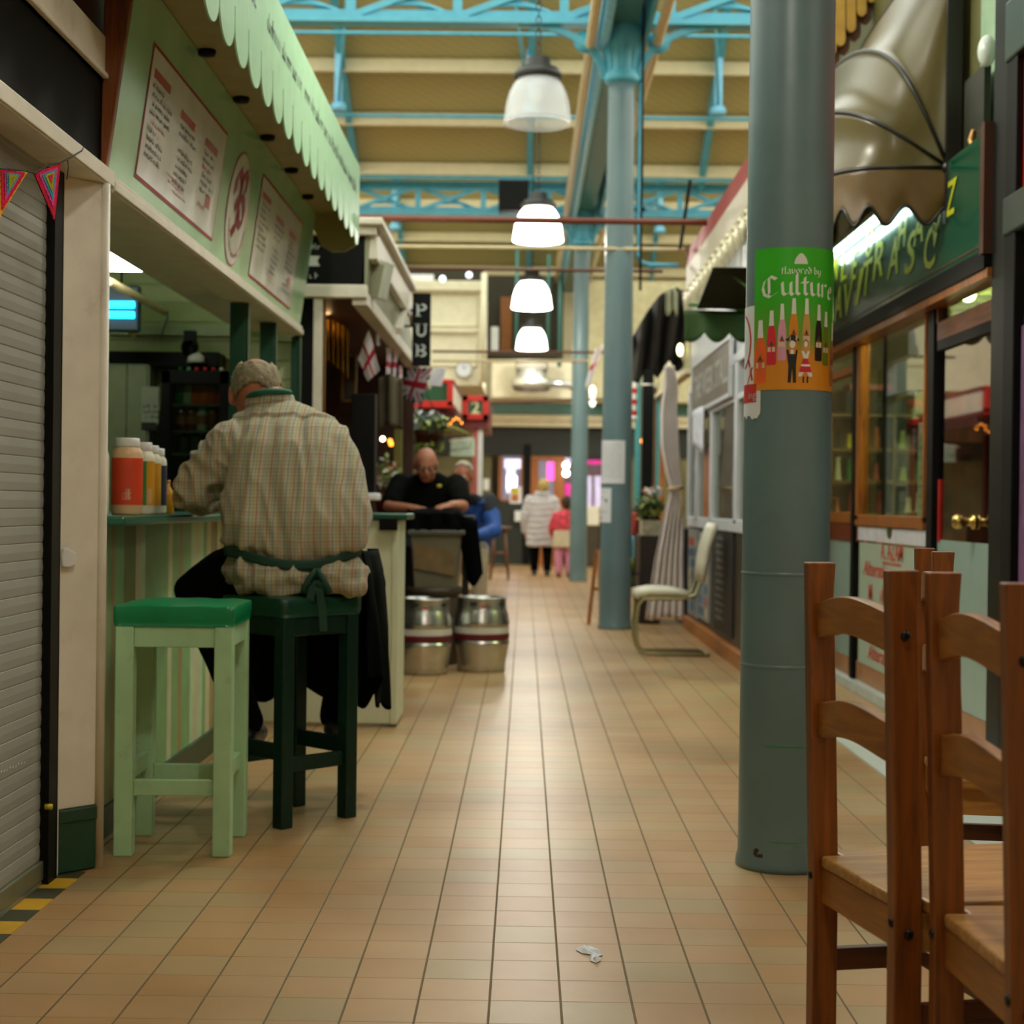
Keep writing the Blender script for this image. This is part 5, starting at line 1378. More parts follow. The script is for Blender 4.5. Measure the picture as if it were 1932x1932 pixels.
def hand_pieces(mb, wrist, d, nrm, side, curl=.5, s=1.0):
    "d: direction of the fingers, nrm: out of the back of the hand, side: +1 when the thumb lies on +x of (d x nrm)"
    d = V(d).normalized(); nrm = V(nrm); nrm = (nrm - d * nrm.dot(d)).normalized(); x = d.cross(nrm)
    w_ = V(wrist); R = Matrix((x, d, nrm)).transposed()
    mb.ell(w_ + d * .045 * s, (.041 * s, .052 * s, .017 * s), 16, 10, None, R)
    limb(mb, [w_ - d * .03 * s, w_ + d * .02 * s], [.027 * s, .027 * s])
    for k, (L_, off) in enumerate(((.066, .03), (.076, .011), (.071, -.009), (.056, -.028))):
        off *= side; p = w_ + d * .07 * s + x * off * s; pts = [p]; ang = .15
        for q in (.45, .32, .25):
            dd = (d * math.cos(ang) - nrm * math.sin(ang) + x * off * .8).normalized()
            p = p + dd * L_ * q * 1.15 * s; pts.append(p); ang += curl
        limb(mb, pts, [.0095 * s, .009 * s, .0085 * s, .0075 * s], 8)
    p = w_ + d * .02 * s + x * side * .032 * s
    pts = [p, p + (d * .5 + x * side * .8 - nrm * .2).normalized() * .04 * s]
    pts.append(pts[1] + (d * .85 + x * side * .35 - nrm * .3).normalized() * .032 * s)
    limb(mb, pts, [.014 * s, .011 * s, .009 * s], 8)
def hair_shell(c, R, s, cond, mat, parent, name='hair', k=1.05, nz=.004, n=72, m=48, th=.008):
    mb = MB(); c = V(c); idx = {}; vs = []; fs = []
    def dirn(i, j):
        th_ = PI * i / m; a = 2 * PI * j / n
        return V((math.sin(th_) * math.cos(a), math.sin(th_) * math.sin(a), math.cos(th_)))
    def vid(i, j):
        j %= n
        if (i, j) not in idx:
            d = dirn(i, j); q = V((d.x * .077, d.y * .098 - .008, d.z * .092 + .03))
            if d.z < 0: q = V((d.x * (.077 - .012 * -d.z), d.y * .098 - .008, d.z * .12 + .03))
            q *= k; q += d * nz * noise.noise(d * 14)
            idx[(i, j)] = len(vs); vs.append(c + R @ (q * s))
        return idx[(i, j)]
    for i in range(m):
        for j in range(n):
            if cond((dirn(i, j) + dirn(i + 1, j + 1)).normalized()): fs.append((vid(i, j), vid(i + 1, j), vid(i + 1, j + 1), vid(i, j + 1)))
    mb.add(vs, fs, None, True)
    return mb.build(name, mat, parent, solid=th * s)
def face_parts(c, R, s, parent):
    c = V(c); T = lambda x, y, z: c + R @ (V((x, y, z)) * s)
    for q in (-1, 1):
        m_ = MB().ell(T(q * .031, .079, .012), (.0125 * s,) * 3, 12, 8, M('eye_white', 'd8d0c4', .3)); m_.ell(T(q * .031, .0885, .011), (.006 * s, .004 * s, .006 * s), 10, 6, M('iris', '2a2018', .3), R)
        m_.build('eye', None, parent)
    MB().ell(T(0, .0935, -.053), (.023 * s, .006 * s, .007 * s), 12, 8, None, R).build('mouth', M('lips', '8a4a40', .5), parent)

# ---------------------------------------------------------------- the man in the checked shirt
def shirt_mat():
    m, nt, N, L, b = newmat('checked_shirt')
    tc = N.new('ShaderNodeTexCoord'); sp = N.new('ShaderNodeSeparateXYZ'); L.new(tc.outputs['Object'], sp.inputs[0])
    def mth(op, a, bb=None):
        n = N.new('ShaderNodeMath'); n.operation = op
        for i, q in enumerate((a, bb)):
            if q is None: continue
            if isinstance(q, (int, float)): n.inputs[i].default_value = q
            else: L.new(q, n.inputs[i])
        return n.outputs[0]
    nz = N.new('ShaderNodeTexNoise'); nz.inputs['Scale'].default_value = 5; L.new(tc.outputs['Object'], nz.inputs[0])
    wob = mth('MULTIPLY', mth('SUBTRACT', nz.outputs['Fac'], .5), .02)
    def stripe(src, period, off, width, soft=.25):
        f = mth('FRACT', mth('DIVIDE', mth('ADD', mth('ADD', src, off), wob), period))
        e = mth('ABSOLUTE', mth('SUBTRACT', f, .5))
        mr = N.new('ShaderNodeMapRange'); mr.inputs[1].default_value = width * (1 - soft) / period / 2; mr.inputs[2].default_value = width * (1 + soft) / period / 2
        mr.inputs[3].default_value = 1; mr.inputs[4].default_value = 0; L.new(e, mr.inputs[0]); return mr.outputs[0]
    col = None
    def over(prev, fac, c, k):
        mx = N.new('ShaderNodeMix'); mx.data_type = 'RGBA'; mx.inputs[7].default_value = lin(c)
        L.new(mth('MULTIPLY', fac, k), mx.inputs[0])
        if isinstance(prev, str): mx.inputs[6].default_value = lin(prev)
        else: L.new(prev, mx.inputs[6])
        return mx.outputs[2]
    X, Z = sp.outputs[0], sp.outputs[2]
    col = over('aaa68c', stripe(Z, .0125, .0, .004), '837f6c', .45)
    col = over(col, stripe(X, .0125, .003, .004), '7d7b6c', .5)
    col = over(col, stripe(Z, .050, .01, .004), 'a8583c', .36)
    col = over(col, stripe(Z, .050, .035, .004), 'a09a50', .35)
    col = over(col, stripe(X, .041, .008, .0045), 'a8533a', .55)
    col = over(col, stripe(X, .041, .018, .004), 'a39c48', .45)
    col = over(col, stripe(X, .041, .030, .004), '667080', .42)
    L.new(col, b.inputs['Base Color']); b.inputs['Roughness'].default_value = .85; b.inputs['Sheen Weight'].default_value = .15
    b.inputs['Specular IOR Level'].default_value = .2
    return m
MO = V((-.81, 5.58, 0))
man = thing('person', 'seated person in a checked shirt with a dark green apron, back to us, head bowed', 'person', MO)
hc = V((-1.003, 5.90, 1.492)); HR = frame((-.10, .88, -.38)); HS = 1.13
b = MB(); head_pieces(b, hc, HR, HS)
limb(b, [(-.90, 5.80, 1.40), (-.955, 5.87, 1.475)], [.075, .066], 16)
rings(b, [((-.81, 5.6, .80), .17, .12), ((-.82, 5.6, .92), .2, .12), ((-.83, 5.62, 1.1), .2, .11), ((-.85, 5.68, 1.28), .19, .1), ((-.88, 5.75, 1.40), .1, .08)])
LS, LE, LWr = V((-1.045, 5.69, 1.292)), V((-1.185, 5.70, 1.132)), V((-1.19, 5.97, 1.095))
RS_, RE, RWr = V((-.69, 5.67, 1.285)), V((-.625, 5.76, 1.06)), V((-.93, 6.0, 1.10))
limb(b, [LS, LE, LWr], [.055, .045, .028]); limb(b, [RS_, RE, RWr], [.055, .045, .028])
hand_pieces(b, LWr + V((.003, .03, -.005)), (.25, .95, .02), (-.1, 0, 1), 1, .35); hand_pieces(b, RWr + V((-.03, .01, .0)), (-.9, .35, .1), (0, .1, 1), 1, .45)
LH, LK, LA = V((-.93, 5.62, .87)), V((-1.19, 5.78, .775)), V((-.99, 5.72, .31))
RH, RK, RA = V((-.70, 5.62, .87)), V((-.60, 6.0, .80)), V((-.70, 5.93, .31))
limb(b, [LH, LK, LA], [.07, .05, .035]); limb(b, [RH, RK, RA], [.07, .05, .035])
remesh(b, 'body', skin2, man, .009, 3)
face_parts(hc, HR, HS, man)
hair_shell(hc, HR, HS, lambda d: (d.z > -.24 - .22 * abs(d.x) and d.y < .45 - .5 * max(0, -d.z)) and not (d.z > .50 and abs(d.x) < .60) and not (abs(d.x) > .9 and d.y > -.25 and d.z < .1) and not (d.y > .0 and d.z < .15), greyhair, man, k=1.035, nz=.006, th=.007)
# shirt
b = MB()
rings(b, [((-.785, 5.575, .785), .205, .15), ((-.79, 5.575, .81), .232, .172), ((-.80, 5.58, .855), .238, .175), ((-.812, 5.585, .905), .226, .158), ((-.815, 5.59, .95), .248, .172), ((-.818, 5.60, 1.03), .262, .178),
          ((-.815, 5.62, 1.12), .252, .165), ((-.812, 5.65, 1.22), .238, .15), ((-.835, 5.68, 1.31), .225, .13), ((-.855, 5.72, 1.37), .215, .115), ((-.875, 5.755, 1.41), .178, .098), ((-.905, 5.79, 1.445), .112, .082), ((-.928, 5.815, 1.468), .078, .07)])
limb(b, [LS + V((.01, 0, 0)), LS.lerp(LE, .5) + V((-.012, 0, .0)), LE], [.098, .088, .082], 16); limb(b, [LE, LE.lerp(LWr, .6) + V((0, 0, .012)), LWr], [.082, .062, .046], 14)
limb(b, [RS_ + V((-.01, 0, 0)), RS_.lerp(RE, .5), RE], [.09, .08, .07], 16); limb(b, [RE, RE.lerp(RWr, .6), RWr], [.07, .058, .044], 14)
def shirt_disp(c, n_):
    x, y, z = c; d = 0
    low = max(0, min(1, (1.33 - z) / .35)); torso = max(0, min(1, (x + 1.09) / .06))
    w1 = noise.noise(V((x * 9, z * 2.2 + 3, y * 3))); w2 = noise.noise(V((x * 21 + z * 3, z * 4.0, y * 5)))
    d += torso * (low * .017 * (1 - abs(w1) * 3.2) + .008 * (1 - abs(w2) * 3))
    zy = 1.395 + .02 * math.cos((x + .86) * 6)
    d += torso * (.004 if z > zy else -.004 * math.exp(-((z - zy + .006) / .012) ** 2))
    if z < .98:   # gathered at the apron tie and puffed below it
        q = math.exp(-((z - (.928 - .044 * math.exp(-((x + .775) / .13) ** 2))) / .017) ** 2)
        d -= .017 * q
        d += .006 * math.sin(x * 95 + 3 * noise.noise(V((x * 8, z * 9, 2)))) * math.exp(-((z - .9) / .05) ** 2)
        d += .012 * (1 - abs(noise.noise(V((x * 8, z * 22, y * 8)))) * 3) * max(0, min(1, (.9 - z) / .03))
    arm = 1 - torso
    if arm > 0:
        d += arm * .018 * (1 - abs(noise.noise(V((x * 14 + z * 12, y * 8, (z - x) * 7)))) * 3)
    return c + n_ * (d - .004)
remesh(b, 'shirt', shirt_mat(), man, .0085, 3, shirt_disp)
# trousers, shoes
trs = M('black_trousers', '070707', .9, var=.2, spec=.06)
b = MB(); limb(b, [LH, LH.lerp(LK, .5) + V((0, 0, .015)), LK], [.115, .1, .082], 16); limb(b, [LK, LK.lerp(LA, .5), LA], [.082, .068, .058], 14)
limb(b, [RH, RH.lerp(RK, .5) + V((0, 0, .015)), RK], [.115, .1, .08], 16); limb(b, [RK, RK.lerp(RA, .5), RA], [.08, .068, .058], 14)
b.ell((-.81, 5.6, .87), (.2, .15, .1), 24, 12)
remesh(b, 'trousers', trs, man, .012, 3, lambda c, n_: c + n_ * .006 * noise.noise(c * 16))
for A_, dd in ((LA, V((.02, .13, -.06))), (RA, V((.0, .14, -.05)))):
    b = MB(); limb(b, [A_ + V((0, -.03, -.05)), A_ + dd * .6 + V((0, 0, -.025)), A_ + dd], [.04, .042, .036]); remesh(b, 'shoe', M('black_shoe', '14110f', .4), man, .01, 2)
# apron
apm = M('apron_cloth', '060a08', .9, var=.2, spec=.06)
path = [(-1.12, 5.93), (-1.0, 6.09), (-.8, 6.15), (-.62, 6.16), (-.535, 6.02), (-.525, 5.85), (-.54, 5.70), (-.56, 5.60)]
def apron(u, v):
    f = u * (len(path) - 1); i = min(int(f), len(path) - 2); q = f - i
    p = V((path[i][0] + (path[i + 1][0] - path[i][0]) * q, path[i][1] + (path[i + 1][1] - path[i][1]) * q, 0))
    c = V((-.80, 5.74, 0)); k = .80 + .2 * min(1, v * 5) + .05 * v
    if u > .6: k = 1.0 + .10 * v * min(1, (u - .6) * 5) - .06 * (1 - min(1, v * 6))
    p = c + (p - c) * k
    p += (p - c).normalized() * (.018 * math.sin(u * 34 + v * 2) * min(1, v * 2) + .008 * math.sin(u * 71) * v)
    z0 = .90 if u < .6 else .93
    p.z = z0 - v * (.55 + .03 * math.sin(u * 19) + .02 * math.sin(u * 47) - .14 * max(0, u - .85) / .15)
    return p
MB().sheet(apron, 70, 26, .006).build('apron', apm, man)
tiem = M('apron_green', '0b3a28', .75, var=.15)
def belt(u, v):
    a = PI * (1.02 + .96 * u); z = .904 + .016 * math.cos((u - .56) * 9) * -1 + .012
    z = .93 - .046 * math.exp(-((u - .56) / .26) ** 2) + .01 * (u > .75) * (u - .75) * 4
    return V((-.812 + .240 * math.cos(a), 5.585 + .174 * math.sin(a), z + (v - .5) * .034))
MB().sheet(belt, 40, 3, .004).build('waist_tie', tiem, man)
kn = W(598, 1085, 5.405)
b = MB()
def strip(pts, w_):
    pts = [V(p) for p in pts]
    for p, q in zip(pts, pts[1:]):
        b.bar(p, q, w_, .004, up=V((0, 1, 0)))
b.ell(kn, (.018, .014, .018), 10, 8)
for sx in (-1, 1):
    loop = [kn + V((sx * .045 * math.sin(PI * k / 8) , -.012 - .012 * math.sin(2 * PI * k / 8), -.055 * math.sin(PI * k / 8) + .02 * math.cos(PI * k / 8))) for k in range(9)]
    b.tube(loop, .010, 8)
strip([kn, kn + V((.012, -.012, -.06)), kn + V((.022, -.01, -.12)), kn + V((.026, -.012, -.19))], .026)
strip([kn, kn + V((-.014, -.012, -.05)), kn + V((-.022, -.012, -.085))], .026)
b.build('apron_bow', tiem, man)
b = MB(); nc = V((-.935, 5.815, 1.480)); nx = V((1, 0, .12)).normalized(); ny = V((.0, 1.0, -.10)).normalized()
b.tube([nc + nx * .078 * math.cos(a) + ny * .104 * math.sin(a) + V((0, 0, .006)) for a in [PI + .3 + (PI - .6) * k / 18 for k in range(19)]], .0115, 8)
b.build('neck_strap', M('strap_green', '0f5a40', .7), man)
def collar(u, v):
    a = PI * (.95 + 1.1 * u); k = .083 + .006 * (1 - v)
    return nc + nx * k * 1.05 * math.cos(a) + ny * k * math.sin(a) + V((0, -.01, -.022)) + nx.cross(ny) * (.03 * (v - .3))
MB().sheet(collar, 26, 4, .004).build('collar', bpy.data.materials['checked_shirt'], man)

# ---------------------------------------------------------------- bald man behind the coat
pm = thing('person', 'bald bearded person in a dark polo shirt leaning on the high table', 'person', (-.72, 11.9, 0))
hc = W(803, 878, 11.75); R_ = frame((.12, -.85, -.38)); b = MB(); s_ = 1.06
head_pieces(b, hc, R_, s_)
sh = V((-.72, 11.9, 1.28))
limb(b, [sh + V((0, 0, .0)), hc + V((0, .05, -.06))], [.08, .065])
rings(b, [((-.72, 12, .74), .16, .12), ((-.72, 11.98, 1.0), .17, .12), ((-.72, 11.93, 1.22), .19, .1), ((-.72, 11.9, 1.32), .1, .07)])
L1, L2, L3 = V((-.93, 11.9, 1.24)), V((-1.0, 11.66, 1.075)), V((-.80, 11.50, 1.065))
R1, R2, R3 = V((-.51, 11.9, 1.24)), V((-.46, 11.66, 1.085)), V((-.53, 11.42, 1.09))
limb(b, [L1, L2, L3], [.055, .047, .03]); limb(b, [R1, R2, R3], [.055, .05, .034])
hand_pieces(b, L3, (.95, -.25, .0), (0, 0, 1), -1, .4); hand_pieces(b, R3, (-.75, -.5, -.1), (0, -.3, 1), 1, .7)
for sx in (-1, 1): limb(b, [(-.72 + sx * .1, 12, .8), (-.72 + sx * .13, 11.72, .74), (-.72 + sx * .13, 11.78, .1), (-.72 + sx * .13, 11.66, .05)], [.07, .055, .04, .035])
remesh(b, 'body', skin, pm, .009, 3); face_parts(hc, R_, s_, pm)
hair_shell(hc, R_, s_, lambda d: d.y > -.05 and d.z < -.38 and d.z > -.93 and not (abs(d.x) < .3 and -.62 < d.z < -.3 and d.y > .6), M('brown_beard', '4a2c18', .9, var=.3, scale=50), pm, 'beard', k=1.0, nz=.006)
T = lambda x, y, z: hc + R_ @ (V((x, y, z)) * s_)
b = MB()
for q in (-1, 1): b.tube([T(q * .031 + .019 * math.cos(a), .099, .012 + .015 * math.sin(a)) for a in [2 * PI * k / 16 for k in range(16)]], .0022, 6, closed=True); b.tube([T(q * .05, .099, .014), T(q * .08, .02, .014)], .002, 6)
b.tube([T(-.012, .1, .014), T(.012, .1, .014)], .002, 6); b.build('glasses', ink, pm)
b = MB(); rings(b, [((-.72, 12, .7), .19, .16), ((-.72, 11.98, .95), .215, .165), ((-.72, 11.95, 1.12), .22, .15), ((-.72, 11.91, 1.24), .21, .12), ((-.72, 11.89, 1.31), .13, .09), ((-.72, 11.88, 1.335), .085, .075)])
limb(b, [L1, L1.lerp(L2, .75)], [.09, .078], 14); limb(b, [R1, R1.lerp(R2, .75)], [.09, .078], 14)
remesh(b, 'polo_shirt', M('polo_black', '0a0a07', .9, var=.2, spec=.1), pm, .012, 3, lambda c, n_: c + n_ * (.008 * noise.noise(c * 11)))
p = W(829, 917, 11.74)
MB().ell(p + V((0, .0, 0)), (.02, .02, .013), 12, 8).build('emblem', M('emblem_yellow', 'c9b43a', .5), pm)
b = MB(); 
for sx in (-1, 1): limb(b, [(-.72 + sx * .1, 12, .8), (-.72 + sx * .13, 11.72, .76), (-.72 + sx * .13, 11.78, .1)], [.1, .08, .055])
remesh(b, 'trousers', M('dark_jeans', '1c222c', .8), pm, .014, 2)
round_stool('bar_stool', V((-.72, 12.02, 0)), .7, .17, dwood, 'dark bar stool under the bald man, hidden behind the crate')

# ---------------------------------------------------------------- man in the blue jacket
pm = thing('person', 'grey haired person in a blue jacket seated behind the bald man', 'person', (-.54, 14.6, 0))
hc = W(874, 899, 14.3); R_ = frame((-.25, -.95, -.12)); s_ = 1.08; b = MB(); head_pieces(b, hc, R_, s_)
limb(b, [(-.53, 14.42, 1.14), hc + V((0, .03, -.06))], [.08, .065])
rings(b, [((-.52, 14.7, .62), .17, .12), ((-.52, 14.62, .9), .18, .12), ((-.52, 14.5, 1.08), .19, .11), ((-.53, 14.44, 1.18), .1, .08)])
A = [V((-.72, 14.5, 1.1)), V((-.8, 14.3, .86)), V((-.6, 14.1, .82))]; Bq = [V((-.33, 14.5, 1.1)), V((-.27, 14.3, .86)), V((-.42, 14.08, .82))]
limb(b, A, [.055, .045, .03]); limb(b, Bq, [.055, .045, .03])
hand_pieces(b, A[2], (.8, -.5, 0), (0, 0, 1), -1, .4); hand_pieces(b, Bq[2], (-.8, -.5, 0), (0, 0, 1), 1, .4)
for sx in (-1, 1): limb(b, [(-.52 + sx * .1, 14.68, .66), (-.52 + sx * .12, 14.22, .62), (-.52 + sx * .12, 14.26, .1), (-.52 + sx * .12, 14.14, .05)], [.08, .055, .04, .035])
remesh(b, 'body', skin2, pm, .01, 3); face_parts(hc, R_, s_, pm)
hair_shell(hc, R_, s_, lambda d: d.z > .1 and d.y < .62 - .0 * d.z and not (d.y > .3 and d.z < .62) or (d.y < 0 and d.z > -.4), M('silver_hair', 'a39a86', .9, var=.3, scale=50), pm)
jb = M('blue_jacket', '1f4f9a', .7, var=.12)
b = MB(); rings(b, [((-.52, 14.7, .6), .2, .16), ((-.52, 14.64, .85), .22, .17), ((-.52, 14.54, 1.02), .22, .14), ((-.52, 14.47, 1.12), .19, .12), ((-.53, 14.43, 1.18), .11, .095)])
limb(b, A, [.09, .075, .055], 14); limb(b, Bq, [.09, .075, .055], 14)
remesh(b, 'jacket', jb, pm, .014, 3, lambda c, n_: c + n_ * .01 * noise.noise(c * 12))
b = MB(); rings(b, [((-.52, 14.49, 1.09), .215, .135), ((-.53, 14.44, 1.17), .14, .115), ((-.53, 14.42, 1.2), .1, .09)]); limb(b, [A[0] + V((0, 0, .02)), A[0].lerp(A[1], .35)], [.093, .09]); limb(b, [Bq[0] + V((0, 0, .02)), Bq[0].lerp(Bq[1], .35)], [.093, .09])
remesh(b, 'jacket_yoke', M('navy_yoke', '12161e', .8), pm, .014, 2)
b = MB()
for sx in (-1, 1): limb(b, [(-.52 + sx * .1, 14.68, .69), (-.52 + sx * .12, 14.2, .66), (-.52 + sx * .12, 14.26, .12)], [.1, .085, .065])
remesh(b, 'trousers', M('cream_trousers', 'b9ac90', .8), pm, .016, 2)
for sx in (-1, 1): limb_ = MB(); limb(limb_, [(-.52 + sx * .12, 14.28, .05), (-.52 + sx * .12, 14.1, .045)], [.05, .045]); remesh(limb_, 'shoe', M('black_shoe', '14110f'), pm, .014, 2)

# ---------------------------------------------------------------- woman in the grey coat
q0 = G(1020, 1086); x0_, y0_ = q0.x, q0.y
pm = thing('person', 'person in a long pale grey quilted coat walking away down the aisle', 'person', (x0_, y0_, 0))
hc = V((x0_ + .03, y0_ + .02, 1.38)); R_ = frame((0, 1, -.12)); b = MB(); head_pieces(b, hc, R_, .98)
limb(b, [(x0_ + .02, y0_, 1.2), hc + V((0, -.02, -.05))], [.06, .055])
rings(b, [((x0_, y0_, .72), .16, .12), ((x0_, y0_, .95), .14, .11), ((x0_, y0_, 1.15), .17, .11), ((x0_, y0_, 1.24), .09, .08)])
for sx in (-1, 1):
    limb(b, [(x0_ + sx * .19, y0_, 1.18), (x0_ + sx * .25, y0_ - .02, .92), (x0_ + sx * .235, y0_ + .06, .68)], [.05, .04, .027])
    hand_pieces(b, (x0_ + sx * .235, y0_ + .06, .66), (0, .15, -1), (sx, 0, 0), 1, .3, .95)
    limb(b, [(x0_ + sx * .09, y0_, .74), (x0_ + sx * .095, y0_ + .02 * sx, .42), (x0_ + sx * .1, y0_ - .05 * sx, .09), (x0_ + sx * .1, y0_ + .1 - .05 * sx, .035)], [.08, .055, .038, .03])
remesh(b, 'body', skin, pm, .01, 3); face_parts(hc, R_, .98, pm)
hair_shell(hc, R_, .98, lambda d: d.z > .45 or d.y < .35 - .2 * d.z and d.z > -.9, M('blonde_hair', 'b49a5c', .8, var=.3, scale=40), pm, k=1.1, nz=.012, th=.012)
b = MB(); rings(b, [((x0_, y0_, .46), .225, .17), ((x0_, y0_, .6), .225, .17), ((x0_, y0_, .8), .21, .165), ((x0_, y0_, .98), .195, .15), ((x0_, y0_, 1.14), .205, .14), ((x0_, y0_, 1.22), .15, .115), ((x0_ + .01, y0_, 1.29), .085, .085)])
for sx in (-1, 1): limb(b, [(x0_ + sx * .18, y0_, 1.17), (x0_ + sx * .255, y0_ - .02, .92), (x0_ + sx * .24, y0_ + .05, .7)], [.085, .075, .062], 14)
remesh(b, 'quilted_coat', M('coat_grey', 'b5b0b0', .8, var=.1), pm, .014, 3, lambda c, n_: c + n_ * (.010 * abs(math.sin(c.z * 34 + .6 * math.sin(c.x * 9))) + .006 * noise.noise(c * 14)))
b = MB(); b.tube([V((x0_ + .01 + .1 * math.cos(a), y0_ + .1 * math.sin(a), 1.29 + .01 * math.sin(a))) for a in [2 * PI * k / 20 for k in range(20)]], .03, 10, closed=True); b.build('collar', M('coat_grey', 'b5b0b0'), pm)
b = MB()
for sx in (-1, 1): limb(b, [(x0_ + sx * .09, y0_, .7), (x0_ + sx * .1, y0_ + .02 * sx, .42), (x0_ + sx * .1, y0_ - .05 * sx, .1)], [.1, .085, .062])
remesh(b, 'trousers', trs, pm, .014, 2)
for sx in (-1, 1):
    b = MB(); limb(b, [(x0_ + sx * .1, y0_ - .08 - .05 * sx, .045), (x0_ + sx * .1, y0_ + .1 - .05 * sx, .04)], [.045, .042]); remesh(b, 'shoe', M('black_shoe', '14110f'), pm, .014, 2)

# ---------------------------------------------------------------- child in red and pink
q0 = G(1064, 1090); x0_, y0_ = q0.x, q0.y + .1
pm = thing('person', 'small person in a red patterned top and pink trousers half behind the far column', 'person', (x0_, y0_, 0))
hc = V((x0_ + .03, y0_, 1.13)); R_ = frame((.2, 1, -.1)); b = MB(); head_pieces(b, hc, R_, .9)
limb(b, [(x0_, y0_, .98), hc + V((0, 0, -.05))], [.045, .04]); rings(b, [((x0_, y0_, .55), .13, .1), ((x0_, y0_, .8), .13, .09), ((x0_, y0_, .96), .13, .08), ((x0_, y0_, 1.02), .06, .06)])
for sx in (-1, 1):
    limb(b, [(x0_ + sx * .14, y0_, .95), (x0_ + sx * .2, y0_, .76), (x0_ + sx * .17, y0_ + .1, .62)], [.04, .034, .024]); hand_pieces(b, (x0_ + sx * .17, y0_ + .1, .6), (0, .3, -1), (sx, 0, 0), 1, .3, .8)
    limb(b, [(x0_ + sx * .07, y0_, .6), (x0_ + sx * .075, y0_, .32), (x0_ + sx * .08, y0_, .07), (x0_ + sx * .08, y0_ + .09, .03)], [.065, .048, .034, .028])
remesh(b, 'body', skin, pm, .01, 3); face_parts(hc, R_, .9, pm)
hair_shell(hc, R_, .9, lambda d: d.z > .45 or d.y < .4 and d.z > -.9, M('brown_hair', '3c2616', .8, var=.3, scale=40), pm, k=1.09, nz=.01, th=.012)
b = MB(); rings(b, [((x0_, y0_, .72), .17, .13), ((x0_, y0_, .85), .165, .125), ((x0_, y0_, .96), .15, .11), ((x0_, y0_, 1.03), .08, .07)])
for sx in (-1, 1): limb(b, [(x0_ + sx * .13, y0_, .94), (x0_ + sx * .2, y0_, .76), (x0_ + sx * .175, y0_ + .08, .65)], [.065, .055, .045])
remesh(b, 'patterned_top', M('red_pattern', 'c23a48', .8, var=.55, scale=18), pm, .013, 3)
b = MB(); rings(b, [((x0_, y0_, .46), .19, .15), ((x0_, y0_, .6), .18, .14), ((x0_, y0_, .73), .16, .125)]); remesh(b, 'tunic', M('tunic_cream', 'c2b294', .8), pm, .013, 2)
b = MB()
for sx in (-1, 1): limb(b, [(x0_ + sx * .07, y0_, .56), (x0_ + sx * .08, y0_, .3), (x0_ + sx * .08, y0_, .09)], [.08, .068, .055])
remesh(b, 'trousers', M('pink_trousers', 'c87f9c', .8), pm, .013, 2)
for sx in (-1, 1):
    b = MB(); limb(b, [(x0_ + sx * .08, y0_ - .03, .035), (x0_ + sx * .08, y0_ + .1, .03)], [.038, .034]); remesh(b, 'shoe', M('brown_shoe', '4a2a18', .5), pm, .012, 2)
# ================================================================== right: posters on the columns
def cyl_fn(cx, cy, r):
    e0 = V((-cx, -cy, 0)).normalized(); e1 = V((-e0.y, e0.x, 0))
    if e1.x < 0: e1 = -e1
    return lambda th, z, off=0: V((cx, cy, z)) + (e0 * math.cos(th) + e1 * math.sin(th)) * (r + off)
cf = cyl_fn(C1.x, C1.y, .1342)
PT, PBm = W(1484, 466, 4.78).z, W(1484, 735, 4.78).z
PR = .1342
def pfn(off):
    return lambda u, v: cf(u / PR, PBm + v, off)   # u metres round the column, v metres up
b = MB(); PH = PT - PBm; u0, u1 = -.118, .222
gr1, gr2, gr3, tan_ = M('poster_green', '35b01e', .35, var=.04), M('poster_green_low', '5aa82e', .35, var=.04), M('poster_olive', '809c3c', .35, var=.04), M('poster_tan', 'd88c22', .35, var=.05)
N_ = 36
def band(v0, v1, mt, off=0, a=u0, c=u1):
    f = pfn(off); n = max(2, int((c - a) / .009))
    vs = [f(a + (c - a) * i / n, v) for v in (v0, v1) for i in range(n + 1)]
    b.add(vs, [(i, i + 1, n + 2 + i, n + 1 + i) for i in range(n)], mt, True)
band(PH * .64, PH, gr1); band(0, PH * .25, tan_)
def mixc(a, c, t): return tuple(x + (y - x) * t for x, y in zip(a, c))
for k in range(12):
    t_ = (k + .5) / 12; c0, c1 = (.20, .67, .11), (.50, .60, .22)
    cc_ = mixc(c0, c1, t_ / .8) if t_ < .8 else mixc(c1, (.84, .55, .13), (t_ - .8) / .2)
    band(PH * (.64 - .39 * (k + 1) / 12), PH * (.64 - .39 * k / 12), M('poster_tint_%d' % k, cc_, .35, var=.03))
PW = M('poster_white', 'e4e2de', .4, var=.02)
f1, f2, f3 = pfn(.0006), pfn(.001), pfn(.0014)
aa = lambda px: math.asin(max(-1, min(1, (px - 1484) / 82.0))) * PR
vz = lambda py: PH * (735 - py) / (735 - 466)
# little bottle top emblem
cu_ = aa(1505); lv = [(498, .021), (492, .019), (487, .016), (482, .010), (478, .004)]
b.add([f1(cu_ + sg * w_, vz(y_)) for y_, w_ in lv for sg in (-1, 0, 1)], [(3 * i + j, 3 * i + j + 1, 3 * i + j + 4, 3 * i + j + 3) for i in range(4) for j in (0, 1)], PW)
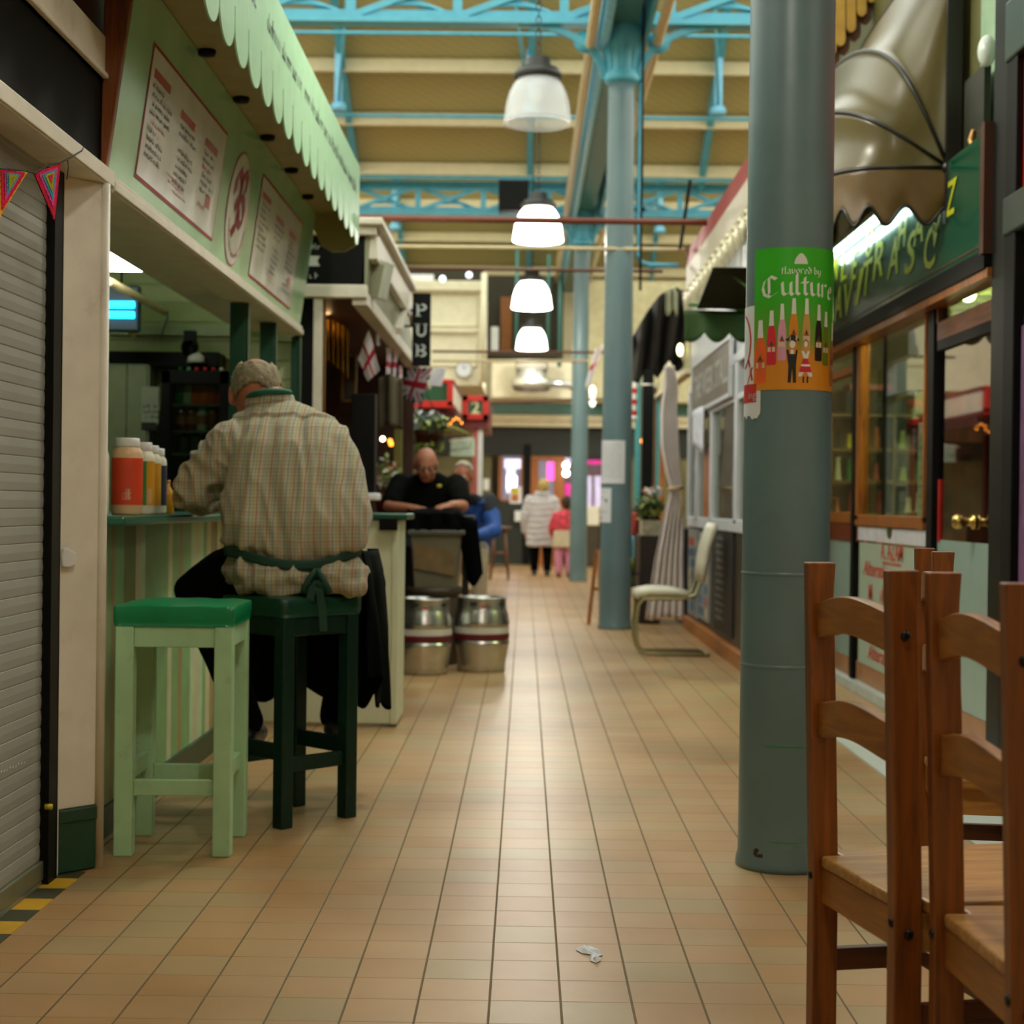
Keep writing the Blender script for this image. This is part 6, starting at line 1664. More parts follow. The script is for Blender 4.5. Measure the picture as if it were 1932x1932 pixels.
# broad nib lettering
GL = {
 'C': (1.0, [[(.8, .85), (.5, 1.0), (.2, .8), (.1, .45), (.2, .12), (.5, 0), (.85, .2)], [(.42, .92), (.45, .15)]]),
 'u': (.62, [[(.08, .62), (.12, .1), (.22, 0), (.42, .12)], [(.48, .62), (.48, .08), (.58, 0)]]),
 'l': (.34, [[(.14, 1.0), (.14, .1), (.26, 0)]]),
 't': (.42, [[(.18, .85), (.18, .1), (.3, 0)], [(.02, .6), (.36, .6)]]),
 'r': (.46, [[(.1, .62), (.12, 0)], [(.12, .5), (.3, .62), (.4, .54)]]),
 'e': (.5, [[(.44, .38), (.12, .3), (.1, .12), (.24, 0), (.44, .1)], [(.12, .3), (.16, .5), (.32, .6), (.44, .4)]]),
 'f': (.36, [[(.32, .92), (.16, .85), (.14, .0)], [(.02, .6), (.3, .6)]]), 'a': (.52, [[(.1, .55), (.3, .62), (.38, .5), (.38, .08), (.48, 0)], [(.38, .38), (.12, .26), (.1, .08), (.22, 0), (.38, .14)]]),
 'v': (.54, [[(.08, .62), (.14, .1), (.26, 0), (.44, .3), (.42, .6)]]), 'o': (.54, [[(.26, .62), (.08, .45), (.1, .12), (.28, 0), (.46, .16), (.44, .46), (.26, .62)]]),
 'd': (.54, [[(.1, .92), (.44, .5), (.44, .14), (.26, 0), (.08, .14), (.1, .42), (.26, .56), (.42, .44)]]), 'b': (.54, [[(.1, 1.0), (.1, .1), (.26, 0), (.44, .14), (.42, .46), (.28, .58), (.12, .46)]]),
 'y': (.54, [[(.08, .62), (.12, .12), (.3, .02)], [(.44, .62), (.44, 0), (.3, -.28), (.1, -.22)]]), ' ': (.3, [])}
def black_letter(s, xa, xb, v0, h, mt, arc=0.0, w=.12):
    tot = sum(GL[c][0] for c in s); k = (xb - xa) / tot; x = xa
    for c in s:
        wd, st = GL[c]
        mid = ((x + wd * k / 2) - (xa + xb) / 2) / ((xb - xa) / 2)
        vv = v0 - arc * mid * mid
        # split strokes so that they follow the curve
        nib(b, f1, [[(x + p * k, vv + q * h) for p, q in t_] for t_ in st], w * h, mt, 38)
        x += wd * k
black_letter('flavored by', aa(1469), aa(1541), vz(516), .022, PW, .002, .16)
black_letter('Culture', aa(1433), aa(1561), vz(556), .062, PW, .009, .17)
# bottles
def pbottle(pxc, ytop, ybot, wpx, col, name, capc=PW, half=None):
    c = aa(pxc); k = 1.0; w_ = wpx / 82.0 * PR * .5 / max(.35, math.cos(c / PR)) * .9
    t_, q = vz(ytop), vz(ybot); h = t_ - q
    bodyp = [(c - w_, q + .004), (c - w_ * .8, q), (c + w_ * .8, q), (c + w_, q + .004), (c + w_, q + h * .42), (c + w_ * .85, q + h * .58), (c + w_ * .5, q + h * .74), (c - w_ * .5, q + h * .74), (c - w_ * .85, q + h * .58), (c - w_, q + h * .42)]
    lv = [(0, .8), (.02, 1), (.42, 1), (.58, .85), (.66, .68), (.74, .5)]
    b.add([f2(c + sg * w_ * ww, q + h * hh) for hh, ww in lv for sg in (-1, 0, 1)], [(3 * i + j, 3 * i + j + 1, 3 * i + j + 4, 3 * i + j + 3) for i in range(5) for j in (0, 1)], col); poly(b, f3, [(c - w_ * .52, q + h * .72), (c + w_ * .52, q + h * .72), (c + w_ * .36, t_), (c - w_ * .36, t_)], capc)
    rect(b, f3, c - w_ * .78, c + w_ * .78, q + h * .24, q + h * .33, M('poster_label', 'd8c4b0', .4)); poly(b, f3, [(c - w_ * .6, q + h * .33), (c + w_ * .6, q + h * .33), (c, q + h * .45)], M('poster_leaf', '26562a', .4))
    rect(b, f3, c - w_ * .5, c + w_ * .5, q + h * .33, q + h * .36, red)
for a_ in ((1472, 573, 680, 17, M('p_pink', 'd99ab8', .35), 1), (1538, 573, 680, 14, M('p_dark', '241512', .35), 1), (1516, 563, 668, 16, M('p_tamarind', 'c79a52', .35), 1), (1493, 563, 668, 18, M('p_amber', 'd8851c', .35), 1),
           (1453, 585, 688, 19, M('p_red', 'cf2a3c', .35), 1), (1551, 585, 687, 12, M('p_lime', '6f7f1e', .35), 1), (1433, 602, 722, 22, M('p_orange', 'e8642a', .35), 1), (1563, 603, 724, 9, M('p_brown', 'b06a20', .35), 1)): pbottle(*a_)
# two little costumed figures
c = aa(1491); pk = M('p_black', '15110f', .4); wh = PW
disc(b, f3, c, vz(641), .021, .006, pk); disc(b, f3, c, vz(637), .01, .009, pk); disc(b, f3, c, vz(650), .0085, .011, wh)
poly(b, f3, [(c - .018, vz(660)), (c + .016, vz(660)), (c + .011, vz(690)), (c + .012, vz(722)), (c + .003, vz(722)), (c, vz(695)), (c - .004, vz(722)), (c - .013, vz(722)), (c - .011, vz(690))], pk)
rect(b, pfn(.0018), c - .005, c + .004, vz(668), vz(660), wh)
c = aa(1515); disc(b, f3, c, vz(647), .008, .012, M('p_brown', 'b06a20')); disc(b, pfn(.0018), c, vz(649), .006, .009, wh)
poly(b, f3, [(c - .014, vz(662)), (c + .013, vz(662)), (c + .007, vz(676)), (c - .007, vz(676))], wh); poly(b, f3, [(c - .007, vz(676)), (c + .007, vz(676)), (c + .02, vz(702)), (c - .02, vz(702))], M('p_red', 'cf2a3c'))
poly(b, f3, [(c - .02, vz(702)), (c + .02, vz(702)), (c + .023, vz(710)), (c - .023, vz(710))], wh); rect(b, pfn(.0018), c - .014, c + .014, vz(691), vz(687), wh)
rect(b, f3, c - .009, c - .004, vz(722), vz(710), pk); rect(b, f3, c + .004, c + .009, vz(722), vz(710), pk)
tag(b.build('poster'), 'green and orange poster of soda bottles wrapped round the near column', 'poster')
b = MB(); q0_, q1_ = W(1410, 790, 4.8).z - PBm, W(1410, 573, 4.8).z - PBm
a0_, a1_ = -.235, -.1195
ff = pfn(-.0004); n = 12
top = [(a0_ + (a1_ - a0_) * i / n, q1_) for i in range(n + 1)]
bot = [(a0_ + (-.088 - a0_) * i / n, q0_ + (.012 if i % 3 else 0) * (1 if i < n - 2 else .3) + (.02 if i == n else 0)) for i in range(n + 1)]
vs = [ff(*p) for p in bot] + [ff(a0_ + (-.088 - a0_) * i / n, -.004) for i in range(n + 1)] + [ff(*p) for p in top]
b.add(vs, [(i, i + 1, n + 2 + i, n + 1 + i) for i in range(n)] + [(n + 1 + i, n + 2 + i, 2 * n + 3 + i, 2 * n + 2 + i) for i in range(n)], paper, True)
g_ = pfn(.0003)
ring(b, g_, -.19, vz(640), .058, .085, .008, red, 30, -1.4, 1.4); nib(b, g_, [[(-.15, vz(672)), (-.125, vz(715))], [(-.125, vz(690)), (-.155, vz(722))]], .01, red, 20)
for k in range(12): rect(b, g_, -.22 + k * .0096, -.2104 + k * .0096, vz(757), vz(722), red); put(b, 'ing', lambda u, v: pfn(.0012)(u, v), .024, PW, -.124, vz(750), 'C')
tag(b.build('poster'), 'torn white poster with red lines at the left edge of the near column', 'poster')
c2f = cyl_fn(.822, 14.31, .139)
def notice(px0, px1, py0, py1, lab, extra):
    b = MB(); R2 = 28.6; t0, t1 = math.asin(max(-1, (px0 - 1163) / R2)), math.asin((px1 - 1163) / R2)
    z1, z0 = W(1160, py0, 14.18).z, W(1160, py1, 14.18).z; n = 10
    vs = [c2f(t0 + (t1 - t0) * i / n, z, .002) for z in (z0, z1) for i in range(n + 1)]
    b.add(vs, [(i, i + 1, n + 2 + i, n + 1 + i) for i in range(n)], paper, True)
    f = lambda u, v: c2f(t0 + (t1 - t0) * u, z0 + (z1 - z0) * v, .004)
    extra(b, f)
    tag(b.build('notice'), lab, 'notice')
def tx(b, f):
    for k in range(11): scribble(b, f, .08, .9 - k * .075, .8, .03, greyink, RN)
notice(1136, 1178, 831, 912, 'large typed white notice taped on the second column', tx)
def tx2(b, f):
    poly(b, f, [(.1, .58), (.75, .58), (.8, .66), (.5, .7), (.3, .76), (.1, .74)], ink); scribble(b, f, .1, .3, .7, .04, greyink, RN); rect(b, f, .1, .35, .1, .15, red); scribble(b, f, .1, .88, .6, .03, greyink, RN)
notice(1131, 1154, 921, 986, 'smaller white notice with a dark picture lower on the second column', tx2)
# chipped paint low on the near column
b = MB(); gl_ = M('green_mark', '2f8a3a', .5)
for py, q0_, q1_ in ((1409, 1440, 1530), (1590, 1455, 1525)):
    th0, th1 = math.asin((q0_ - 1478) / 84.), math.asin((q1_ - 1478) / 84.); z_ = W(1478, py, 4.78).z; g_ = cyl_fn(C1.x, C1.y, .1365)
    vs = [g_(th0 + (th1 - th0) * i / 10, z_ + dz) for dz in (-.0016, .0016) for i in range(11)]
    b = MB().add(vs, [(i, i + 1, 12 + i, 11 + i) for i in range(10)], gl_)
    o = b.build('green_paint_line', None, bpy.data.objects['iron_column']); o['label'] = 'thin green paint line'
b = MB(); ch = M('rust_chip', '3a2410', .8); f = lambda u, v: cyl_fn(C1.x, C1.y, .1362)(u / .136, v, 0)
uu, zz = math.asin((1428 - 1476) / 84.) * .136, W(1428, 1612, 4.8).z
for k in range(5):
    cx_, cz_ = uu + RN.uniform(-.014, .016), zz + RN.uniform(-.012, .012)
    poly(b, f, [(cx_ + .012 * RN.uniform(.5, 1.1) * math.cos(q * 1.05), cz_ + .009 * RN.uniform(.5, 1.2) * math.sin(q * 1.05)) for q in range(6)], ch)
o = b.build('chipped_paint', None, bpy.data.objects['iron_column']) ; o['label'] = 'rusty chip in the paint'

# ================================================================== right: tailor's shop
TX = 2.05
def tp(px, py, X=TX): return PX(px, py, X)
tw = WOOD('shop_window_wood', '6e3a10', 'a8621e', 'Z', .35)
def tbox(px0, px1, z0, z1, x0, x1, mat=None, mb=None):
    ya, yb = sorted((tp(px0, 950).y, tp(px1, 950).y)); mb = mb or MB()
    return mb.box(x0, x1, ya, yb, z0, z1, mat)
zs = tp(1690, 985).z; zt = tp(1690, 618).z; zbot = .1
frost = M('frosted_panel', '8fa69c', .25, var=.06, scale=2); 
yN, yF = 6.80, 10.9
struct(MB().box(TX + 1.6, TX + 1.65, 5, 11.5, 0, 3.0).build('wall_shop_back', M('shop_inside', '6b5a34', .6, var=.2)), 'back wall inside the tailor shop', 'wall')
struct(MB().box(TX + .05, TX + 1.6, 11.4, 11.45, 0, 3).build('wall_shop_far', M('shop_inside', '6b5a34', .6)), 'far wall inside the tailor shop', 'wall')
struct(MB().box(TX + .05, TX + 1.6, 6.2, 6.25, 0, 3).build('wall_shop_near', M('shop_inside', '6b5a34', .6)), 'near wall inside the tailor shop', 'wall')
struct(MB().box(TX + .02, TX + 1.65, 6.2, 11.5, 2.46, 2.5).build('ceiling_shop', M('shop_ceiling', 'b9bd84', .5)), 'ceiling of the tailor shop', 'ceiling')
b = MB()
for k in range(14): b.box(TX + .06, TX + 1.58, 6.3 + k * .36, 6.34 + k * .36, 2.44, 2.465)
struct(b.build('trim_4', M('shop_ceiling_batten', '87904e', .5)), 'battens on the tailor shop ceiling', 'trim')
struct(MB().box(TX - .06, TX + .03, yN, yF, 0, .055).build('trim_5', M('kerb_white', 'b4bcb4', .4, dirt='77776a', dirt_amt=.4)), 'pale metal kerb along the tailor shop', 'trim')
struct(MB().box(TX - .0, TX + .02, yN, yF, .055, .17).build('baseboard_right', M('terracotta_skirting', 'a2714e', .4)), 'terracotta skirting along the tailor shop', 'baseboard')
struct(MB().box(1.49, TX - .06, 5.0, 7.72, 0, .008).build('trim_6', M('pale_step', 'b9bdb2', .4, var=.05)), 'pale floor strip before the tailor shop door', 'trim')
# mullions and lower panels
for px, w_, l in ((1614, .05, 'thin black mullion left of the tailor window'), (1760, .07, 'black post between the tailor window and the shop door')):
    y = tp(px, 1100).y
    tag(MB().box(TX - .03, TX + .04, y - w_, y + w_ * .6, .06, 2.14).build('black_mullion', black, bevel=.004), l, 'post')
o = tbox(1562, 1610, .17, tp(1590, 1005).z, TX, TX + .02); tag(o.build('frosted_panel', frost), 'frosted grey panel behind the near column at the tailor shop', 'panel')
t = thing('tailor_sign', 'white shop panel with red lettering under the tailor window', 'sign', (TX, 8.4, .2))
ya, yb = tp(1622, 1100).y, tp(1754, 1100).y
zt1 = tp(1690, 1030).z; zb1 = .17
MB().box(TX - .005, TX + .02, yb, ya, zb1, zt1).build('panel', M('sign_panel_pale', 'aab8a4', .3, var=.05), t)  # even pale panel colour, no glow
b = MB(); ff = lambda u, v: V((TX - .008, ya - u, v)); L_ = ya - yb
redl = M('sign_red', 'c04a34', .5)
c_ = (tp(1664, 1046).y + tp(1706, 1046).y) / 2; c_ = ya - c_
put(b, 'A. AZAM', ff, .105, redl, c_, tp(1684, 1057).z, 'C', width=tp(1664, 1046).y - tp(1706, 1046).y, bold=.012)
rect(b, ff, c_ - .22, c_ + .22, tp(1684, 1066).z, tp(1684, 1064).z + .006, redl)
u0_ = ya - tp(1631, 1075).y
put(b, 'Alterations', ff, .085, redl, u0_, tp(1650, 1087).z, 'L', shear=.15, width=.82, bold=.015)
put(b, 'M', ff, .10, redl, ya - tp(1641, 1120).y, tp(1645, 1134).z, 'L', width=.1, bold=.02); put(b, '&', ff, .06, redl, ya - tp(1662, 1130).y, tp(1660, 1133).z, 'L', width=.05); put(b, 'Mending', ff, .10, redl, ya - tp(1667, 1130).y, tp(1680, 1142).z, 'L', width=.42, bold=.02)
put(b, 'Alterations', ff, .085, redl, ya - tp(1640, 1225).y, tp(1650, 1245).z, 'L', shear=.15, width=.75, bold=.015)
b.build('lettering', None, t)
MB().box(TX - .015, TX + .02, yb, ya, zt1 + .012, zs - .035, M('letterbox_white', 'c9c8cc', .4)).build('white_rail', None, t, bevel=.003)
p = tp(1684, 1000); MB().ell((TX - .018, p.y, p.z), (.012, .055, .05), 16, 10, M('pull_green', '56603a', .3, .5)).build('oval_pull', None, t)
ld = bpy.data.lights.new('panel_light', 'AREA'); ld.energy = 2.4; ld.size = .05; ld.size_y = L_; ld.shape = 'RECTANGLE'; ld.color = (.85, 1, .8)
# window with wood frame
t = thing('window_2', 'wood framed window of the tailor shop', 'window', (TX, 8.4, 1), None, 'structure')
y0w, y1w = tp(1755, 800).y, tp(1624, 800).y
f = MB(); e = .055
f.box(TX - .03, TX + .03, y0w, y1w, zs - .03, zs + .035).box(TX - .03, TX + .03, y0w, y1w, zt, zt + .04).box(TX - .03, TX + .03, y1w - .09, y1w, zs, zt).box(TX - .03, TX + .03, y0w, y0w + .03, zs, zt)
f.build('frame', tw, t, bevel=.005)
MB().box(TX, TX + .006, y0w, y1w, zs, zt).build('pane', GLASS('shop_glass', 'e6ecdc', 1.3, .02), t)
MB().box(TX + .01, TX + .03, tp(1662, 800).y - .012, tp(1662, 800).y + .012, zs, zt).build('glazing_bar', black, t)
# left sash, partly behind the column
t = thing('window_3', 'wooden sash window of the tailor shop beside the near column', 'window', (TX, 10, 1), None, 'structure')
ya_, yb_ = y1w + .02, yF
f = MB(); f.box(TX - .02, TX + .03, ya_, yb_, zs - .02, zs + .05).box(TX - .02, TX + .03, ya_, yb_, 1.95, 2.0).box(TX - .02, TX + .03, ya_, yb_, zt, zt + .04).build('frame', tw, t, bevel=.005)
MB().box(TX - .01, TX + .02, ya_, yb_, .90, zs - .02, M('red_brown', '6a2a10', .4)).build('lower_rail', None, t)
MB().box(TX, TX + .006, ya_, yb_, zs, zt).build('pane', GLASS('shop_glass', 'e6ecdc'), t)
# door
t = thing('door_2', 'dark framed glass door of the tailor shop with a brass handle', 'door', (TX, 7.3, 0), None, 'structure')
y0d, y1d = 6.86, tp(1772, 900).y
zdt = tp(1815, 648).z
f = MB(); f.box(TX - .02, TX + .03, y0d, y1d, zdt, zdt + .05, black).box(TX - .02, TX + .03, y0d, y1d, zdt + .05, zdt + .14, WOOD('door_wood_dark', '4a2410', '6e3a18', 'Y')).box(TX - .02, TX + .03, y1d - .02, y1d + .03, zdt + .14, 2.16, WOOD('door_wood_dark2', '4a2410', '6e3a18', 'Z'))
f.build('frame', black, t)
MB().box(TX, TX + .006, y0d, y1d, tp(1815, 1022).z, zdt).build('pane', GLASS('door_glass', 'c07a60', 2.2, .05), t)
MB().box(TX, TX + .006, y0d, y1d, zdt + .14, 2.16).build('fanlight', GLASS('shop_glass', 'e6ecdc'), t)
MB().box(TX - .005, TX + .02, y0d, y1d, .17, tp(1815, 1022).z).build('frosted_panel', frost, t)
MB().box(TX - .01, TX + .0, y1d - .05, y1d - .015, tp(1770, 1022).z, tp(1770, 905).z).build('red_strip', M('red_strip', 'a51d14', .35), t)
p = tp(1840, 985); brass = M('brass', 'c9a862', .25, 1)
b = MB().lathe([(0, 0), (.035, 0), (.035, -.015), (.02, -.02), (.02, -.05), (.032, -.06), (.036, -.085), (.026, -.1), (0, -.105)], (TX, p.y, p.z), 18, ax='X'); b.build('handle', brass, t)
# fascia with yellow writing
t = thing('shop_fascia', 'dark green shop fascia with yellow writing under the gold hood', 'sign', (TX, 8.5, 2.15))
zf = tp(1860, 492).z; zft = 2.74
b = MB().box(TX - .08, TX, yN + .06, yF, zf, zft); b.build('board', M('fascia_green', '0f4a34', .16, var=.06, coat=.4), t)
b = MB(); b.box(TX - .1, TX + .02, yN + .02, yF, zf - .08, zf, black); b.box(TX - .09, TX + .02, yN, yF, zf - .12, zf - .08, tw); b.box(TX - .11, TX + .02, yN, yN + .06, zf - .02, zft + .02, M('fascia_brown', '43200f', .4)); b.build('moulding', None, t)
b = MB(); ffz = lambda u, v: V((TX - .084, u, v)); rect(b, ffz, yN + .1, yF, zf + .03, zf + .036, M('thin_red_line', '6a2a14', .4)); b.build('red_line', None, t)
fasc_ = t
yp = M('fascia_yellow', 'b3b422', .45)
b = MB()
ffr = lambda u, v: V((TX - .085, -u, v + .0))
def letters(txt, pxs, pys, h, w_):
    for ch_, px, py in zip(txt, pxs, pys):
        p = tp(px, py, TX - .085); b = MB()
        put(b, ch_, ffr, h, yp, -p.y, p.z - h / 2, 'C', shear=.25, bold=.012, width=w_)
        b.build('letter', None, fasc_)
letters('AVITRASC', (1580, 1601, 1621, 1637, 1656, 1684, 1718, 1756), (572, 562, 540, 522, 490, 486, 475, 465), .2, .26)
letters('NLEOHAV', (1576, 1592, 1612, 1640, 1702, 1732, 1768), (505, 502, 500, 455, 436, 428, 428), .17, .2)
letters('ANZ', (1578, 1626, 1794), (440, 420, 372), .16, .2)
# strip light above the fascia, under the hood
t = thing('strip_light', 'strip light glowing on the green fascia under the gold hood', 'light', (TX - .14, 8.9, 2.68))
MB().box(TX - .17, TX - .081, 7.6, 10.3, 2.70, 2.73).build('fitting', white, t); MB().tube([(TX - .135, 7.65, 2.685), (TX - .135, 10.25, 2.685)], .016, 10).build('tube', EM('cool_tube', 'd8fff4', 12), t)
# upper wall
struct(MB().box(TX + .02, TX + .08, 6.2, 11.5, 2.5, 4.6).build('wall_shop_upper', M('olive_wall', '5c5a30', .5, var=.15, scale=2)), 'olive wall above the tailor shop', 'wall')
struct(MB().box(TX + .01, TX + .02, 6.82, 7.3, 2.6, 4.6).build('wall_shop_upper_lit', M('lit_green_wall', '8aa684', .5)), 'upper wall patch coloured for the greenish light on it', 'wall')  # thin sheet whose colour holds the greenish light on the wall

# gold hood
HP = W(1790, 316, 7.52); HL = 2.75; HR_ = .69
t = thing('hood_awning', 'shiny gold dome awning with black ribs over the tailor shop', 'awning', HP)
def hoop(th, ph, k=1.0):
    ex = .42 - .30 * max(0, (th - 1.1) / .5); hk = 1 + .35 * max(0, (th - 1.1) / .5)
    out = HR_ * (max(0, math.sin(ph)) ** ex) * k * hk
    return HP + V((-math.cos(th) * out, HL / 2 * (1 - math.cos(ph)), math.sin(th) * out * 1.28))
TH = [0, math.radians(27), math.radians(60), math.radians(91)]
b = MB()
for a_, c_ in zip(TH, TH[1:]):
    def fab(u, v, a_=a_, c_=c_):
        th = a_ + (c_ - a_) * v
        return hoop(th, PI * u, 1 - .13 * math.sin(PI * v) * (1 if c_ - a_ > .5 else .8))
    b.grid(fab, 40, 12)
b.build('fabric', gold, t, solid=.002)
for k, th in enumerate(TH): MB().tube([hoop(th, PI * u / 40) for u in range(41)], .010, 8).build('rib', M('rib_black', '17150f', .35), t)
def val_(u, v):
    u = (u * .5 * (2 * u) ** 1.6) if u < .5 else 1 - (1 - u) * .5 / .5 * .5 * (2 * (1 - u)) ** 1.6 * 1.0 if False else u
    p = hoop(0, PI * u); s_ = (p - HP)
    q_ = math.sin(PI * u); dist = (HR_ * q_ ** .42 / .2 if u < .5 else 2 * HR_ / .2 - HR_ * q_ ** .42 / .2) + (HL / 2 * (1 - math.cos(PI * u))) / .2 + .5
    p.z -= v * (.225 + .045 * math.cos(2 * PI * dist * 1.0)) 
    p += V((0, -.01, 0)) * math.sin(u * 31 + v * 4) * v
    return p
MB().grid(val_, 120, 10).build('valance', goldval, t, solid=.002)
MB().tube([val_(u / 160, 1) for u in range(161)], .009, 6).build('valance_trim', M('rib_black', '17150f'), t)
b = MB().box(HP.x - .02, HP.x + .05, HP.y - .03, HP.y + .02, 2.45, 4.0); b.build('back_bar', M('rib_black', '17150f'), t)
b = MB().ell(HP, (.035, .03, .035), 12, 8); b.build('hinge', M('rib_black', '17150f'), t)
# gilded fretwork, strap, dark board with ornament, white lamp
t = thing('gilded_fretwork', 'gold scalloped fretwork board peeping out behind the near column', 'fretwork', W(1600, 60, 9.6))
b = MB(); Yq = 9.6
def q(px, py): return W(px, py, Yq)
def fing(cx, cy, w_, h_):
    pts = [(cx - w_, cy - h_)] + [(cx - w_ * math.cos(PI * k / 10), cy + w_ * 1.4 * math.sin(PI * k / 10)) for k in range(11)] + [(cx + w_, cy - h_)]
    f3d = [q(*p) for p in pts]; n = len(f3d)
    b.add(f3d + [p + V((0, .03, 0)) for p in f3d], [list(range(n)), [n + i for i in range(n)][::-1]] + [(i, (i + 1) % n, n + (i + 1) % n, n + i) for i in range(n)])
for cx, cy in ((1569, 92), (1586, 74), (1606, 48), (1626, 18), (1645, -8)): fing(cx, cy, 9, 90)
gy = M('gilded_wood', 'c99b46', .35, .2, var=.15); b.build('scallops', gy, t)
b = MB(); 
for cx, cy in ((1575, 104), (1594, 82), (1615, 56), (1636, 24), (1655, -2)): fing(cx, cy, 12, 100)
o = b.build('backing', M('brown_fret', '5a2f10', .5), t); o.location = (0, .04, 0)
pts = [W(x, y, 8.9) for x, y in ((1712, -20), (1703, 0), (1698, 18), (1702, 36), (1714, 48), (1726, 58))]
tag(MB().tube(pts, [.028, .03, .03, .028, .028, .028], 10).build('cream_strap', cream), 'cream curved strap hanging above the gold hood', 'strap')
b = MB(); a_ = tp(1826, 330, TX - .03); c_ = tp(1866, 120, TX - .03)
b.box(TX - .05, TX - .02, c_.y, a_.y, a_.z, c_.z, M('dark_sign_board', '1b1d10', .4))
zz = tp(1845, 125, TX - .055).z; yy = tp(1846, 125).y
o = b.build('dark_board'); tag(o, 'small dark board with thin red lines beside the gold hood', 'board')
g2 = MB().tube([tp(x, y, TX - .06) for x, y in ((1836, 245), (1832, 265), (1838, 282), (1842, 296), (1836, 312), (1833, 322))], [.008, .016, .012, .018, .012, .005], 8)
tag(g2.build('gold_ornament', gy), 'small gold scroll ornament beside the awning hinge', 'ornament')
p = tp(1862, 96, TX - .05); tag(MB().ell(p, (.04, .05, .07), 14, 10).build('white_globe', M('globe_white', 'c9d2c8', .3)), 'white globe peeping out beside the black frame', 'lamp')

# black framed unit at the right edge
t = thing('black_kiosk_frame', 'black framed kiosk front with a red panel at the right edge', 'kiosk', (2.0, 6.5, 0))
KX = 1.98
MB().box(KX, KX + .14, 6.60, 6.81, 0, 4.2).build('pilaster', M('black_green_paint', '10120c', .45, spec=.2), t, bevel=.008)
b = MB().box(KX - .01, KX + .1, 4.4, 6.60, 0, .5); b.box(KX + .03, KX + .1, 4.4, 6.5, .5, 1.9); b.box(KX - .01, KX + .12, 6.46, 6.6, .5, 4.2)
b.build('frame', black, t, bevel=.006)
p0_ = PX(1905, 372, KX); p1_ = PX(1905, 120, KX)
MB().box(KX + .02, KX + .06, 4.4, 6.46, p0_.z, p1_.z).build('red_panel', M('red_kiosk_panel', 'a8160e', .35), t)
b = MB().box(KX - .02, KX + .08, 4.4, 6.6, p0_.z - .16, p0_.z, M('grey_green_rail', '2e3a34', .3)); b.box(KX - .02, KX + .08, 4.4, 6.6, p1_.z, p1_.z + .25, M('grey_green_rail', '2e3a34', .3)); b.build('rail', None, t, bevel=.01)
MB().box(KX + .05, KX + .09, 4.4, 6.46, p1_.z + .25, 4.2).build('top_panel', black, t)
MB().box(KX + .02, KX + .05, 6.15, 6.45, .6, 1.85).build('side_poster', M('purple_poster', '6a4a68', .5, var=.4, scale=6), t)

# shop contents
SY = 11.0
t = thing('shop_shelf', 'shelf unit of sewing goods at the far wall inside the tailor shop', 'shelf', (TX + .7, SY + .15, 0))
SZ = (.62, .86, 1.08, 1.30, 1.52, 1.76)
for z in SZ: MB().box(TX + .06, TX + 1.4, SY, SY + .34, z - .02, z).build('shelf_board', M('shelf_wood', '7a5a28', .5), t)
for x in (TX + .06, TX + .5, TX + .94, TX + 1.38): MB().box(x - .012, x + .012, SY + .01, SY + .33, 0, 1.76).build('upright', M('shelf_wood', '7a5a28'), t)
gc = ['9a2a20', 'd9c43a', '3a7a3a', '2a4a7a', 'e0d8c8', '7a3a5a', 'c0602a', '1c1c1c', 'a9b84a', 'c04a4a']
gm = [M('thread_' + str(i), c, .6) for i, c in enumerate(gc)]
k = 0
for z in SZ[:-1]:
    x = TX + .12
    while x < TX + 1.34:
        if all(abs(x - u) > .04 for u in (TX + .5, TX + .94)):
            r = RN.uniform(.022, .034); h = RN.uniform(.09, .16)
            b = MB().lathe([(0, 0), (r, 0), (r, .01), (r * .8, .015), (r * .6, h * .9), (r * .7, h * .92), (r * .7, h), (0, h)], (x, SY + .06 + RN.uniform(0, .05), z), 12)
            tag(b.build('thread_cone', RN.choice(gm)), 'cone of sewing thread on the shelves seen through the tailor window', 'thread cone', 'thread cones in the tailor shop')
            k += 1
        x += RN.uniform(.075, .11)
for (x, w_, h, mt, l) in ((TX + .33, .34, .16, gm[7], 'long black box on top of the tailor shop shelves'), (TX + .34, .3, .05, None, ''), (TX + .82, .36, .16, gm[4], 'pale parcel on top of the tailor shop shelves'), (TX + 1.15, .24, .14, M('red_box2', 'a01c16', .4), 'red box on top of the tailor shop shelves')):
    if mt is None:
        tag(MB().box(x - w_ / 2, x + w_ / 2, SY + .04, SY + .3, 1.921, 1.921 + h).build('storage_box', M('red_box2', 'a01c16', .4), bevel=.006), 'flat red box lying on the long black box in the tailor shop', 'box')
    else: tag(MB().box(x - w_ / 2, x + w_ / 2, SY + .03, SY + .31, 1.761, 1.761 + h).build('storage_box', mt, bevel=.01), l, 'box')
yq = tp(1742, 900).y
b = MB().box(TX + .009, TX + .012, yq - .15, yq + .15, 1.02, tp(1742, 795).z, paper); f_ = lambda u, v: V((TX + .008, -u, v))
for k in range(9): scribble(b, f_, -yq - .12, 1.06 + k * .05, .24, .03, greyink, RN)
tag(b.build('price_list'), 'long white price list hanging inside the tailor window', 'notice')
yq = tp(1690, 850).y; b = MB().tube([(TX + .2, yq, 0), (TX + .2, yq, 1.75)], .022, 10)
tag(b.build('green_pole', M('green_pole', '4a8a62', .4)), 'pale green pole standing inside the tailor window', 'pole')
t = thing('wall_clock', 'round clock put behind the tailor shop door in place of a reflection', 'clock', (TX + .5, tp(1842, 818).y, 1.4)) 
p = V((TX + .3, PX(1842, 815, TX + .3).y, PX(1842, 815, TX + .3).z))  # clock modelled behind the glass for the reflection in the door
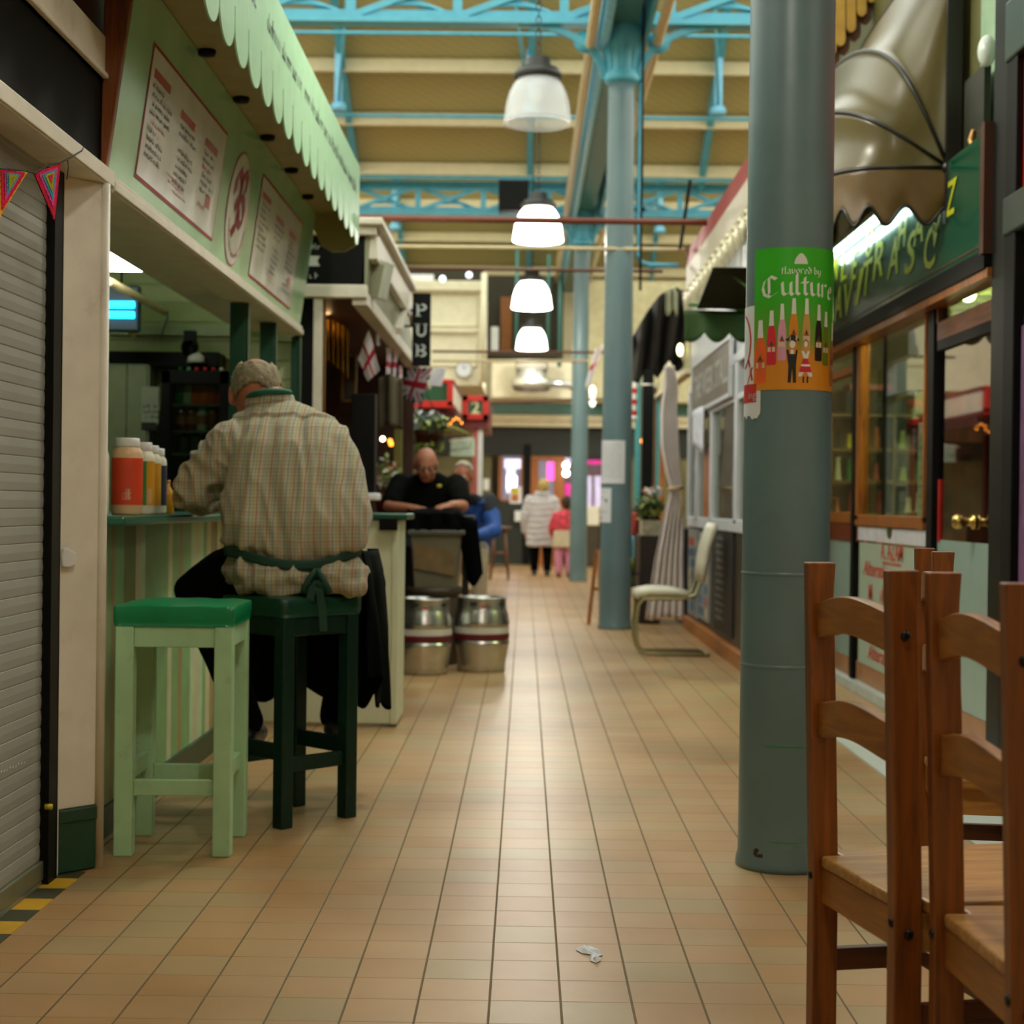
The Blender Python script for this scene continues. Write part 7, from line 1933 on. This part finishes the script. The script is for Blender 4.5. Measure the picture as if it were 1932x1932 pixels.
MB().lathe([(0, 0), (.065, 0), (.07, -.02), (.06, -.03)], p, 24, ax='X').build('rim', M('clock_rim', 'a9a89c'), t); MB().lathe([(0, -.022), (.061, -.022)], p, 24, ax='X').build('face', paper, t)
MB().bar(p + V((-.025, 0, 0)), p + V((-.025, .03, .03)), .005, .004).build('hands', ink, t)
MB().box(TX + .3, TX + .36, p.y - .1, p.y + .1, 0, p.z + .09).box(TX + .24, TX + .36, p.y - .16, p.y + .12, p.z + .09, p.z + .11).build('stand', M('clock_stand', '4a3216', .5), t)
ld = bpy.data.lights.new('shop_light', 'POINT'); ld.energy = 60; ld.color = (.95, 1, .62); ld.shadow_soft_size = .15
lo = bpy.data.objects.new('shop_light', ld); COL.objects.link(lo); lo.location = (TX + .55, 9.4, 2.3)
t = thing('shop_bulb', 'ceiling bulb inside the tailor shop', 'lamp', (TX + .55, 9.4, 2.4))
MB().ell((TX + .55, 9.4, 2.39), (.05, .05, .06), 12, 8).build('bulb', EM('shop_bulb_glow', 'f4ffc8', 5), t)
# ================================================================== right: white fronted kiosk
KX2 = 1.51
def kp(px, py): return PX(px, py, KX2)
def kbox(mb, px0, py0, px1, py1, x0, x1, mat=None):
    a, c = kp(px0, (py0 + py1) / 2), kp(px1, (py0 + py1) / 2)
    pm_ = kp((px0 + px1) / 2, py1), kp((px0 + px1) / 2, py0)
    return mb.box(x0, x1, min(a.y, c.y), max(a.y, c.y), pm_[0].z, pm_[1].z, mat)
yk0, yk1 = 10.62, 14.6
struct(MB().box(KX2 + .25, KX2 + .3, yk0, yk1, 0, 2.6).build('wall_kiosk_inner', M('kiosk_inside', '5a4a2a', .6, var=.3)), 'inside wall of the white fronted kiosk', 'wall')
zh_ = PX(1405, 392, 1.45).z
t = thing('white_kiosk', 'white framed kiosk front with dark picture boards below', 'kiosk', (KX2, 12, 0))
zr = kp(1350, 985).z; zl = kp(1350, 748).z
f = MB()
f.box(KX2 - .02, KX2 + .05, yk0, yk1, zr - .06, zr + .03)
f.box(KX2 - .02, KX2 + .05, yk0, yk1, 2.13, 2.2)
for px, w_ in ((1392, .16), (1345, .12), (1318, .14), (1302, .1)):
    y = kp(px, 850).y; f.box(KX2 - .02, KX2 + .05, y - w_ / 2, y + w_ / 2, zr, 2.15)
f.box(KX2 - .015, KX2 + .05, yk0, 13.9, 1.86, 1.90); f.box(KX2 + .0, KX2 + .05, yk0, yk1, 2.2, zh_)
f.build('frame', M('kiosk_white', 'c9cbd0', .4, var=.05), t, bevel=.006)
b = MB(); y = kp(1333, 850).y; b.box(KX2 - .01, KX2 + .04, y - .3, y + .1, zr + .03, 1.6); b.build('wooden_shutter', orangewood, t)
MB().box(KX2 + .01, KX2 + .018, yk0, yk1, zr, 1.88).build('glazing', GLASS('shop_glass', 'e6ecdc'), t)
MB().box(KX2, KX2 + .05, yk0, yk1, .11, zr - .06).build('lower_panel', M('kiosk_lower', '2f2418', .4, var=.3), t)
MB().box(KX2 - .05, KX2 + .04, yk0, yk1, 0, .11).build('kickboard', M('kick_wood', 'a2642c', .45, var=.15), t, bevel=.006)
rn = random.Random(3)
for k, (px0, py0, px1, py1, nm, lab) in enumerate(((1302, 998, 1320, 1165, 'picture_board', 'pale photo board with small pictures low on the white kiosk, far one'), (1322, 1005, 1342, 1170, 'picture_board', 'photo board with blue and red pictures low on the white kiosk, middle one'),
                                                     (1352, 990, 1386, 1195, 'chalkboard', 'black chalkboard with pale writing low on the white kiosk'))):
    b = MB(); a_ = kp(px1, 1080); c_ = kp(px0, 1080); z0 = kp((px0 + px1) / 2, py1).z; z1 = kp((px0 + px1) / 2, py0).z
    b.box(KX2 - .018, KX2 - .001, a_.y, c_.y, max(.14, z0), z1, M('board_dark', '1e1c18', .6) if k == 2 else M('board_pale', '8a8c88', .5))
    fk = lambda u, v: V((KX2 - .0195, -u, v))
    if k < 2:
        for r in range(9):
            for c in range(3):
                u = -c_.y + .05 + c * (c_.y - a_.y - .1) / 3; v = max(.16, z0) + .03 + r * .095
                if v + .08 < z1: rect(b, fk, u, u + .8 * (c_.y - a_.y - .1) / 3, v, v + .07, M('pic_%d' % rn.randrange(6), rn.choice(['c9c8c0', '3a5a7a', 'a84038', '2a2a28', '6a8a9a', 'b8a888']), .5))
    else:
        for r in range(12): scribble(b, fk, -c_.y + .1, .25 + r * .055, .5, .03, M('chalk', 'b8bab0'), RN)
    tag(b.build(nm), lab, 'board')
# grey sign with pale letters
t = thing('shop_sign', 'grey sign board with raised pale letters on the white kiosk', 'sign', (KX2, 12.5, 2.0))
a_ = kp(1388, 700); c_ = kp(1316, 700); z0, z1 = kp(1352, 742).z, kp(1352, 672).z
z0 = 1.93; z1 = 2.32
MB().box(KX2 - .04, KX2 - .021, a_.y, c_.y, z0, z1).build('board', M('sign_grey', '6f665c', .5), t)
f = MB(); e = .03
f.box(KX2 - .05, KX2 - .02, a_.y, c_.y, z1, z1 + e).box(KX2 - .05, KX2 - .02, a_.y, c_.y, z0 - e, z0).box(KX2 - .05, KX2 - .02, a_.y - e, a_.y, z0 - e, z1 + e).box(KX2 - .05, KX2 - .02, c_.y, c_.y + e, z0 - e, z1 + e); f.build('border', M('kiosk_white', 'c9cbd0'), t)
b = MB(); put(b, 'THE WEEK STALL', lambda u, v: V((KX2 - .042, -u, v)), .2, M('sign_letters_pale', 'a8a6a0', .5), -(a_.y + c_.y) / 2, z0 + .1, 'C', width=(c_.y - a_.y) * .9, bold=.02); b.build('lettering', None, t)
b = MB(); zq = 2.2
tag(MB().sheet(lambda u, v: V((KX2 - .06 + .015 * math.sin(u * 20), 13.0 + .75 * u, 1.93 - (.4 - .12 * u) * v)), 16, 6, .006, M('white_cloth', 'c8cad2', .8)).build('white_cloth'), 'white cloth hanging below the grey sign', 'cloth')
# tied curtain
ct = M('curtain_cloth', 'ddd2cb', .85, var=.08)
t = thing('curtain', 'long pale curtain tied at the middle on the kiosk corner', 'curtain', W(1262, 1165, 13.8))
cpx = [(690, 1263, 9), (720, 1266, 13), (780, 1262, 16), (840, 1264, 17), (890, 1270, 14), (918, 1275, 11), (930, 1275, 12), (980, 1271, 20), (1050, 1263, 27), (1120, 1258, 33), (1168, 1254, 37)]
def cur_(u, v):
    f = v * (len(cpx) - 1); i = min(int(f), len(cpx) - 2); q_ = f - i
    py, c0, hw = [cpx[i][k] + (cpx[i + 1][k] - cpx[i][k]) * q_ for k in range(3)]
    p = W(c0 + hw * (2 * u - 1), py + 2 * math.sin(u * 9) * (v > .95), 13.8)
    p.y += .045 * math.sin(u * 34 + .6 * math.sin(v * 5)); return p
MB().sheet(cur_, 60, 40, .005, ct).build('cloth', None, t)
c0 = W(1275, 921, 13.75); MB().tube([c0 + V((.062 * math.cos(a), .055 * math.sin(a), .012 * math.cos(a))) for a in [2 * PI * k / 18 for k in range(18)]], .014, 8, closed=True).build('tie_back', M('tie_band', 'b0986a', .7), t)
MB().tube([W(1284, 925, 13.72), W(1286, 955, 13.72), W(1282, 985, 13.72)], .012, 6).build('tie_tail', M('tie_band', 'b0986a'), t)
# red awning and its beaded fringe
t = thing('awning', 'red topped awning with a cream band and a gold beaded fringe', 'awning', (1.48, 12.4, 2.8))
AX = 1.45; ya, yb = 10.32, 14.55
def az(px, py): return PX(px, py, AX)
zr1 = (az(1410, 268).z + az(1300, 470).z) / 2; zr0 = (az(1410, 318).z + az(1300, 513).z) / 2; zc0 = (az(1405, 392).z + az(1296, 546).z) / 2; zfr = zc0 - .2
b = MB().hexa([V((AX, ya, zr0)), V((AX + .02, ya, zr0)), V((AX + .02, yb, zr0)), V((AX, yb, zr0)), V((AX + .03, ya, zr1)), V((AX + .05, ya, zr1)), V((AX + .05, yb, zr1)), V((AX + .03, yb, zr1))]); b.build('red_band', M('awning_red', '8e1f1c', .5, var=.15, scale=4), t)
MB().box(AX, AX + .012, ya, yb, zc0, zr0).build('cream_band', M('awning_cream', 'c4baa6', .5, var=.06), t)
MB().hexa([V((AX + .03, ya, zr1 - .02)), V((KX2 + .5, ya, zr1 + .1)), V((KX2 + .5, yb, zr1 + .1)), V((AX + .03, yb, zr1 - .02)), V((AX + .03, ya, zr1)), V((KX2 + .5, ya, zr1 + .12)), V((KX2 + .5, yb, zr1 + .12)), V((AX + .03, yb, zr1))]).build('top_sheet', M('awning_red', '8e1f1c'), t)
b = MB().box(AX, AX + .02, yb, yb + .02, zc0 - .05, zr1); b.build('end_hem', maroon, t)
lace = M('bead_lace', 'b5a878', .3, .3, var=.5, scale=60); bd_ = M('bead_drop', 'dcd4b4', .12, .25, var=.2, coat=1)
b = MB(); y = ya; PD = .31
MB().grid(lambda u, v: V((AX - .004 + .006 * math.sin(u * 300), ya + (yb - ya) * u, zc0 - (.05 + .07 * abs(math.cos((yb - ya) * u * PI / PD))) * v)), 240, 4, lace).build('lace', None, t)
while y < yb:
    ln = .17 + .03 * math.sin(y * 40)
    b.lathe([(0, .02), (.02, .0), (.034, -.035), (.03, -.08), (.016, -ln), (0, -ln - .03)], (AX - .012, y, zc0 - .08), 8)
    b.ell((AX - .012, y + PD / 2, zc0 - .055), (.026, .03, .026), 8, 6); b.ell((AX - .012, y + PD / 4, zc0 - .085), (.016, .02, .02), 8, 6); b.ell((AX - .012, y + PD * .75, zc0 - .085), (.016, .02, .02), 8, 6)
    y += PD
o = b.build('bead_fringe', bd_, t); o['kind'] = 'stuff'
# green inner canopy
t = thing('green_canopy', 'dark green scalloped canopy under the beaded fringe', 'canopy', W(1350, 640, 10.3))
gcan = M('canopy_green', '2c4a18', .7, var=.15); Yg = 10.3
def gv(u, v):
    px = 1292 + 125 * u; p = W(px, 585 + 2 * u + (40 + 20 * abs(math.sin(PI * (u * 2.6 + .25))) ** .7) * v, Yg); p.y += .02 * math.sin(u * 14) * v; return p
MB().sheet(gv, 50, 6, .006, gcan).build('valance', None, t)
MB().tube([W(1300, 574, Yg), W(1350, 577, Yg), W(1415, 586, Yg)], .013, 8).build('front_bar', M('canopy_bar', '4a7a34', .4), t)
MB().sheet(lambda u, v: W(1315 + 110 * u, 582, Yg).lerp(W(1345 + 80 * u, 505, 9.4), v), 10, 6, .006, M('canopy_dark', '141a0c', .8)).build('roof_sheet', None, t)
MB().tube([W(1372, 512, 9.6), W(1415, 545, 9.5)], .008, 6).build('strut', M('canopy_bar', '4a7a34'), t)
# upholstered cantilever chair
t = thing('cantilever_chair', 'white padded cantilever chair standing sideways in the aisle', 'chair', (1.1, 11.85, 0))
wp = M('chair_padding', 'cfc9b4', .45, var=.05); yA, yB_ = 11.66, 12.06
def cpt(px, py, Y=11.8): p = W(px, py, Y); return p
prof = [(1199, 1128), (1203, 1119), (1225, 1115), (1260, 1116), (1295, 1121), (1312, 1118), (1322, 1098), (1326, 1062), (1332, 1030), (1342, 1000), (1347, 988)]
pp = [cpt(*q_) for q_ in prof]
def pad(i0, i1, th_, nm):
    pts = [V((p.x, 0, p.z)) for p in pp[i0:i1]]; n = len(pts); secs = []
    b = MB(); ts = [(pts[min(k + 1, n - 1)] - pts[max(k - 1, 0)]).normalized() for k in range(n)]
    nrm_ = [V((-q_.z, 0, q_.x)) for q_ in ts]
    loop = []
    M_ = 20
    vs = []
    for k in range(n):
        kk = 1.0 if 0 < k < n - 1 else .72
        for j in range(M_):
            a = 2 * PI * j / M_
            yy = (yA + yB_) / 2 + (yB_ - yA) / 2 * (abs(math.cos(a)) ** .35) * (1 if math.cos(a) > 0 else -1) * (1 if kk == 1 else .96)
            o_ = th_ / 2 * kk * (abs(math.sin(a)) ** .7) * (1 if math.sin(a) > 0 else -1)
            vs.append(V((pts[k].x, yy, pts[k].z)) + nrm_[k] * o_)
    fs = [(k * M_ + j, k * M_ + (j + 1) % M_, (k + 1) * M_ + (j + 1) % M_, (k + 1) * M_ + j) for k in range(n - 1) for j in range(M_)]
    fs += [[j for j in range(M_)][::-1], [(n - 1) * M_ + j for j in range(M_)]]
    b.add(vs, fs, None, True); b.build(nm, wp, t)
pad(0, 5, .075, 'seat_pad'); pad(6, 11, .07, 'back_pad')
for Y in (yA + .03, yB_ - .03):
    ff_ = [cpt(1330, 1040), cpt(1322, 1090), cpt(1310, 1121), cpt(1285, 1128), cpt(1212, 1128), cpt(1203, 1140), cpt(1199, 1170), cpt(1199, 1205)]
    pts = [V((p.x, Y, p.z)) for p in ff_]; x_ = pts[-1].x
    pts += [V((x_ + .005, Y, .1)), V((x_ + .03, Y, .04)), V((x_ + .08, Y, .018)), V((x_ + .5, Y, .016))]
    MB().tube(pts, .014, 10).build('tube_frame', M('chair_tube', 'a39a70', .35, .4), t)
MB().tube([(x_ + .5, yA + .03, .016), (x_ + .53, yA + .06, .016), (x_ + .53, yB_ - .06, .016), (x_ + .5, yB_ - .03, .016)], .014, 10).build('floor_bar', M('chair_tube', 'a39a70'), t)
# easel beside the second column
t = thing('easel', 'pine folding easel leaning beside the second column', 'easel', (.6, 14.9, 0))
E1, E2 = W(1126, 1040, 14.75), G(1109, 1176); E3 = G(1127, 1178)
MB().bar(E1, (E2.x, 14.75, 0), .035, .03, up=V((0, 1, 0))).build('leg', pinew, t); MB().bar((E1.x + .02, 15.0, E1.z), (E1.x + .06, 14.7, 0), .035, .03, up=V((0, 1, 0))).build('leg', pinew, t)
MB().bar(V((E1.x - .03, 14.8, .33)), V((E1.x + .05, 14.8, .33)), .03, .025, up=V((0, 1, 0))).build('cross_bar', pinew, t)
# ------------------------------------------------------- stalls beyond the white kiosk
t = thing('flower_kiosk', 'kiosk with a cream fascia and teal posts beyond the curtain', 'kiosk', (1.6, 17, 0))
FX = 1.5
MB().box(FX, FX + .06, 14.75, 18.2, 2.38, 2.66).build('fascia', M('cream_fascia', 'c2bc92', .5), t); MB().box(FX - .03, FX + .06, 14.75, 18.2, 2.34, 2.38).build('fascia_rail', cream2, t)
MB().box(FX, FX + .05, 18.15, 18.25, 0, 2.34).build('teal_post', M('teal_paint', '3f8f92', .45), t)
MB().box(FX, FX + .05, 17.7, 17.78, .95, 2.3).build('orange_frame', orangewood, t)
MB().box(FX + .9, FX + .95, 14.75, 22, 0, 2.6).build('inner_wall', M('kiosk_ochre', '6a5a24', .6, var=.4, scale=4), t)
MB().box(FX - .02, FX + .1, 14.8, 18.1, 0, .9).build('lower_panel', M('kiosk_lower_dark', '1a120c', .5), t)
t = thing('teal_stall_post', 'teal painted post farther down beyond the flower kiosk', 'post', W(1201, 860, 21.0))
a_ = W(1201, 1000, 21.0); MB().box(a_.x - .035, a_.x + .035, 21, 21.07, 0, W(1201, 700, 21.0).z).build('shaft', M('teal_paint', '3f8f92'), t)
struct(bbox(1205, 730, 1236, 1060, 21.4, .05, M('kiosk_far', '5c4426', .6, var=.5, scale=3)).build('wall_stall_far', M('kiosk_far', '5c4426')), 'warm stall interior far down on the right', 'wall')
tag(bbox(1214, 640, 1230, 1010, 18.6, .1, black).build('black_post', None), 'black post left of the teal post', 'post')
p = W(1214, 832, 20.5); tag(MB().ell(p, (.04, .04, .04), 12, 8).build('orange_lamp', EM('amber_bulb', 'ff9a30', 5)), 'single orange lamp glowing in the far right stall', 'lamp')
t = thing('barber_pole', 'red and white striped pole with a white globe behind the second column', 'pole', W(1194, 785, 18.0))
p = W(1194, 785, 18.0); m_ = MB(); zt_ = W(1194, 722, 18.0).z; n = 12
for k in range(n):
    z0, z1 = p.z + (zt_ - p.z) * k / n, p.z + (zt_ - p.z) * (k + 1) / n
    m_.lathe([(.045, z0), (.045, z1)], (p.x, p.y, 0), 16, redpaint if k % 4 < 2 else white)
m_.build('striped_shaft', None, t); MB().ell((p.x, p.y, zt_ + .07), (.07, .07, .08), 16, 10).build('globe', M('globe_white', 'c9d2c8'), t); MB().lathe([(0, p.z - .05), (.05, p.z - .05), (.05, p.z), (0, p.z)], (p.x, p.y, 0), 14).build('end_cap', white, t)
MB().tube([(p.x, p.y, zt_ - .02), (p.x + .5, p.y, zt_ - .02)], .012, 6).build('arm', chrome, t)
def tarp(u, v):
    px = 1192 + 100 * u; top = 640 - 95 * math.sin(min(1, u * 1.25) * PI * .5) ; low = 715 - 30 * u + 12 * math.sin(u * 16)
    p = W(px, top + (low - top) * v, 15.3); p.y += .09 * math.sin(u * 21 + v * 3); return p
tag(MB().sheet(tarp, 40, 20, .01, M('dark_thatch', '1a140b', .9, var=.6, scale=6)).build('dark_parasol'), 'folded dark brown parasol hanging right of the second column', 'parasol')
def pal(u, v):
    p = W(1256 + 22 * u, 545 + 45 * v + 6 * math.sin(u * 8), 15.0); p.y += .04 * math.sin(u * 15); return p
tag(MB().sheet(pal, 12, 8, .008, M('pale_plastic', 'a9ab8c', .4)).build('pale_streamer'), 'pale torn streamer left of the red awning', 'streamer')
p = W(1283, 660, 14.9); t = thing('wall_lamp', 'small bright wall lamp over the curtain', 'lamp', p); MB().ell(p, (.03, .03, .06), 12, 8).build('globe', EM('yellow_globe', 'fff6c0', 3), t); MB().tube([p, p + V((.05, .1, -.1)), p + V((.2, .15, -.12))], .012, 6).build('arm', white, t)
t = thing('flower_trough', 'dark cabinet carrying a trough of green plants beyond the curtain', 'planter', W(1226, 1190, 14.9))
a_ = W(1208, 1010, 14.9); c_ = W(1247, 1010, 14.9)
MB().box(a_.x, c_.x, 14.9, 15.5, 0, a_.z).build('cabinet', M('cabinet_dark', '24150d', .5), t, bevel=.006); MB().box(a_.x + .02, c_.x, 14.92, 15.3, a_.z, a_.z + .14).build('trough', M('trough_check', 'a39a80', .6, var=.3, scale=30), t)
leaves(140, V(((a_.x + c_.x) / 2, 15.1, a_.z + .26)), (.13, .15, .14), lf, .06).build('foliage', None, t); leaves(40, V(((a_.x + c_.x) / 2 + .03, 15.08, a_.z + .40)), (.12, .1, .06), [M('petal_white', 'c9ccc4'), M('petal_pink', 'c98a70')], .04).build('flowers', None, t)
p = W(1200, 985, 16.2); tag(MB().sheet(lambda u, v: W(1186 + 26 * u - 8 * v, 966 + 44 * v + 10 * abs(u - .5), 16.2) + V((0, .05 * math.sin(u * 8), 0)), 10, 8, .01, M('red_cloth', '8e2a1c', .8)).build('red_cloth'), 'red cloth hanging behind the second column', 'cloth')
tag(MB().box(1.12, 1.15, 16.2, 16.23, 0, 1.12).box(1.0, 1.3, 16.2, 16.22, 1.05, 1.08).build('cloth_rail', chrome), 'thin rail stand carrying the cloths behind the second column', 'rail')
tag(MB().sheet(lambda u, v: W(1190 + 14 * u, 1010 + 50 * v, 16.6) + V((0, .03 * math.sin(u * 8), 0)), 6, 6, .01, M('blue_cloth', '5a9aa8', .7)).build('blue_cloth'), 'pale blue cloth below the red cloth', 'cloth')
for k, (px, py, Y, r, h, mt, l) in enumerate(((1193, 1080, 15.0, .035, .14, M('green_jar', '6a7a2a', .3), 'green jar standing behind the second column base'), (1193, 1104, 15.0, .03, .16, M('clear_jar', '7a8a70', .2), 'clear jar below the green jar'))):
    p = W(px, py, Y); tag(MB().lathe([(0, 0), (r, 0), (r, h * .75), (r * .6, h * .85), (r * .6, h), (0, h)], p, 14).build('jar', mt), l, 'jar')
zj = W(1193, 1104, 15.0); tag(MB().box(zj.x - .06, zj.x + .07, 14.95, 15.2, W(1193, 1080, 15).z - .02, W(1193, 1080, 15).z).box(zj.x - .06, zj.x + .07, 14.95, 15.2, zj.z - .02, zj.z).box(zj.x - .06, zj.x - .05, 14.95, 15.2, 0, W(1193, 1080, 15).z).build('jar_rack', M('cabinet_dark', '24150d')), 'small dark rack of jars behind the second column', 'rack')
t = W(1130, 700, 18)
o = flag([W(1122, 660, 19.5), W(1137, 652, 19.58), W(1116, 722, 19.58), W(1104, 730, 19.5)], 'england', 'red and white flag drooping on a pole between the two farther columns', 12, 12)
tag(MB().tube([W(1138, 650, 19.6), W(1106, 735, 19.5)], .01, 6).build('flag_pole', white), 'thin pole of the drooping flag between the columns', 'pole')
for k, (px, py) in enumerate(((1118, 738), (1118, 757))):
    p = W(px, py, 25.0); tag(MB().ell(p, (.05, .05, .09), 12, 8).build('hanging_lamp', EM('dim_white_glow', 'f4f2e6', 2)), ['upper', 'lower'][k] + ' white hanging lamp between the two farther columns', 'lamp', 'white lamps between the farther columns')

# ================================================================== dining chairs, right foreground
pine1 = WOOD('chair_pine', '60300a', '8e4d14', 'Z', .42, 12, .07); pine2 = WOOD('chair_pine_lit_seat', '8c5c24', 'b88a48', 'Y', .42, 12, .07); pine3 = WOOD('chair_pine_slat', '76430f', 'a0661e', 'X', .42, 12, .07)  # one pine: light on the seat put into its paler colour
boltm = M('bolt_black', '0c0c0c', .3, .3)
def dining_chair():
    t = thing('dining_chair', 'varnished pine ladder back dining chair', 'chair', (0, 0, 0), 'pine dining chairs at the right')
    hw = .1725; pw_ = .032
    def ps(z):    # rear and front edge of a back post at height z
        ln = -.016 * max(0, (z - .42)) / .58
        w_ = .0495
        fr = .0
        if z > .8: fr = -.0025 * math.sin((z - .8) / .2 * PI * 1.0) + .003 * max(0, (z - .94) / .06)
        if .83 < z < .9: fr += .0015
        return ln - w_ / 2, ln + w_ / 2 + fr
    for sx in (-1, 1):
        zz = [0, .1, .25, .42, .5, .6, .7, .78, .82, .85, .88, .905, .93, .955, .975, 1.0]
        pl_ = [(ps(z)[0], z) for z in zz] + [(ps(z)[1], z) for z in zz[::-1]]
        MB().prism(pl_, lambda u, v, w_, sx=sx: V((sx * hw - pw_ / 2 + w_, u, v)), pw_).build('back_post', pine1, t, bevel=.003)
    for zc in (.892, .706):
        b = MB(); n = 14; vs = []
        for i in range(n + 1):
            q_ = i / n; x = -hw + pw_ / 2 - .004 + (2 * hw - pw_ + .008) * q_; arch = math.sin(PI * q_)
            sh_ = arch ** 1.3
            yb_ = -.016 * (zc - .42) / .58 - .012 * arch
            for yy, z in ((-.011, -.033 + .02 * sh_), (.011, -.033 + .02 * sh_), (.011, .033 + .02 * sh_), (-.011, .033 + .02 * sh_)): vs.append(V((x, yb_ + yy, zc + z)))
        fs = [(i * 4 + k, i * 4 + (k + 1) % 4, (i + 1) * 4 + (k + 1) % 4, (i + 1) * 4 + k) for i in range(n) for k in range(4)] + [(3, 2, 1, 0), (n * 4, n * 4 + 1, n * 4 + 2, n * 4 + 3)]
        b.add(vs, fs); b.build('slat', pine3, t, bevel=.002)
    sh_ = MB(); 
    sh_.prism([(-hw + pw_ / 2 + .002, -.012), (hw - pw_ / 2 - .002, -.012), (hw - pw_ / 2 - .002, .028), (.205, .028), (.21, .41), (-.21, .41), (-.205, .028), (-hw + pw_ / 2 + .002, .028)], lambda u, v, w_: V((u, v, .432 + w_)), .022)
    sh_.build('seat', pine2, t, bevel=.005)
    MB().box(-hw + .012, hw - .012, -.008, .014, .365, .431).build('seat_rail', pine3, t, bevel=.002); MB().box(-hw + .01, hw - .01, .372, .394, .365, .431).build('seat_rail', pine3, t, bevel=.002)
    for sx in (-1, 1):
        MB().box(sx * hw - .011, sx * hw + .011, .02, .37, .365, .431).build('seat_rail', pine2, t, bevel=.002)
        MB().box(sx * hw - .02, sx * hw + .02, .362, .402, 0, .431).build('leg', pine1, t, bevel=.003)
        MB().box(sx * hw - .01, sx * hw + .01, .02, .365, .235, .277).build('stretcher', WOOD('chair_pine_dark', '4a2410', '6e3a18', 'Y') if 'chair_pine_dark' not in _mats else _mats['chair_pine_dark'], t, bevel=.002)
        b = MB()
        for z in (.892, .398):
            cx_ = sx * (hw + pw_ / 2); yc_ = -.016 * max(0, z - .42) / .58
            b.lathe([(.0085, 0), (.009, sx * .001), (.0075, sx * .0035), (.004, sx * .005), (0, sx * .0052)], (cx_, yc_, z), 16, ax='X')
        b.lathe([(.008, 0), (.0085, -.001), (.006, -.0035), (0, -.0045)], (sx * hw, -.0248, .415), 14, ax='Y')
        b.build('bolt', boltm, t)
    MB().box(-hw + .01, hw - .01, .19, .21, .24, .272).build('stretcher', _mats['chair_pine_dark'], t, bevel=.002)
    return t
ch1 = dining_chair()
spots = [((.604, 2.815, 0), -77.8, 'pine dining chair with a full seat in view, nearest to the big column'), ((.70, 2.40, 0), -87, 'pine dining chair cut by the right edge of the photo'),
         ((1.05, 4.03, 0), -97, 'pine dining chair behind the other two, mostly hidden')]
for k, (l_, rz, lb) in enumerate(spots):
    c = ch1 if k == 0 else dup(ch1)
    c.location = l_; c.rotation_euler = (0, 0, math.radians(rz)); c['label'] = lb
# paper scrap on the floor
b = MB()
def scrap(pts, h):
    q_ = [G(*p) for p in pts]; cen = sum(q_, V((0, 0, 0))) / len(q_); n = len(q_)
    mid_ = [cen.lerp(p, .55) + V((0, 0, h * (1 + .5 * math.sin(i * 2.1)))) for i, p in enumerate(q_)]
    vs = [p + V((0, 0, .002)) for p in q_] + mid_ + [cen + V((0, 0, h * .8))]
    b.add(vs, [(i, (i + 1) % n, n + (i + 1) % n, n + i) for i in range(n)] + [(n + i, n + (i + 1) % n, 2 * n) for i in range(n)], None, False)
scrap([(1086, 1793), (1096, 1787), (1112, 1786), (1128, 1792), (1138, 1803), (1128, 1806), (1112, 1802), (1098, 1800)], .008)
scrap([(1112, 1806), (1122, 1803), (1133, 1808), (1134, 1814), (1124, 1818), (1114, 1814)], .01)
tag(b.build('paper_scrap', M('tissue', 'd8dade', .8)), 'crumpled white paper scrap lying on the floor tiles', 'paper')
# ================================================================== light
wd = bpy.data.worlds.new('daylight'); sc.world = wd; wd.use_nodes = True
bg = wd.node_tree.nodes['Background']; bg.inputs[0].default_value = (1.0, .97, .89, 1); bg.inputs[1].default_value = 3.0
for x, y, z, e in ():
    ld = bpy.data.lights.new('lamp_light', 'POINT'); ld.energy = e; ld.color = (1, .90, .72); ld.shadow_soft_size = .2
    lo = bpy.data.objects.new('lamp_light', ld); COL.objects.link(lo); lo.location = (x, y, z)
lamp(990 + 1, 0, 10, 6.4, True, '') if False else None
sc.view_settings.exposure = 0.35
sc.cycles.use_denoising = True
sc.cycles.max_bounces = 6
sc.cycles.transparent_max_bounces = 12
sc.cycles.caustics_reflective = False
sc.cycles.caustics_refractive = False
sc.cycles.sample_clamp_indirect = 6

# ------------------------------------------------------------------ pieces of parts go one level deeper
DEEPER = {'collar': ('shirt', 'quilted_coat'), 'waist_tie': ('apron',), 'apron_bow': ('apron',), 'neck_strap': ('apron',), 'chain': ('housing',), 'cord': ('housing',), 'bulb': ('shade',),
          'hands': ('face',), 'valve': ('shell',), 'hand_hole': ('shell',), 'sticker': ('shell',), 'label': ('body',), 'tie_tail': ('tie_back',), 'oval_pull': ('white_rail',), 'grille': ('case',), 'tube': ('fitting', 'case'),
          'diffuser': ('fitting',), 'number': ('number_board',), 'letter': ('board',), 'lettering': ('board', 'panel', 'valance'), 'red_line': ('board',), 'jacket_yoke': ('jacket',), 'emblem': ('polo_shirt',),
          'valance_trim': ('valance',), 'chipped_paint': ('shaft',), 'green_paint_line': ('shaft',), 'joint_line': ('shaft',), 'chalk_writing': ('end_board',), 'lace': ('cream_band',), 'bead_fringe': ('cream_band',)}
def stem_of(o): return o.name.split('.')[0]
for o in [q for q in sc.objects if q.parent is not None and q.parent.parent is None]:
    want = DEEPER.get(stem_of(o))
    if not want: continue
    for sib in o.parent.children:
        if stem_of(sib) in want and not (stem_of(o) == 'tube' and stem_of(o.parent) == 'drinks_fridge'):
            o.parent = sib; break
